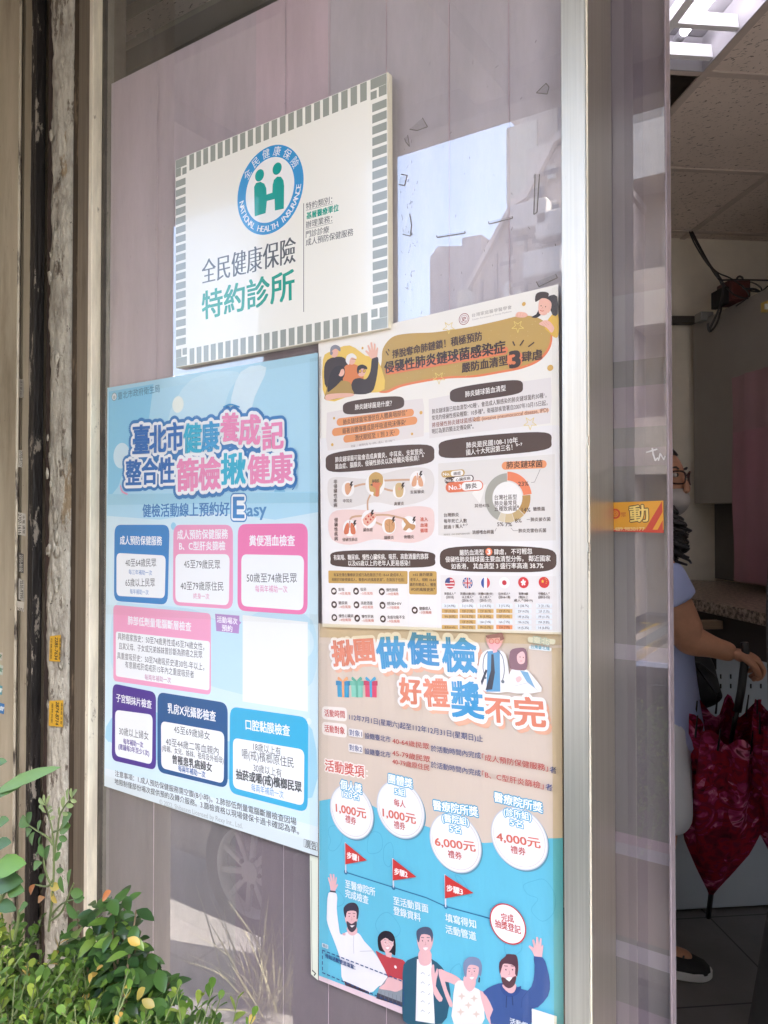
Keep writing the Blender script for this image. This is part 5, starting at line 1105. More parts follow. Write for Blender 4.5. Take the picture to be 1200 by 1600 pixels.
pill(cap(630, 1238, 1075, 1242, 54), [('嚴防血清型', (680, 1210), (788, 1208)), ('肆虐， 不可輕忽', (834, 1207), (1004, 1203)), ('侵襲性肺炎鏈球菌主要血清型分佈， 鄰近國家', (617, 1240), (1086, 1235)), ('如香港， 其血清型 3 盛行率高達 38.7%', (643, 1271), (1054, 1267))], 26)
I = Ink(A2, True); I.disc((811, 1206), 17, '#ee8458'); I.text('3', (805, 1206), (817, 1206), 22, '#f8f4ef', bold=.04); I.build('number_badge', paper, P2)
I = Ink(A2)   # risk list
I.rrect((94, 1290), (448, 1292), (448, 1350), (95, 1346), .1, GD); I.rrect((454, 1292), (578, 1293), (579, 1398), (455, 1396), .1, GD)
for t_, a, b in (('有某些潛在醫療狀況或行為危險因子的 18-64 歲成年人，', (118, 1309), (428, 1309)), ('相較於同齡健康成人，罹患IPD的風險更高⁹。危險因子包括：', (110, 1330), (436, 1331)), ('≥65 歲的健康', (472, 1308), (560, 1308)), ('老年人，相較 18-64', (460, 1330), (574, 1331)), ('歲的年輕成人，罹患', (458, 1352), (575, 1353)), ('IPD的風險更高⁹', (464, 1374), (570, 1375))): I.text(t_, a, b, 15, BR, bold=.012)
I.rrect((96, 1352), (448, 1355), (448, 1545), (100, 1540), .05, '#f2eeea'); I.rrect((455, 1400), (579, 1402), (580, 1552), (456, 1548), .05, '#f2eeea')
for i, (x, y, t1, t2) in enumerate(((119, 1382, '氣喘', '~4倍風險'), (218, 1382, '吸菸', '~5倍風險'), (333, 1384, '慢性肺病', '~10倍風險'), (120, 1442, '糖尿病', '~4倍風險'), (220, 1443, '高飲酒量', '~8倍風險'), (336, 1445, '感染HIV', '~17倍風險'), (121, 1500, '慢性心臟病', '~4倍風險'), (223, 1503, '慢性肝病', '~5倍風險'), (338, 1506, '免疫功能不全', '~9倍風險'), (480, 1467, '健康成人', '~3倍風險'))):
    I.disc((x, y), 16, BR, 26); rr = random.Random(i)
    I.poly([(x + 9 * math.cos(a) * rr.uniform(.6, 1), y + 9 * math.sin(a) * rr.uniform(.6, 1.1)) for a in [k * .9 for k in range(7)]], '#efe8e2', 2); wdt = 13 * len(t1)
    I.text(t1, (x + 20, y - 8), (x + 20 + wdt, y - 8), 15, BR, bold=.012); I.text(t2, (x + 20, y + 10), (x + 75, y + 10), 13, '#cf6a4c', bold=.008)
I.build('risk_panel', paper, P2)
I = Ink(A2)   # country table
def star(c, r_, col):
    I.poly([(c[0] + (r_ if k % 2 == 0 else r_ * .4) * math.sin(k * math.pi / 5) * .85, c[1] - (r_ if k % 2 == 0 else r_ * .4) * math.cos(k * math.pi / 5)) for k in range(10)], col)
FX = (637, 716, 796, 880, 965, 1057)
for i, x in enumerate(FX):
    y = 1346 - i * .6; w_ = .80 * 25
    if i == 0:
        I.disc((x, y), 25, '#c9424a')
        for k in range(3): yy = y - 16 + k * 14; hw = math.sqrt(25 ** 2 - (yy - y) ** 2) * .8; I.poly([(x - hw, yy), (x + hw, yy), (x + hw, yy + 5), (x - hw, yy + 5)], '#f4f0ee')
        I.disc((x, y), 25, '#3b4a86', 20, 270, 360)
    elif i == 1:
        I.disc((x, y), 25, '#35508f')
        for w2, c in ((9, '#f4f0ee'), (3, '#c8333f')):
            I.line([(x - 13, y - 15), (x + 13, y + 15)], w2 * .7, c); I.line([(x - 13, y + 15), (x + 13, y - 15)], w2 * .7, c)
        for w2, c in ((11, '#f4f0ee'), (6, '#c8333f')): I.line([(x, y - 22), (x, y + 22)], w2, c); I.line([(x - 17, y), (x + 17, y)], w2, c)
    elif i == 2: I.disc((x, y), 25, '#f4f2f0'); I.poly([(x + .8 * 25 * math.sin(a) , y - 25 * math.cos(a)) for a in [RAD(200 + k * 14) for k in range(11)]], '#2f4f9f'); I.poly([(x + .8 * 25 * math.sin(a), y - 25 * math.cos(a)) for a in [RAD(20 + k * 14) for k in range(11)]], '#d2404a')
    elif i == 3: I.disc((x, y), 25, '#f6f4f2'); I.disc((x, y), 11, '#c92f3b')
    elif i == 4:
        I.disc((x, y), 25, '#d8333a')
        for k in range(5): a = RAD(k * 72); I.poly([(x, y), (x + 12 * math.sin(a - .5) * .8, y - 12 * math.cos(a - .5)), (x + 15 * math.sin(a) * .8, y - 15 * math.cos(a)), (x + 10 * math.sin(a + .45) * .8, y - 10 * math.cos(a + .45))], '#f8f2ee', 2)
    else:
        I.disc((x, y), 25, '#d2302f'); star((x - 6, y - 5), 9, '#f3cf4a')
        for a in (20, 55, 95, 130): star((x + 9 * math.sin(RAD(a)) + 3, y - 5 - 13 * math.cos(RAD(a))), 3, '#f3cf4a')
hd_ = (('美國成人¹⁰', '(2018)'), ('英國65歲(含)', '以上成人¹¹', '(2016-17)'), ('法國65歲(含)', '以上成人¹²', '(2015-17)'), ('日本成人¹³', '(2016-18)'), ('香港18歲', '(含)以上', '成人¹⁴(2019)'), ('中國成人¹⁵', '(2012-15)'))
cells = (('3 (14.9%)', '22F (10.5%)', '9N (8.0%)', '', '其他(66.6%)'), ('3 (11.0%)', '22F (7.3%)', '8 (15.7%)', '12F (9.3%)', '9N (7.0%)'), ('3 (14.3%)', '22F (8.1%)', '8 (5.9%)', '16A (7.4%)', '9N (5.3%)'), ('3 (15.3%)', '22F (9.1%)', '10F (15.4%)', '16A (7.0%)', '23A (7.9%)'), ('3 (38.7%)', '23F (4.2%)', '19F (4.2%)', '19A (4.2%)', '14 (5.3%)'), ('3 (21.1%)', '23F (7.5%)', '19F (11.3%)', '19A (9.8%)', '14 (6.8%)'))
for i, x in enumerate(FX):
    for k, t_ in enumerate(hd_[i]): hwid = 4.2 * len(t_) if is_cjk(t_) else 2.8 * len(t_); I.text(t_, (x - hwid, 1393 + k * 15), (x + hwid, 1393 + k * 15), 12, BR, bold=.015)
    for k, t_ in enumerate(cells[i]):
        if not t_: continue
        y = 1447 + k * 24 + (i > 3) * .5 * k; gold_ = (i < 3 and k in (1, 2, 4)) or (i == 1 and k == 3) or (i == 3 and k in (1, 2)); c = '#d9b06a' if gold_ else ('#eb9a67' if (i == 3 and k == 4) or (i == 0 and k > 3) else '#e9eef2')
        I.poly([(x - 36, y - 10), (x + 36, y - 9), (x + 36, y + 9), (x - 36, y + 8)], c); I.text(t_, (x - 24, y), (x + 24, y), 11, BR, bold=.01)
I.build('country_table', paper, P2)
# ---------------- lower right poster (prize draw poster)
P3 = poster('prize_poster', 'beige and blue prize poster with waving cartoon people, lowest on the glass', (690, 1300))
A3 = Surf(off=.0016); A3.frame(480, 960, 2.857)
SAL, BLU, NAVY, RED = '#e0876c', '#3f9bcf', '#3a4c86', '#c24a48'
I = Ink(A3)
I.poly([(50, 40), (1136, 60), (1145, 2010), (800, 1935), (52, 1630)], '#d8c7b8')
I.poly([(54, 832), (100, 824), (170, 825), (290, 853), (340, 880), (440, 915), (520, 942), (620, 975), (720, 1010), (790, 1020), (880, 1015), (960, 1003), (1060, 1000), (1142, 998), (1145, 2010), (800, 1935), (52, 1630)], '#66bfda')
I.poly([(52, 1612), (420, 1752), (800, 1915), (1145, 2000), (1145, 2014), (800, 1938), (52, 1632)], '#e6cdd6')
for pts in ([(100, 950), (130, 945), (155, 975), (150, 1020), (120, 1055), (95, 1045), (105, 1010), (95, 980)], [(275, 990), (300, 970), (330, 985), (335, 1040), (310, 1065), (270, 1060)], [(350, 1030), (375, 1020), (385, 1070), (370, 1125), (345, 1110), (340, 1060)], [(305, 1385), (330, 1340), (370, 1335), (415, 1400), (395, 1440), (330, 1430)], [(965, 1210), (1010, 1190), (1060, 1185), (1105, 1250), (1100, 1330), (1050, 1370), (1000, 1320), (1030, 1270), (985, 1250)], [(660, 1165), (690, 1180), (720, 1230), (735, 1260), (700, 1240)], [(880, 1480), (910, 1450), (950, 1450), (955, 1500), (900, 1530)], [(90, 1245), (130, 1230), (165, 1270), (150, 1300), (100, 1300)], [(640, 1590), (680, 1560), (690, 1620), (650, 1625)]): I.line(smooth_pts(pts, 4), 3, '#58b1cf', True)
rnd = random.Random(6)
I.build('sheet', paper_wrap, P3)
I = Ink(A3)
T1 = [('揪', (112, 175), (205, 170), 112, SAL), ('團', (213, 160), (296, 156), 104, SAL), ('做', (312, 172), (437, 168), 138, BLU), ('健', (452, 150), (584, 158), 140, '#3a93cb'), ('檢', (606, 178), (752, 186), 150, BLU), ('好', (414, 338), (506, 345), 112, SAL), ('禮', (522, 348), (628, 352), 122, SAL), ('獎', (646, 376), (782, 386), 156, BLU), ('不', (796, 420), (908, 430), 112, SAL), ('完', (926, 432), (1058, 440), 126, SAL)]
for t_, a, b, h, c in T1: I.text(t_, a, b, h, '#eeb79c', ring=[(.12, '#eeb79c')], shift=(.10, -.13))
for t_, a, b, h, c in T1: I.text(t_, a, b, h, '#f8f4f0', ring=[(.145, '#f8f4f0')])
for t_, a, b, h, c in T1: I.text(t_, a, b, h, c, bold=.038)
for pts in ([(985, 100), (1110, 112), (1105, 135), (985, 125)], [(990, 140), (1092, 150), (1088, 165), (990, 155)]): I.rrect(*pts, .4, '#e8eef0')
I.text('臺北', (1010, 112), (1080, 122), 28, '#eef4f6', ring=[(.12, '#b9cfd6')], bold=.02); I.text('台灣臺北城', (998, 143), (1082, 152), 17, '#5fa3b8', bold=.02)
I.build('headline', paper_wrap, P3)
for k, (x, c1, c2, c3) in enumerate(((128, '#2f9ac4', '#e9a36f', '#2584b2'), (190, '#86cdb9', '#5fae97', '#6bb9a4'), (252, '#d94a6f', '#3aa4cf', '#c23a60'))):
    I = Ink(A3); I.poly([(x + 6, 315), (x + 58, 317), (x + 58, 371), (x + 8, 368)], c1); I.poly([(x, 296), (x + 62, 297), (x + 62, 318), (x, 316)], c3); I.poly([(x + 26, 297), (x + 37, 297), (x + 38, 371), (x + 28, 370)], c2)
    I.poly([(x + 31, 297), (x + 12, 278), (x + 8, 290), (x + 20, 298)], c2, 3); I.poly([(x + 31, 297), (x + 48, 278), (x + 55, 290), (x + 43, 298)], c2, 3); I.build('gift_picture', paper_wrap, P3)
I = Ink(A3, True)   # the two doctors
I.poly([(765, 330), (770, 200), (800, 160), (850, 158), (885, 180), (900, 260), (890, 345)], '#f3f1f2', 3); I.poly([(805, 165), (860, 160), (862, 345), (800, 345)], '#5f9fca'); I.poly([(822, 178), (832, 178), (838, 260), (826, 335), (796, 338), (820, 250)], '#3c4250'); I.poly([(800, 100), (868, 95), (870, 130), (850, 155), (825, 158), (808, 140)], '#eeb6bd', 3); I.poly([(795, 95), (870, 80), (880, 110), (862, 118), (860, 103), (806, 108)], '#9a6a72'); I.poly([(828, 148), (848, 146), (848, 168), (830, 172)], '#eeb6bd')
I.line(smooth_pts([(806, 165), (790, 190), (785, 240), (795, 280)], 4, False), 4, '#6f7c86'); I.line(smooth_pts([(850, 160), (872, 190), (880, 250), (872, 295)], 4, False), 4, '#6f7c86'); I.disc((873, 300), 8, '#6f7c86'); I.disc((795, 283), 6, '#6f7c86'); I.poly([(780, 318), (805, 250), (796, 245), (775, 300)], '#3c4250')
for x in (822, 848): I.disc((x, 120), 12, '#e2707e', 20, inner=.75)
I.poly([(890, 345), (900, 270), (930, 235), (975, 245), (1010, 280), (1045, 345)], '#f3f1f2', 3); I.poly([(950, 250), (985, 258), (1018, 330), (980, 300)], '#7fb0d2'); I.poly([(903, 230), (906, 165), (940, 150), (975, 155), (983, 200), (978, 245), (955, 250), (915, 245)], '#8c6572', 3); I.poly([(938, 180), (960, 165), (972, 180), (970, 215), (950, 222), (938, 208)], '#f0c4c4', 3); I.disc((950, 190), 2.5, '#4a3a3c', 8); I.disc((965, 192), 2.5, '#4a3a3c', 8); I.line([(950, 208), (960, 208)], 2, '#c0605c'); I.line([(925, 320), (985, 305), (1030, 340)], 2, '#c9c9cf'); I.poly([(930, 285), (950, 275), (958, 290), (940, 305)], '#f0c4c4', 2)
I.build('doctors_picture', paper_wrap, P3)
def line_item(lbl, yl, yr, parts):
    global I
    I = Ink(A3); I.rrect((66, yl - 30), (178, yr - 30), (178, yr + 32), (66, yl + 28), .35, '#efe6df'); I.text(lbl, (77, yl), (167, yr), 32, RED, bold=.02)
    for t_, a, b, h, c in parts: I.text(t_, a, b, h, c, bold=.006)
    I.build('date_line', paper_wrap, P3)
line_item('活動時間', 439, 447, [('112年7月1日(星期六)起至112年12月31日(星期日)止', (187, 457), (784, 556), 29, NAVY)])
line_item('活動對象', 508, 520, [])
I = Ink(A3, True)
I.rrect((184, 508), (248, 516), (248, 552), (184, 543), .2, '#e9e4e2'); I.rrect((184, 575), (248, 584), (248, 622), (184, 612), .2, '#e9e4e2')
for t_, a, b, h, c in (('對象1', (188, 526), (244, 534), 27, NAVY), ('設籍臺北市', (257, 541), (372, 558), 27, NAVY), ('40-64歲民眾', (380, 563), (544, 590), 27, RED), ('於活動時間內完成', (552, 597), (775, 631), 28, NAVY), ('「成人預防保健服務」', (780, 636), (1075, 686), 30, RED), ('者', (1083, 692), (1112, 697), 30, NAVY),
    ('對象2', (188, 593), (244, 602), 27, NAVY), ('設籍臺北市', (257, 610), (372, 628), 27, NAVY), ('45-79歲民眾', (380, 617), (548, 648), 28, RED), ('40-79歲原住民', (380, 655), (545, 685), 27, RED), ('於活動時間內完成', (552, 669), (775, 710), 28, NAVY), ('「B、C型肝炎篩檢」', (780, 712), (1055, 766), 30, RED), ('者', (1065, 768), (1094, 775), 30, NAVY)): I.text(t_, a, b, h, c, bold=.006)
I.build('eligibility_lines', paper_wrap, P3)
I = Ink(A3); I.text('活動獎項', (80, 672), (254, 703), 52, '#f6ece6', ring=[(.12, '#f6ece6')]); I.text('活動獎項', (80, 672), (254, 703), 52, '#cf5a50', bold=.02); I.text('：', (262, 706), (272, 708), 40, '#f6ece6'); I.build('prize_heading', paper_wrap, P3)
LB = '#4fa9cf'
for c, r_, top, mid, amt, sub in (((197, 880), 120, [('個人獎', (148, 757), (244, 781), 42), ('120名', (157, 800), (230, 814), 32)], [], ((128, 861), (262, 889), '1,000元'), ((170, 910), (218, 925))),
    ((415, 870), 127, [('團體獎', (363, 731), (470, 757), 42), ('5組', (390, 788), (438, 797), 32)], [('每人', (387, 838), (438, 848), 32)], ((337, 882), (484, 914), '1,000元'), ((387, 937), (437, 947))),
    ((660, 1018), 131, [('醫療院所獎', (562, 850), (762, 882), 44), ('(醫院組)', (602, 906), (721, 926), 36), ('5名', (635, 954), (686, 962), 34)], [], ((570, 1012), (750, 1037), '6,000元'), ((628, 1068), (690, 1079))),
    ((945, 1000), 137, [('醫療院所獎', (835, 813), (1050, 864), 44), ('(診所組)', (877, 879), (1000, 903), 36), ('5名', (905, 926), (963, 938), 34)], [], ((845, 990), (1040, 1022), '4,000元'), ((908, 1048), (975, 1060)))):
    I = Ink(A3); I.disc((c[0] + 5, c[1] + 7), r_, '#5c93a8', 56); I.disc(c, r_, '#c9ccd6', 56); I.disc(c, r_ * .965, '#eceef0', 56); I.disc(c, r_ * .90, '#b56b66', 56, inner=.992); I.disc((c[0] - 4, c[1] - 5), r_ * .86, '#f1f1f1', 50)
    for t_, a, b, h in top: I.text(t_, a, b, h, LB, ring=[(.12, LB)])
    for t_, a, b, h in top: I.text(t_, a, b, h, '#f7fbfc', bold=.025)
    for t_, a, b, h in mid: I.text(t_, a, b, h, RED, bold=.015)
    I.text(amt[2], amt[0], amt[1], 45, '#d8705f', bold=.028); I.text('禮券', sub[0], sub[1], 34, RED, bold=.012); I.build('prize_badge', paper_wrap, P3)
o_ = 914
I = Ink(A3); I.line([(172, 237 + o_), (385, 305 + o_), (530, 350 + o_), (618, 390 + o_), (822, 445 + o_)], 4.5, '#2f6f9c')
for p in ((172, 237), (385, 306), (618, 391)): I.disc((p[0], p[1] + o_), 10, '#2f6f9c', 20); I.disc((p[0], p[1] + o_), 5, '#4f8fb8', 16)
I.build('step_line', paper_wrap, P3)
for fl_, pole, tx, t_, lines in (([(170, 106), (266, 184), (170, 202)], (172, 237), ((178, 160), (230, 175)), '步驟1', [('至醫療院所', (170, 287), (303, 326)), ('完成檢查', (170, 329), (273, 362))]), ([(382, 176), (488, 258), (382, 274)], (385, 303), ((389, 232), (447, 247)), '步驟2', [('至活動頁面', (385, 362), (540, 400)), ('登錄資料', (385, 406), (506, 440))]), ([(615, 249), (743, 330), (615, 354)], (618, 390), ((623, 306), (694, 324)), '步驟3', [('填寫得知', (617, 438), (753, 470)), ('活動管道', (618, 489), (754, 524))])):
    I = Ink(A3, True); I.line([(fl_[0][0], fl_[0][1] + o_), (pole[0], pole[1] + o_)], 7, '#d7dbe2'); I.poly([(p[0], p[1] + o_) for p in fl_], '#cc3a38'); I.text(t_, (tx[0][0], tx[0][1] + o_), (tx[1][0], tx[1][1] + o_), 30, '#f7f0ec', bold=.03)
    for l in lines: I.text(l[0], (l[1][0], l[1][1] + o_), (l[2][0], l[2][1] + o_), 37, '#eef7fa', bold=.014)
    I.build('step_flag', paper_wrap, P3)
I = Ink(A3, True); I.disc((895, 468 + o_), 88, '#c9393f', 48); I.disc((895, 468 + o_), 82, '#f2f2f2', 48); I.text('完成', (866, 436 + o_), (921, 445 + o_), 34, RED, bold=.025); I.text('抽獎登記', (838, 463 + o_), (953, 496 + o_), 36, RED, bold=.025); I.build('finish_badge', paper_wrap, P3)
# five waving people, left to right
def q(pts): return [(x, y + o_) for x, y in pts]
PS, PH = '#e9b9bb', '#3a3446'
def faceb(c, w, h, skin, hair, smile=True):
    I.poly(q([(c[0] - w, c[1] - h * .6), (c[0] + w, c[1] - h * .6), (c[0] + w * .95, c[1] + h * .35), (c[0], c[1] + h), (c[0] - w * .9, c[1] + h * .4)]), skin, 4)
    for s_ in (-.35, .45): I.disc((c[0] + s_ * w, c[1] - h * .12 + o_), w * .09, '#2a2630', 10); I.line(q([(c[0] + s_ * w - w * .2, c[1] - h * .38), (c[0] + s_ * w + w * .2, c[1] - h * .36)]), w * .09, hair)
    I.line(q([(c[0] + w * .05, c[1] - h * .05), (c[0] + w * .12, c[1] + h * .18), (c[0] - w * .05, c[1] + h * .2)]), w * .06, '#c48a8c')
    if smile: I.poly(q([(c[0] - w * .28, c[1] + h * .42), (c[0] + w * .42, c[1] + h * .40), (c[0] + w * .08, c[1] + h * .62)]), '#f7f2f2', 2)
I = Ink(A3)
I.poly(q([(95, 330), (88, 420), (92, 470), (130, 570), (150, 640), (165, 730), (275, 775), (320, 745), (360, 730), (345, 670), (300, 595), (255, 545), (230, 510), (185, 500), (150, 515), (140, 470), (132, 400), (132, 335)]), '#eceaee', 3); I.poly(q([(105, 318), (100, 290), (92, 262), (97, 258), (106, 280), (100, 245), (107, 244), (115, 278), (114, 244), (121, 246), (124, 280), (128, 256), (133, 262), (128, 295), (135, 288), (138, 294), (124, 322)]), PS); I.line(q([(103, 322), (126, 325)]), 7, '#3a3040')
I.poly(q([(180, 480), (218, 480), (222, 508), (200, 520), (180, 505)]), PS, 3); faceb((197, 440), 27, 52, PS, PH, False); I.poly(q([(165, 425), (163, 395), (185, 375), (215, 375), (230, 400), (227, 440), (220, 445), (218, 412), (180, 412), (172, 440)]), PH, 3); I.poly(q([(176, 455), (198, 468), (220, 455), (218, 488), (200, 505), (182, 490)]), '#4a3f4c', 3); I.poly(q([(190, 475), (212, 474), (200, 484)]), '#f4eeee')
I.line(q([(208, 520), (206, 560), (208, 600)]), 2, '#b9b6c0'); I.line(q([(235, 590), (295, 588), (300, 600)]), 2, '#b9b6c0'); I.poly(q([(165, 722), (275, 770), (278, 782), (170, 742)]), '#4a3440'); I.poly(q([(158, 508), (172, 510), (170, 520), (158, 518)]), PS)
I.poly(q([(318, 760), (362, 700), (430, 725), (430, 840), (310, 800)]), '#8f97a0', 0); I.poly(q([(308, 800), (428, 838), (430, 820), (312, 775)]), '#4c4a58'); 
for k in range(6): I.line(q([(330 + k * 17, 765 + k * 5), (328 + k * 18, 800 + k * 5)]), 2, '#6f7680')
I.poly(q([(305, 590), (340, 605), (395, 620), (438, 640), (432, 720), (370, 712), (345, 670)]), '#c0454e', 3); I.poly(q([(318, 575), (316, 525), (340, 500), (375, 505), (393, 540), (393, 605), (375, 600), (330, 590)]), '#241f2c', 3); faceb((357, 555), 25, 42, PS, '#241f2c'); I.poly(q([(325, 545), (330, 515), (360, 508), (385, 530), (380, 548), (350, 530)]), '#241f2c', 3); I.poly(q([(348, 590), (378, 598), (375, 620), (352, 612)]), PS); I.disc((352, 552 + o_), 11, '#f3e9ea', 18, inner=.85); I.disc((376, 556 + o_), 11, '#f3e9ea', 18, inner=.85); I.disc((394, 660 + o_), 7, '#f4eef0', 12)
I.poly(q([(365, 705), (430, 720), (440, 745), (400, 770), (370, 765), (320, 755), (345, 735)]), PS, 3)
I.poly(q([(425, 740), (430, 650), (470, 620), (520, 610), (580, 640), (620, 690), (640, 780), (630, 850), (600, 914), (450, 914), (425, 870)]), '#2c5a70', 2); I.poly(q([(490, 625), (555, 630), (562, 760), (570, 914), (484, 900)]), '#eff0f1', 0); I.poly(q([(500, 590), (550, 590), (552, 640), (525, 655), (500, 640)]), PS, 3); faceb((526, 550), 32, 58, PS, '#505a72'); I.poly(q([(492, 540), (488, 500), (515, 482), (548, 485), (562, 515), (556, 550), (548, 520), (510, 515), (500, 548)]), '#505a72', 3)
for k in range(5): I.line(q([(508, 690 + k * 42), (516, 684 + k * 42), (524, 692 + k * 42)]), 2, '#9aa0a8'); I.line(q([(540, 700 + k * 42), (548, 694 + k * 42)]), 2, '#9aa0a8')
I.poly(q([(560, 740), (553, 690), (556, 655), (566, 650), (570, 690), (580, 664), (584, 690), (574, 745), (605, 800), (590, 815), (565, 780)]), PS, 2)
I.poly(q([(585, 670), (620, 680), (665, 700), (690, 725), (660, 740), (615, 725), (640, 800), (650, 830), (635, 835), (600, 740)]), PS, 2); I.poly(q([(655, 914), (650, 830), (660, 735), (690, 720), (720, 740), (765, 760), (800, 800), (790, 860), (780, 914)]), '#f2ece6', 2); I.poly(q([(770, 765), (800, 790), (830, 850), (855, 914), (815, 914), (790, 850)]), PS, 2); I.poly(q([(702, 700), (748, 705), (750, 745), (725, 770), (700, 740)]), PS, 3); faceb((733, 685), 29, 50, PS, '#6f7f9c'); I.poly(q([(700, 690), (698, 640), (725, 615), (765, 622), (780, 655), (775, 700), (765, 690), (765, 660), (730, 650), (715, 665), (710, 705)]), '#7f8fae', 3); I.poly(q([(766, 705), (772, 708), (770, 730), (763, 728)]), '#3a3440')
for x, y in ((690, 790), (745, 800), (685, 860), (755, 870), (720, 830)): I.poly(q([(x, y - 16), (x + 5, y - 4), (x + 18, y), (x + 5, y + 5), (x, y + 18), (x - 5, y + 5), (x - 18, y), (x - 5, y - 4)]), '#e2cdbf')
I.line(smooth_pts(q([(705, 755), (722, 775), (745, 768)]), 4, False), 2, '#e8dfe0')
I.poly(q([(820, 914), (830, 850), (800, 790), (785, 770), (830, 742), (880, 730), (930, 745), (985, 765), (1010, 720), (1015, 650), (1012, 612), (1052, 618), (1070, 660), (1084, 730), (1075, 790), (1030, 840), (1000, 850), (1000, 914)]), '#3f5a94', 2); I.poly(q([(1015, 612), (1005, 590), (988, 570), (992, 562), (1012, 575), (1004, 540), (1012, 536), (1022, 565), (1022, 526), (1030, 526), (1035, 562), (1040, 530), (1047, 534), (1045, 570), (1052, 560), (1054, 568), (1048, 616)]), PS)
I.poly(q([(862, 735), (868, 770), (900, 795), (940, 780), (955, 745), (920, 760), (890, 755)]), '#35508a', 3); I.poly(q([(870, 740), (930, 735), (925, 770), (900, 775)]), PS, 3); faceb((900, 680), 37, 66, PS, '#5a3a46'); I.poly(q([(860, 690), (858, 640), (885, 612), (890, 603), (915, 603), (935, 610), (942, 650), (938, 700), (928, 690), (925, 655), (880, 645), (870, 660)]), '#5a3a46', 3); I.poly(q([(868, 705), (900, 715), (932, 700), (925, 740), (900, 755), (875, 738)]), '#5f4048', 3); I.poly(q([(885, 712), (915, 710), (902, 725)]), '#f4eeee'); I.line(q([(890, 790), (888, 840)]), 4, '#273a66'); I.line(q([(915, 790), (918, 830)]), 4, '#273a66'); I.line(q([(985, 765), (960, 800), (955, 840)]), 2, '#304a80')
I.build('people_picture', paper_wrap, P3)
I = Ink(A3, True); n_ = 14
for a, b in (((68, 585), (430, 725)), ((68, 685), (430, 840)), ((68, 585), (68, 685)), ((430, 725), (430, 840))):
    L_ = math.hypot(b[0] - a[0], b[1] - a[1]); k = max(2, int(L_ / 22))
    for i in range(k): u0, u1 = i / k, (i + .55) / k; I.line(q([(a[0] + (b[0] - a[0]) * u0, a[1] + (b[1] - a[1]) * u0), (a[0] + (b[0] - a[0]) * u1, a[1] + (b[1] - a[1]) * u1)]), 5, '#2c4f86')
I.text('得知活動管道填寫：', (80, 608 + o_), (214, 663 + o_), 20, '#2c4f86', bold=.03); I.rrect(*q([(66, 552), (94, 562), (94, 580), (66, 570)]), .2, '#d7e6ec'); I.text('備註', (69, 562 + o_), (91, 570 + o_), 14, '#3a5f86', bold=.01)
I.poly(q([(1003, 845), (1114, 880), (1112, 960), (1003, 930)]), '#e9eef2'); I.text('活動網', (905, 900 + o_), (985, 925 + o_), 28, '#eef4fa', bold=.02); I.build('write_in_box', paper_wrap, P3)

# ---------------- tape and paper strips round the posters
tape2 = glass_mat('poster_tape', 1.45, .55, .10, (.965, .965, .955), bump=.03, bscale=22)
def tape(pts, label, off, yellow=False):
    me = MB(); ps = [wall(*p, off) for p in pts]; me.bm.faces.new([me.bm.verts.new(p) for p in ps]); o = me.build('tape_strip', tape2y if yellow else tape2); me2 = o.data
    tag(o, label, 'tape', 'tape strips holding the posters')
tape([(166, 604), (500, 547), (500, 563), (166, 622)], 'clear tape strip along the top edge of the left poster', .0062)
tape([(168, 772), (497, 770), (497, 786), (168, 789)], 'clear tape strip across the left poster below its headline', .0064)
tape([(166, 945), (496, 960), (496, 976), (166, 960)], 'clear tape strip across the middle of the left poster', .0063)
tape([(484, 560), (502, 557), (502, 1345), (484, 1340)], 'clear tape strip down the right edge of the left poster', .0065)
tape2y = glass_mat('yellowed_tape', 1.45, 1.1, .10, (.95, .90, .74), bump=.05, bscale=30)
tape([(862, 450), (880, 446), (882, 990), (864, 992)], 'clear tape strip down the right edge of the upper right poster', .0108)
tape([(500, 974), (878, 988), (878, 1008), (500, 996)], 'yellowed tape strip under the lower edge of the upper right poster', .0110, True)
tape([(862, 1012), (882, 1012), (884, 1640), (866, 1640)], 'yellowed tape strip down the right edge of the lower poster', .0075, True)
tape([(498, 1005), (512, 1006), (513, 1534), (498, 1530)], 'clear tape strip down the left edge of the lower poster', .0075)
tape([(160, 1210), (497, 1318), (497, 1342), (160, 1232)], 'clear tape strip along the bottom edge of the left poster', .0066)
ps_ = thing('paper_strip', 'pale green paper strip on the glass left of the lower poster', 'paper strip', tuple(wall(491, 1430)))
G_ = Surf(off=.0011); I = Ink(G_); I.poly([(484, 1336), (497, 1340), (497, 1532), (486, 1522), (485, 1440)], '#dfe3d2'); I.build('strip', paper, ps_)
I = Ink(G_); I.line([(486, 1345), (487, 1400), (486.5, 1450), (488, 1518)], 1.0, '#8f9686'); I.line([(488, 1516), (493, 1521), (491, 1524)], 2, '#3a3a38'); I.build('torn_edge', paper, ps_)

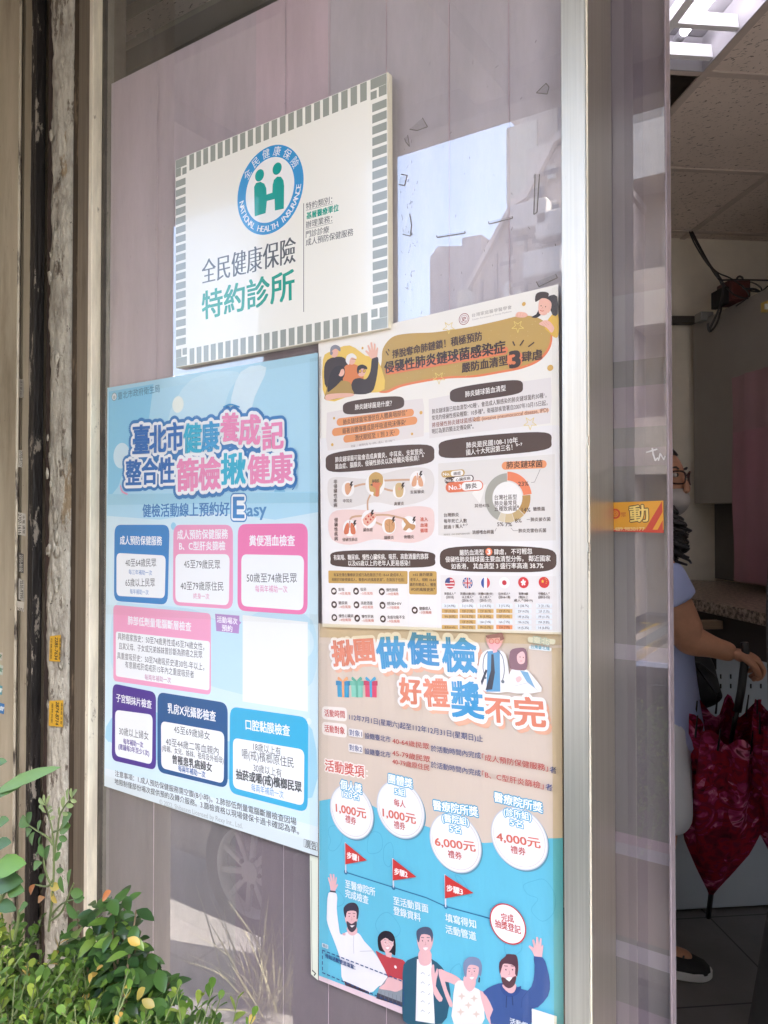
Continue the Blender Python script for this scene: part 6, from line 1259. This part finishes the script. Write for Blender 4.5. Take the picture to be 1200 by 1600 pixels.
# ---------------- phone number stickers on the pier and plaster strip
stk = print_mat('sticker_paper', .55, .0, .3, 60)
def vsticker(name, label, quad, col, lines, surf, group='small advert stickers on the metal'):
    c = surf.P((sum(p[0] for p in quad) / 4, sum(p[1] for p in quad) / 4)); s_ = thing(name, label, 'sticker', tuple(c), group)
    I = Ink(surf); I.poly(quad, col); I.build('backing', stk, s_); I = Ink(surf)
    for t_, a, b, h, tc_ in lines: I.text(t_, a, b, h, tc_, bold=.02)
    if lines: I.build('lettering', stk, s_)
WS = Surf((0, -.018, 0), (0, -1, 0), .0012); PSF = Surf((XL, 0, 0), (1, 0, 0), .0010)
vsticker('advert_sticker', 'yellow sticker with the number 2285-7634, upper of the two on the plaster strip', [(78, 994), (95, 992), (94, 1034), (77, 1033)], '#d9a92e', [('2285-7634', (88.5, 996), (87.5, 1031), 8.5, '#1d1a14'), ('抽水肥 通管', (94, 997), (93, 1031), 4.2, '#1d1810'), ('日夜服務', (80.5, 998), (79.5, 1030), 4.2, '#1d1810')], WS, 'yellow advert stickers on the plaster strip')
vsticker('advert_sticker', 'yellow sticker with the number 2874-8714, lower of the two on the plaster strip', [(77, 1095), (99, 1094), (98, 1136), (76, 1134)], '#dbab30', [('2874-8714', (90, 1097), (89, 1133), 9, '#1d1a14'), ('通馬桶 水管', (96.5, 1098), (95.5, 1132), 4.2, '#1d1810'), ('服務到家', (82, 1099), (81, 1130), 4.2, '#1d1810')], WS, 'yellow advert stickers on the plaster strip')
gx = '#b9b2a6'
vsticker('advert_sticker', 'dirty grey sticker with tiny faded print, topmost on the pier edge', [(29, 592), (37, 593), (37, 622), (29, 621)], '#8d867b', [('通水管 2551', (33, 594), (33, 620), 4, '#4c463e')], PSF)
vsticker('advert_sticker', 'faded grey sticker with number 2705-1127 on the pier edge', [(27, 703), (35, 704), (35, 731), (27, 729)], gx, [('2705-1127', (33, 705), (33, 729), 5, '#4c463e')], PSF)
vsticker('advert_sticker', 'long pale sticker with number 2707-1616 on the pier edge', [(28, 800), (40, 803), (40, 838), (28, 835)], '#c4bdb0', [('2707-1616', (31, 803), (31, 834), 5.5, '#3a352e'), ('水電 通管', (37, 805), (37, 834), 4, '#5a5248')], PSF)
vsticker('advert_sticker', 'dark grey sticker with pale number 2703-8102 on the pier edge', [(29, 863), (37, 866), (37, 896), (29, 893)], '#56504a', [('2703-8102', (33, 867), (33, 893), 5, '#b9b2a6')], PSF)
vsticker('advert_sticker', 'worn pale sticker with number 2531-9395 low on the pier edge', [(29, 903), (38, 907), (38, 940), (29, 936)], '#a9a296', [('2531-9395', (34, 907), (34, 935), 5, '#4c463e')], PSF)
vsticker('advert_sticker', 'small red and white sticker below the pale ones on the pier edge', [(23, 938), (38, 941), (37, 956), (23, 953)], '#c9bfb0', [('2501', (26, 951), (36, 953), 5, '#4c463e')], PSF)
I = Ink(PSF); 
for nm, lb, qd, c, tx in (('advert_sticker', 'small white sticker with green print at the left edge of the picture, upper', [(-8, 1018), (4, 1020), (3, 1032), (-8, 1030)], '#c9c4b8', 'AIR'), ('advert_sticker', 'small pale sticker with green print just under the white one at the left edge', [(-8, 1036), (5, 1040), (4, 1055), (-8, 1052)], '#b9c2b4', '冷氣'), ('advert_sticker', 'small turquoise sticker at the left edge of the picture', [(-8, 1069), (4, 1072), (3, 1086), (-8, 1083)], '#5f9aa0', '水電'), ('advert_sticker', 'small blue sticker at the left edge, lowest of its column', [(-8, 1096), (7, 1100), (6, 1116), (-8, 1112)], '#3f74a8', '通管')):
    vsticker(nm, lb, qd, c, [(tx, (qd[0][0] + 1, (qd[0][1] + qd[3][1]) / 2), (qd[1][0] - 1, (qd[1][1] + qd[2][1]) / 2), 6, '#f2f2ea' if c in ('#3f74a8', '#5f9aa0') else '#3a6a4a')], PSF)
# ================================================================== PLANTS
def leaf_mat(name, rough=.42, spec=.5):
    m = print_mat(name, rough); t = m.node_tree; b = t.nodes['Principled BSDF']; b.inputs['Specular IOR Level'].default_value = spec
    tl = t.nodes.new('ShaderNodeBsdfTranslucent'); mx = t.nodes.new('ShaderNodeMixShader'); mx.inputs[0].default_value = .28; at = [n for n in t.nodes if n.type == 'ATTRIBUTE'][0]
    t.links.new(at.outputs['Color'], tl.inputs[0]); t.links.new(b.outputs[0], mx.inputs[1]); t.links.new(tl.outputs[0], mx.inputs[2]); t.links.new(mx.outputs[0], t.nodes['Material Output'].inputs[0]); return m
leafm, leaf_gl = leaf_mat('leaf_soft', .55, .35), leaf_mat('leaf_glossy', .28, .6)
stem_m = mat('green_stem', (.10, .13, .045), .6, var=.3, vscale=40); wood_m = mat('brown_twig', (.13, .09, .055), .8, var=.3, vscale=40)
class Leaves:
    def __init__(s): s.v = []; s.f = []; s.c = []
    def leaf(s, base, d, n, L, W, col, curl=.25, fold=.25, tip=.5):
        d = d.normalized(); sd = d.cross(n)
        if sd.length < 1e-4: sd = d.cross(Vector((1, 0, 0)))
        sd.normalize(); n = sd.cross(d).normalized(); b = len(s.v); prof = ((0, .06), (.22, .62), (.45, 1.0), (.70, .86), (.90, .42), (1.0, .02)) if tip > .4 else ((0, .10), (.18, .5), (.40, .85), (.66, 1.0), (.88, .72), (1.0, .12))
        for t, w in prof:
            c = base + d * (L * t) - n * (curl * L * t * t); 
            for sx in (-1, 0, 1): s.v.append(c + sd * (sx * w * W * .5) + n * (abs(sx) * w * W * fold * .5))
        for i in range(len(prof) - 1):
            for j in (0, 1): k = b + i * 3 + j; s.f.append((k, k + 1, k + 4, k + 3))
        s.c += [col] * (3 * len(prof))
    def build(s, name, m, parent):
        me = bpy.data.meshes.new(name); me.from_pydata([tuple(v) for v in s.v], [], s.f); at = me.color_attributes.new('Col', 'FLOAT_COLOR', 'POINT'); fl = []
        for c in s.c: fl += [*c, 1]
        at.data.foreach_set('color', fl)
        for p in me.polygons: p.use_smooth = True
        return obj(name, me, m, parent)
def vcol(rnd, a, b, j=.18):
    t = rnd.random(); k = 1 + rnd.uniform(-j, j); return tuple(max(.004, (x + (y - x) * t) * k) for x, y in zip(a, b))
def rdir(rnd, up=.5):
    while True:
        v = Vector((rnd.uniform(-1, 1), rnd.uniform(-1, 1), rnd.uniform(-1, 1)))
        if .1 < v.length < 1: v.normalize(); v.z += up; return v.normalized()
# planter
pl = thing('planter', 'long concrete planter under the hedge before the shop window', 'planter', (-.85, -.49, GZ))
conc = mat('planter_concrete', (.33, .31, .28), .9, var=.2, vscale=12, bump=.3, bscale=80)
MB().box((-1.12, -.62, GZ), (-.52, -.60, .66), .006).box((-1.12, -.36, GZ), (-.52, -.34, .66), .006).box((-.54, -.599, GZ), (-.52, -.361, .66), .004).box((-1.12, -.599, GZ), (-1.10, -.361, .66), .004).build('box', conc, pl)
MB().box((-1.099, -.598, .30), (-.541, -.362, .63)).build('soil', mat('soil', (.05, .035, .025), .95, var=.4, vscale=30, bump=.6, bscale=60), pl)
# low hedge of small round leaves
rnd = random.Random(21)
def xr(y): return -.515 + (-.36 - y) * .95
def hz(x, y):
    edge = max(0.0, min(1.0, (xr(y) - x) / .16))
    return (.855 + .60 * max(0, -y - .36) + .020 * math.sin(x * 9.3) + .016 * math.sin(x * 23 + y * 9) + .014 * math.sin(y * 31)) * (.93 + .07 * edge ** .6) 
hg = thing('hedge', 'dense low hedge of small round green leaves in the bottom left corner', 'hedge', (-.85, -.49, .68))
Lv = Leaves(); stx = MB()
c_a, c_b, c_y, c_dry = (.042, .095, .016), (.105, .20, .028), (.26, .33, .05), (.42, .24, .06)
for i in range(980):
    y = rnd.uniform(-.63, -.36); x = rnd.uniform(-1.10, xr(y)); zt = hz(x, y) - abs(rnd.gauss(0, .026)) - (.05 if rnd.random() < .3 else 0)
    p = Vector((x, y, zt - rnd.uniform(.045, .09))); dr_ = rdir(rnd, 1.3); tipv = p + dr_ * rnd.uniform(.05, .09); mid = (p + tipv) / 2 + rdir(rnd, 0) * .006
    stx.tube([p, mid, tipv], [.0012, .001, .0006], 5); n_ = rnd.randint(8, 13); young = rnd.random() < .30; dry = rnd.random() < .03
    for k in range(n_):
        t = (k + .5) / n_; b_ = p.lerp(mid, t * 2) if t < .5 else mid.lerp(tipv, t * 2 - 1); a = k * 2.4 + rnd.uniform(-.4, .4)
        u = dr_.cross(Vector((.3, .5, .1))).normalized(); w_ = dr_.cross(u); dd = (u * math.cos(a) + w_ * math.sin(a)) * (1.1 - .6 * t) + dr_ * (.25 + .9 * t) + Vector((0, 0, .15))
        L = (.74 if y < -.47 else .95) * rnd.uniform(.010, .018) * (.8 if t > .85 else 1) * (1.35 if i % 11 == 0 else 1); col = vcol(rnd, c_b, c_y) if young and t > .4 else vcol(rnd, c_a, c_b)
        if dry and rnd.random() < .5: col = vcol(rnd, c_dry, (.5, .38, .1))
        Lv.leaf(b_, dd, dr_ + Vector((0, 0, .6)), L, L * rnd.uniform(.55, .74), col, rnd.uniform(.05, .35), rnd.uniform(.1, .4), .3)
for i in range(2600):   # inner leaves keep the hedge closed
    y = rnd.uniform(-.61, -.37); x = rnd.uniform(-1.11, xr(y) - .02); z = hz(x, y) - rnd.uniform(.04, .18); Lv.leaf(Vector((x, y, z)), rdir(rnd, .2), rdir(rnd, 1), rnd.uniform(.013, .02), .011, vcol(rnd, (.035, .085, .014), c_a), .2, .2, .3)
Lv.build('foliage', leafm, hg); stx.build('twigs', stem_m, hg)
# darker glossy bush behind it
gb = thing('glossy_shrub', 'dark glossy-leaved shrub between the hedge and the shop window', 'shrub', (-.80, -.36, .68)); Lv = Leaves(); stx = MB(); rnd = random.Random(5)
tops = [(120, 1432), (150, 1412), (172, 1406), (195, 1400), (213, 1422), (185, 1440), (215, 1470), (232, 1490), (246, 1515), (265, 1535), (228, 1540), (200, 1520), (160, 1500), (130, 1490), (105, 1470), (240, 1560), (180, 1560), (145, 1545), (268, 1560), (205, 1495), (222, 1520), (172, 1475), (190, 1545)]
rt_ = wall(195, 1590, .355)
for px, py in tops:
    yp = rnd.uniform(.30, .37); top = wall(px, py, yp); root = Vector((rt_.x + (top.x - rt_.x) * .5 + rnd.uniform(-.02, .02), -.375, .69)); mid = top.lerp(root, .45) + Vector((rnd.uniform(-.015, .015), rnd.uniform(-.01, .01), .012)); P_ = [root, mid, top]
    stx.tube(P_, [.003, .002, .001], 6)
    for k in range(30):
        t = 1 - (k / 30) ** 1.2 * .7; b_ = root.lerp(mid, t / .55) if t < .55 else mid.lerp(top, (t - .55) / .45); a = k * 2.4 + rnd.uniform(-.5, .5); dd = Vector((math.cos(a), math.sin(a) * .8 - .15, rnd.uniform(-.25, .65))); L = rnd.uniform(.020, .033)
        Lv.leaf(b_, dd, Vector((rnd.uniform(-.3, .3), -.4, 1)), L, L * rnd.uniform(.45, .6), vcol(rnd, (.022, .06, .018), (.06, .135, .03)) if rnd.random() > .12 else vcol(rnd, (.10, .20, .03), (.16, .26, .05)), rnd.uniform(.1, .45), rnd.uniform(.15, .4), .6)
for px, py, c, ang in ((200, 1466, (.52, .36, .07), .1), (196, 1560, (.42, .33, .07), 1.2), (214, 1562, (.44, .34, .08), 1.0), (222, 1562, (.40, .33, .09), .1), (160, 1408, (.45, .16, .05), .9)):
    b_ = wall(px, py, .42); Lv.leaf(b_, Vector((math.cos(ang), -.1, math.sin(ang))), Vector((.3, -.6, .7)), .020, .010, c, .2, .3, .3)
Lv.build('foliage', leaf_gl, gb); stx.build('branches', wood_m, gb)
# tall sprig
OFFS = .40; LK = .85
spg = thing('tall_sprig', 'thin upright sprig with sparse leaves rising above the hedge before the plaster strip', 'sprig', tuple(wall(78, 1452, OFFS))); Lv = Leaves(); stx = MB(); rnd = random.Random(8)
W_ = lambda x, y, o=OFFS: wall(x, y, o)
stems = [[(76, 1455), (82, 1400), (84, 1350), (83, 1310), (78, 1280), (71, 1255)], [(83, 1320), (74, 1308), (58, 1298), (46, 1290)], [(84, 1345), (90, 1300), (95, 1270), (112, 1246)], [(82, 1385), (74, 1370), (68, 1345), (70, 1338)], [(80, 1430), (97, 1412), (118, 1405)], [(83, 1375), (74, 1385), (55, 1382)], [(77, 1440), (96, 1425), (110, 1392), (115, 1380)], [(84, 1300), (95, 1295), (102, 1285)]]
for s_ in stems: q_ = smooth_pts(s_, 3, False); stx.tube([W_(x, y) for x, y in q_], [.0018 * (1 - .6 * i / len(q_)) for i in range(len(q_))], 5)
def sl(x, y, ang, L, wr=.5, c=None, o=OFFS, tip=.3):
    d_ = Vector((math.cos(ang), -.15, math.sin(ang))); Lv.leaf(W_(x, y, o), d_, Vector((rnd.uniform(-.3, .3), -1, .35)), L * LK, L * LK * wr, c or vcol(rnd, (.055, .125, .035), (.10, .19, .05)), .2, .3, tip)
for x, y, a, L, wr in ((46, 1290, 2.9, .026, .75), (44, 1288, 1.2, .022, .7), (50, 1296, -2.6, .02, .7), (54, 1300, -2.0, .024, .7), (60, 1300, 1.3, .02, .65), (64, 1306, -1.9, .018, .5), (93, 1300, .6, .03, .6), (97, 1292, .9, .032, .6), (92, 1308, .1, .02, .5), (70, 1340, 2.2, .022, .6), (66, 1348, -2.7, .028, .5), (72, 1345, 1.3, .026, .5), (70, 1365, -2.3, .022, .5), (86, 1345, .9, .02, .5), (88, 1360, .3, .018, .5), (90, 1330, 1.0, .018, .5), (108, 1385, 1.5, .026, .5), (110, 1395, .3, .03, .5), (104, 1410, -.5, .03, .5), (115, 1405, .4, .026, .5), (100, 1395, 2.0, .024, .5), (60, 1330, -2.2, .014, .4)): sl(x, y, a, L, wr)
for x, y, a in ((71, 1256, 1.9), (70, 1258, 2.7), (73, 1257, 1.1), (69, 1264, 2.9), (74, 1264, .5), (72, 1270, 2.6), (76, 1270, .6), (78, 1280, .5), (112, 1246, .9), (110, 1250, .1), (106, 1252, 1.6), (103, 1258, .2), (99, 1264, 1.5), (97, 1270, .1), (94, 1277, 1.7), (113, 1248, 1.8)): sl(x, y, a, rnd.uniform(.012, .019), .42, vcol(rnd, (.20, .27, .10), (.30, .36, .16)))
for x, y, a, L, c in ((55, 1382, -2.3, .024, (.42, .15, .05)), (70, 1402, -2.7, .022, (.40, .19, .07)), (78, 1385, .3, .026, (.42, .33, .08)), (80, 1392, -.8, .02, (.45, .34, .08))): sl(x, y, a, L, .5, c)
Lv.build('foliage', leafm, spg); stx.build('stems', stem_m, spg)
# large pale leaves at the left edge
bg = thing('broad_leaf_plant', 'broad-leaved plant with big pale green leaves at the left edge', 'plant', (-.95, -.46, .68)); Lv = Leaves(); stx = MB(); o2 = .46
def bl(x, y, x2, y2, wr, c, o=o2, curl=.12):
    a, b = wall(x, y, o), wall(x2, y2, o + .004); d_ = b - a; Lv.leaf(a, d_, Vector((.1, -.75, .65)), d_.length, d_.length * wr * .9, c, curl, .22, .6)
G1, G2, G3 = (.13, .24, .065), (.075, .155, .04), (.05, .11, .04)
bl(-12, 1242, 75, 1191, .15, G1); bl(-14, 1246, 23, 1226, .26, G2); bl(-16, 1362, 30, 1346, .42, (.12, .25, .045)); bl(-18, 1386, 26, 1374, .42, G3); bl(12, 1392, 33, 1391, .5, G2); bl(-8, 1291, 9, 1280, .5, G2); bl(-10, 1322, 12, 1315, .45, G3); bl(30, 1422, 40, 1412, .5, G2); bl(-6, 1410, 20, 1420, .4, G3); bl(-12, 1196, 6, 1188, .4, G2)
for pts in ([(-30, 1470), (-24, 1380), (-18, 1300), (-12, 1242)], [(-20, 1470), (-22, 1400), (-20, 1362)], [(-10, 1460), (-4, 1420), (10, 1392)], [(22, 1470), (28, 1440), (30, 1422)], [(-24, 1360), (-14, 1300), (-8, 1290)]): stx.tube([wall(x, y, o2) for x, y in smooth_pts(pts, 3, False)], .0018, 6)
Lv.build('foliage', leafm, bg); stx.build('stems', stem_m, bg)

# ================================================================== ACROSS THE PAVEMENT (seen as reflections in the glass)
def mirror(px, py, y):
    d = ray(px, py); t = (D0 - y) / d.y; return Vector((d.x * t, y, H0 + d.z * t))
# parked car
car = thing('parked_car', 'dark parked car by the kerb with multi-spoke alloy wheels', 'car', (-.6, -2.5, GZ - .15)); zr = GZ - .144
cpaint = mat('dark_car_paint', (.05, .045, .055), .25, .2, coat=1.0); ctyre = mat('tyre_rubber', (.02, .02, .02), .85); crim = mat('alloy_rim', (.5, .49, .48), .4, .1); cgl = mat('car_glass', (.02, .022, .025), .05, coat=.5)
prof_ = [(-3.28, .35), (-3.30, .62), (-3.18, .82), (-2.3, .98), (-1.55, 1.06), (-.75, 1.47), (.55, 1.49), (1.25, 1.08), (1.42, .95), (1.44, .40), (1.30, .24), (-3.1, .24)]
MB().prism([(x, -1.70, zr + z) for x, z in prof_], (0, -1.62, 0), .05).build('body', cpaint, car)
for y0, y1 in ((-1.697, -1.68), (-3.34, -3.323)): MB().prism([(x, y1 - .006, zr + z) for x, z in ((-1.35, 1.10), (-.70, 1.40), (-.12, 1.42), (-.12, 1.10))], (0, .012, 0), .004).prism([(x, y1 - .006, zr + z) for x, z in ((-.04, 1.10), (-.04, 1.42), (.50, 1.42), (1.0, 1.10))], (0, .012, 0), .004).build('side_window', cgl, car)
MB().prism([(-1.50, -1.80, zr + 1.10), (-.80, -1.86, zr + 1.475), (-.80, -3.16, zr + 1.475), (-1.50, -3.22, zr + 1.10)], (-.02, 0, .03)).build('windscreen', cgl, car)
for x in (-2.51, .62):
    for y, s_ in ((-1.70, 1), (-3.32, -1)):
        c = Vector((x, y, zr + .31)); ring = lambda r, dy, n=36: [c + Vector((r * math.cos(2 * math.pi * i / n), s_ * dy, r * math.sin(2 * math.pi * i / n))) for i in range(n)]
        wh = MB().loft([ring(.20, -.10), ring(.31, -.10), ring(.318, -.05), ring(.31, .03), ring(.29, .045), ring(.215, .045), ring(.205, .02)], caps=False).build('wheel', ctyre, car, True)
        MB().loft([ring(.214, .046), ring(.208, .052), ring(.196, .046), ring(.190, .0)], caps=False).build('rim', crim, wh, True)
        g = MB()
        for k in range(10):
            a = 2 * math.pi * k / 10 + .2; u = Vector((math.cos(a), 0, math.sin(a))); v = Vector((-math.sin(a), 0, math.cos(a))); g.obox(c + u * .118 + Vector((0, s_ * .028, 0)), u * .080, v * .014, Vector((0, .010, 0)), .004)
        g.tube([c + Vector((0, s_ * .01, 0)), c + Vector((0, s_ * .045, 0))], .052, 20); g.build('spokes', crim, wh)
        g = MB()
        for k in range(5): a = 2 * math.pi * k / 5; p = c + Vector((math.cos(a) * .065, s_ * .03, math.sin(a) * .065)); g.tube([p, p + Vector((0, s_ * .018, 0))], .010, 8)
        g.build('wheel_nuts', ctyre, wh); MB().tube([c + Vector((0, s_ * -.09, 0)), c + Vector((0, s_ * -.06, 0))], .19, 24).build('brake_disc', mat('dark_hub', (.05, .045, .045), .6), wh)
for y in (-1.86, -3.16): MB().obox((-3.25, y, zr + .70), (.05, 0, .02), (0, .13, 0), (0, 0, .06), .02).build('headlight', mat('lamp_glass', (.6, .62, .65), .1, coat=.6), car)
# grass tuft at the kerb
gt = thing('grass_tuft', 'dry tuft of long grass growing from the paving by the parked car', 'grass tuft', (-1.86, -1.16, GZ)); Lv = Leaves(); rnd = random.Random(12); g0 = mirror(420, 1530, -1.15)
for k in range(110):
    b_ = Vector((g0.x + rnd.gauss(0, .06), -1.15 + rnd.gauss(0, .05), GZ)); d_ = Vector((rnd.gauss(0, .42), rnd.gauss(0, .35), 1)).normalized(); L = rnd.uniform(.22, .5); Lv.leaf(b_, d_, Vector((rnd.uniform(-1, 1), rnd.uniform(-1, 1), .3)), L, .006, vcol(rnd, (.25, .24, .12), (.36, .33, .2)), rnd.uniform(0, .5), .3, .6)
Lv.build('blades', leafm, gt)
# buildings over the road
def facade(name, label, x0, x1, y0, depth_, h, wall_c, rows, cols, trim=(.5, .48, .45), balcony=False):
    b = thing(name, label, 'building', ((x0 + x1) / 2, y0, GZ)); wm = mat('facade_' + str(len(MATS)), wall_c, .85, var=.12, vscale=1.5, bump=.1, bscale=20); tmn = mat('facade_trim_' + str(len(MATS)), trim, .8, var=.1); gm_ = mat('far_glass', (.05, .06, .07), .12, coat=.3)
    MB().box((x0, y0 - depth_, GZ), (x1, y0, h)).build('wall', wm, b); MB().box((x0 - .15, y0 - depth_ - .15, h), (x1 + .15, y0 + .15, h + .25)).build('parapet', tmn, b)
    ch = (h - GZ) / rows; cw = (x1 - x0) / cols
    for r_ in range(rows):
        for c_ in range(cols):
            cx_ = x0 + (c_ + .5) * cw; z0 = GZ + r_ * ch + ch * .32; w2, h2 = cw * .30, ch * .45
            f = MB().box((cx_ - w2 - .06, y0 + .002, z0 - .06), (cx_ + w2 + .06, y0 + .05, z0)).box((cx_ - w2 - .06, y0 + .002, z0 + h2), (cx_ + w2 + .06, y0 + .05, z0 + h2 + .06)).box((cx_ - w2 - .06, y0 + .002, z0), (cx_ - w2, y0 + .05, z0 + h2)).box((cx_ + w2, y0 + .002, z0), (cx_ + w2 + .06, y0 + .05, z0 + h2)).box((cx_ - .03, y0 + .003, z0), (cx_ + .03, y0 + .04, z0 + h2)).build('window', tmn, b)
            MB().box((cx_ - w2, y0 + .001, z0), (cx_ + w2, y0 + .012, z0 + h2)).build('pane', gm_, f)
            if (r_ + c_) % 3 == 0 and r_ > 0: MB().box((cx_ + w2 * .2, y0 + .06, z0 - .62), (cx_ + w2 * .2 + .8, y0 + .42, z0 - .08), .02).build('air_conditioner', mat('ac_white', (.55, .54, .5), .5), b)
        if balcony and r_ > 0: MB().box((x0 + .1, y0 + .052, GZ + r_ * ch - .1), (x1 - .1, y0 + .9, GZ + r_ * ch + .06)).box((x0 + .1, y0 + .84, GZ + r_ * ch + .061), (x1 - .1, y0 + .9, GZ + r_ * ch + .9)).build('balcony', tmn, b)
    return b
xa_ = mirror(842, 300, -13.2).x
facade('apartment_block', 'tall cream apartment block with balconies over the road', xa_, 4.5, -13.2, 9, 12.8, (.46, .40, .33), 5, 5, (.52, .47, .40), True)
def outline_block(name, label, pts, y, dep, wall_c, extra=None):
    b = thing(name, label, 'building', tuple(mirror(pts[0][0], 798, y)[:2]) + (GZ,)); P_ = [mirror(px, py, y) for px, py in pts]; P_ += [Vector((P_[-1].x, y, GZ)), Vector((P_[0].x, y, GZ))]
    MB().prism(P_, (0, -dep, 0)).build('wall', mat('wall_' + name, wall_c, .85, var=.25, vscale=1.2, bump=.2, bscale=12), b); return b
hb = outline_block('gabled_house', 'weathered house with a long sloping sheet roof over the road', [(738, 446), (800, 332), (822, 318), (868, 232), (905, 205), (905, 420)], -9.6, 4, (.50, .42, .36))
rt2 = mat('sheet_roof', (.55, .48, .42), .6, var=.2, vscale=3); ln = [(730, 452), (800, 322), (822, 308), (866, 222), (905, 192)]
for k in range(4):
    a, b2, h_ = mirror(*ln[k], -9.5), mirror(*ln[k + 1], -9.5), Vector((0, 0, .12)); MB().prism([a, b2, b2 + h_, a + h_], (0, -4.3, 0)).build('roof', rt2, hb)
pln = MB()
for fx in (.12, .3, .48, .66, .84):
    a, b2 = mirror(738 + 62 * fx * 2 if fx < .5 else 800 + 66 * (fx - .5) * 2, 446 - 114 * fx * 2 + 14 if fx < .5 else 332 - 90 * (fx - .5) * 2 + 20, -9.57), None
    pln.box((a.x - .02, -9.598, GZ + 3), (a.x + .02, -9.55, a.z - .05))
for zz_ in (4.2, 4.9, 5.6): pln.box((mirror(870, 300, -9.6).x, -9.598, zz_), (mirror(790, 300, -9.6).x, -9.56, zz_ + .05))
pln.build('wall_batten', mat('dark_batten', (.22, .19, .17), .8), hb)
wt = mat('pale_frame', (.62, .60, .55), .6); dg = mat('dim_pane', (.08, .08, .085), .2)
for px, py, w_, h_ in ((838, 300, 16, 26), (862, 330, 14, 30), (846, 372, 15, 24), (866, 400, 12, 22), (862, 268, 10, 20), (815, 372, 12, 20), (795, 410, 14, 18)):
    q4 = [mirror(px - w_ / 2, py + h_ / 2, -9.58), mirror(px + w_ / 2, py + h_ / 2, -9.58), mirror(px + w_ / 2, py - h_ / 2, -9.58), mirror(px - w_ / 2, py - h_ / 2, -9.58)]; f = MB().box((q4[1].x, -9.598, min(q4[0].z, q4[1].z)), (q4[0].x, -9.55, q4[2].z), .01).build('window', wt, hb); MB().box((q4[1].x + .06, -9.549, min(q4[0].z, q4[1].z) + .06), (q4[0].x - .06, -9.54, q4[2].z - .06)).build('pane', dg, f)
for px, py in ((870, 350), (850, 412), (828, 338)): p = mirror(px, py, -9.4); MB().box((p.x - .3, -9.59, p.z - .2), (p.x + .3, -9.3, p.z + .2), .03).build('air_conditioner', mat('ac_grey', (.45, .44, .42), .6), hb)
gbk = outline_block('flat_roofed_block', 'low grey block with a flat roof and pipes over the road', [(672, 520), (672, 402), (684, 385), (722, 384), (722, 372), (752, 366), (752, 520)], -11.5, 5, (.40, .36, .345))
MB().box((mirror(735, 400, -11.45).x - .25, -11.48, 4.0), (mirror(735, 400, -11.45).x + .25, -11.40, 5.6)).build('lit_side_panel', mat('painted_lit_cream', (.60, .55, .45), .8, var=.1), gbk)  # pale panel puts the lit side of the block into colour
MB().tube([mirror(800 + 9 * math.cos(a), 455 + 12 * math.sin(a), -9.3) for a in [k * .3 for k in range(16)]], .05, 8).build('vent_pipe', wt, hb)
tw = outline_block('roof_tower', 'stepped rooftop tower on the block behind the sloping roof', [(806, 360), (806, 262), (812, 190), (796, 188), (803, 160), (828, 142), (880, 128), (905, 128), (905, 360)], -15, 4, (.55, .48, .40))
MB().box((mirror(820, 230, -14.96).x - .45, -14.995, 8.6), (mirror(820, 230, -14.96).x + .3, -14.93, 10.4)).build('painted_sunlight', mat('sunlit_cream', (.72, .68, .55), .8, var=.1), tw)  # paler cream paints the sunlight on the tower
facade('tall_office', 'plain beige block far down the road', -13.5, -9.2, -24, 8, 7.0, (.44, .38, .32), 3, 4)
facade('far_block', 'low brown terrace far down the road', -34, -14, -19, 8, 5.2, (.38, .31, .26), 2, 9)
facade('end_block', 'wide pale block down the road on the far left', -58, -36, -22, 8, 9.5, (.46, .44, .42), 4, 8)
facade('right_block', 'grey apartment block over the road to the right', 5.0, 16, -13.2, 9, 13, (.36, .35, .34), 4, 5, (.5, .5, .5), True)

# painted hatch and lines on the road, as the sliding door mirrors them
def mground(px, py, z, y=YD):
    d = ray(px, py); t = (z - H0) / d.z; return Vector((d.x * t, 2 * y + D0 - d.y * t, z))
def road_line(name, a, b, w, m, z=GZ - .142):
    p, q_ = mground(*a, z), mground(*b, z); d = (q_ - p).normalized(); u = Vector((-d.y, d.x, 0)) * w; tag(MB().prism([p - u, q_ - u, q_ + u, p + u], (0, 0, .002)).build(name, m), kind='structure')
wm_ = mat('white_road_paint', (.62, .62, .6), .7, var=.15, vscale=14)
zz = GZ - .142
for k, (a, b) in enumerate((((1004, 974), (1042, 966)), ((1004, 988), (1042, 968)), ((1004, 1000), (1042, 984)), ((1006, 1034), (1042, 1036)), ((1003, 1008), (1042, 1032)), ((1003, 1030), (1042, 1012)))): road_line('road_marking', a, b, .07, ym, zz + .0005 * k)
road_line('road_marking', (1002, 1136), (1046, 1140), .16, wm_, zz); road_line('road_marking', (1002, 1222), (1046, 1232), .14, wm_, zz)
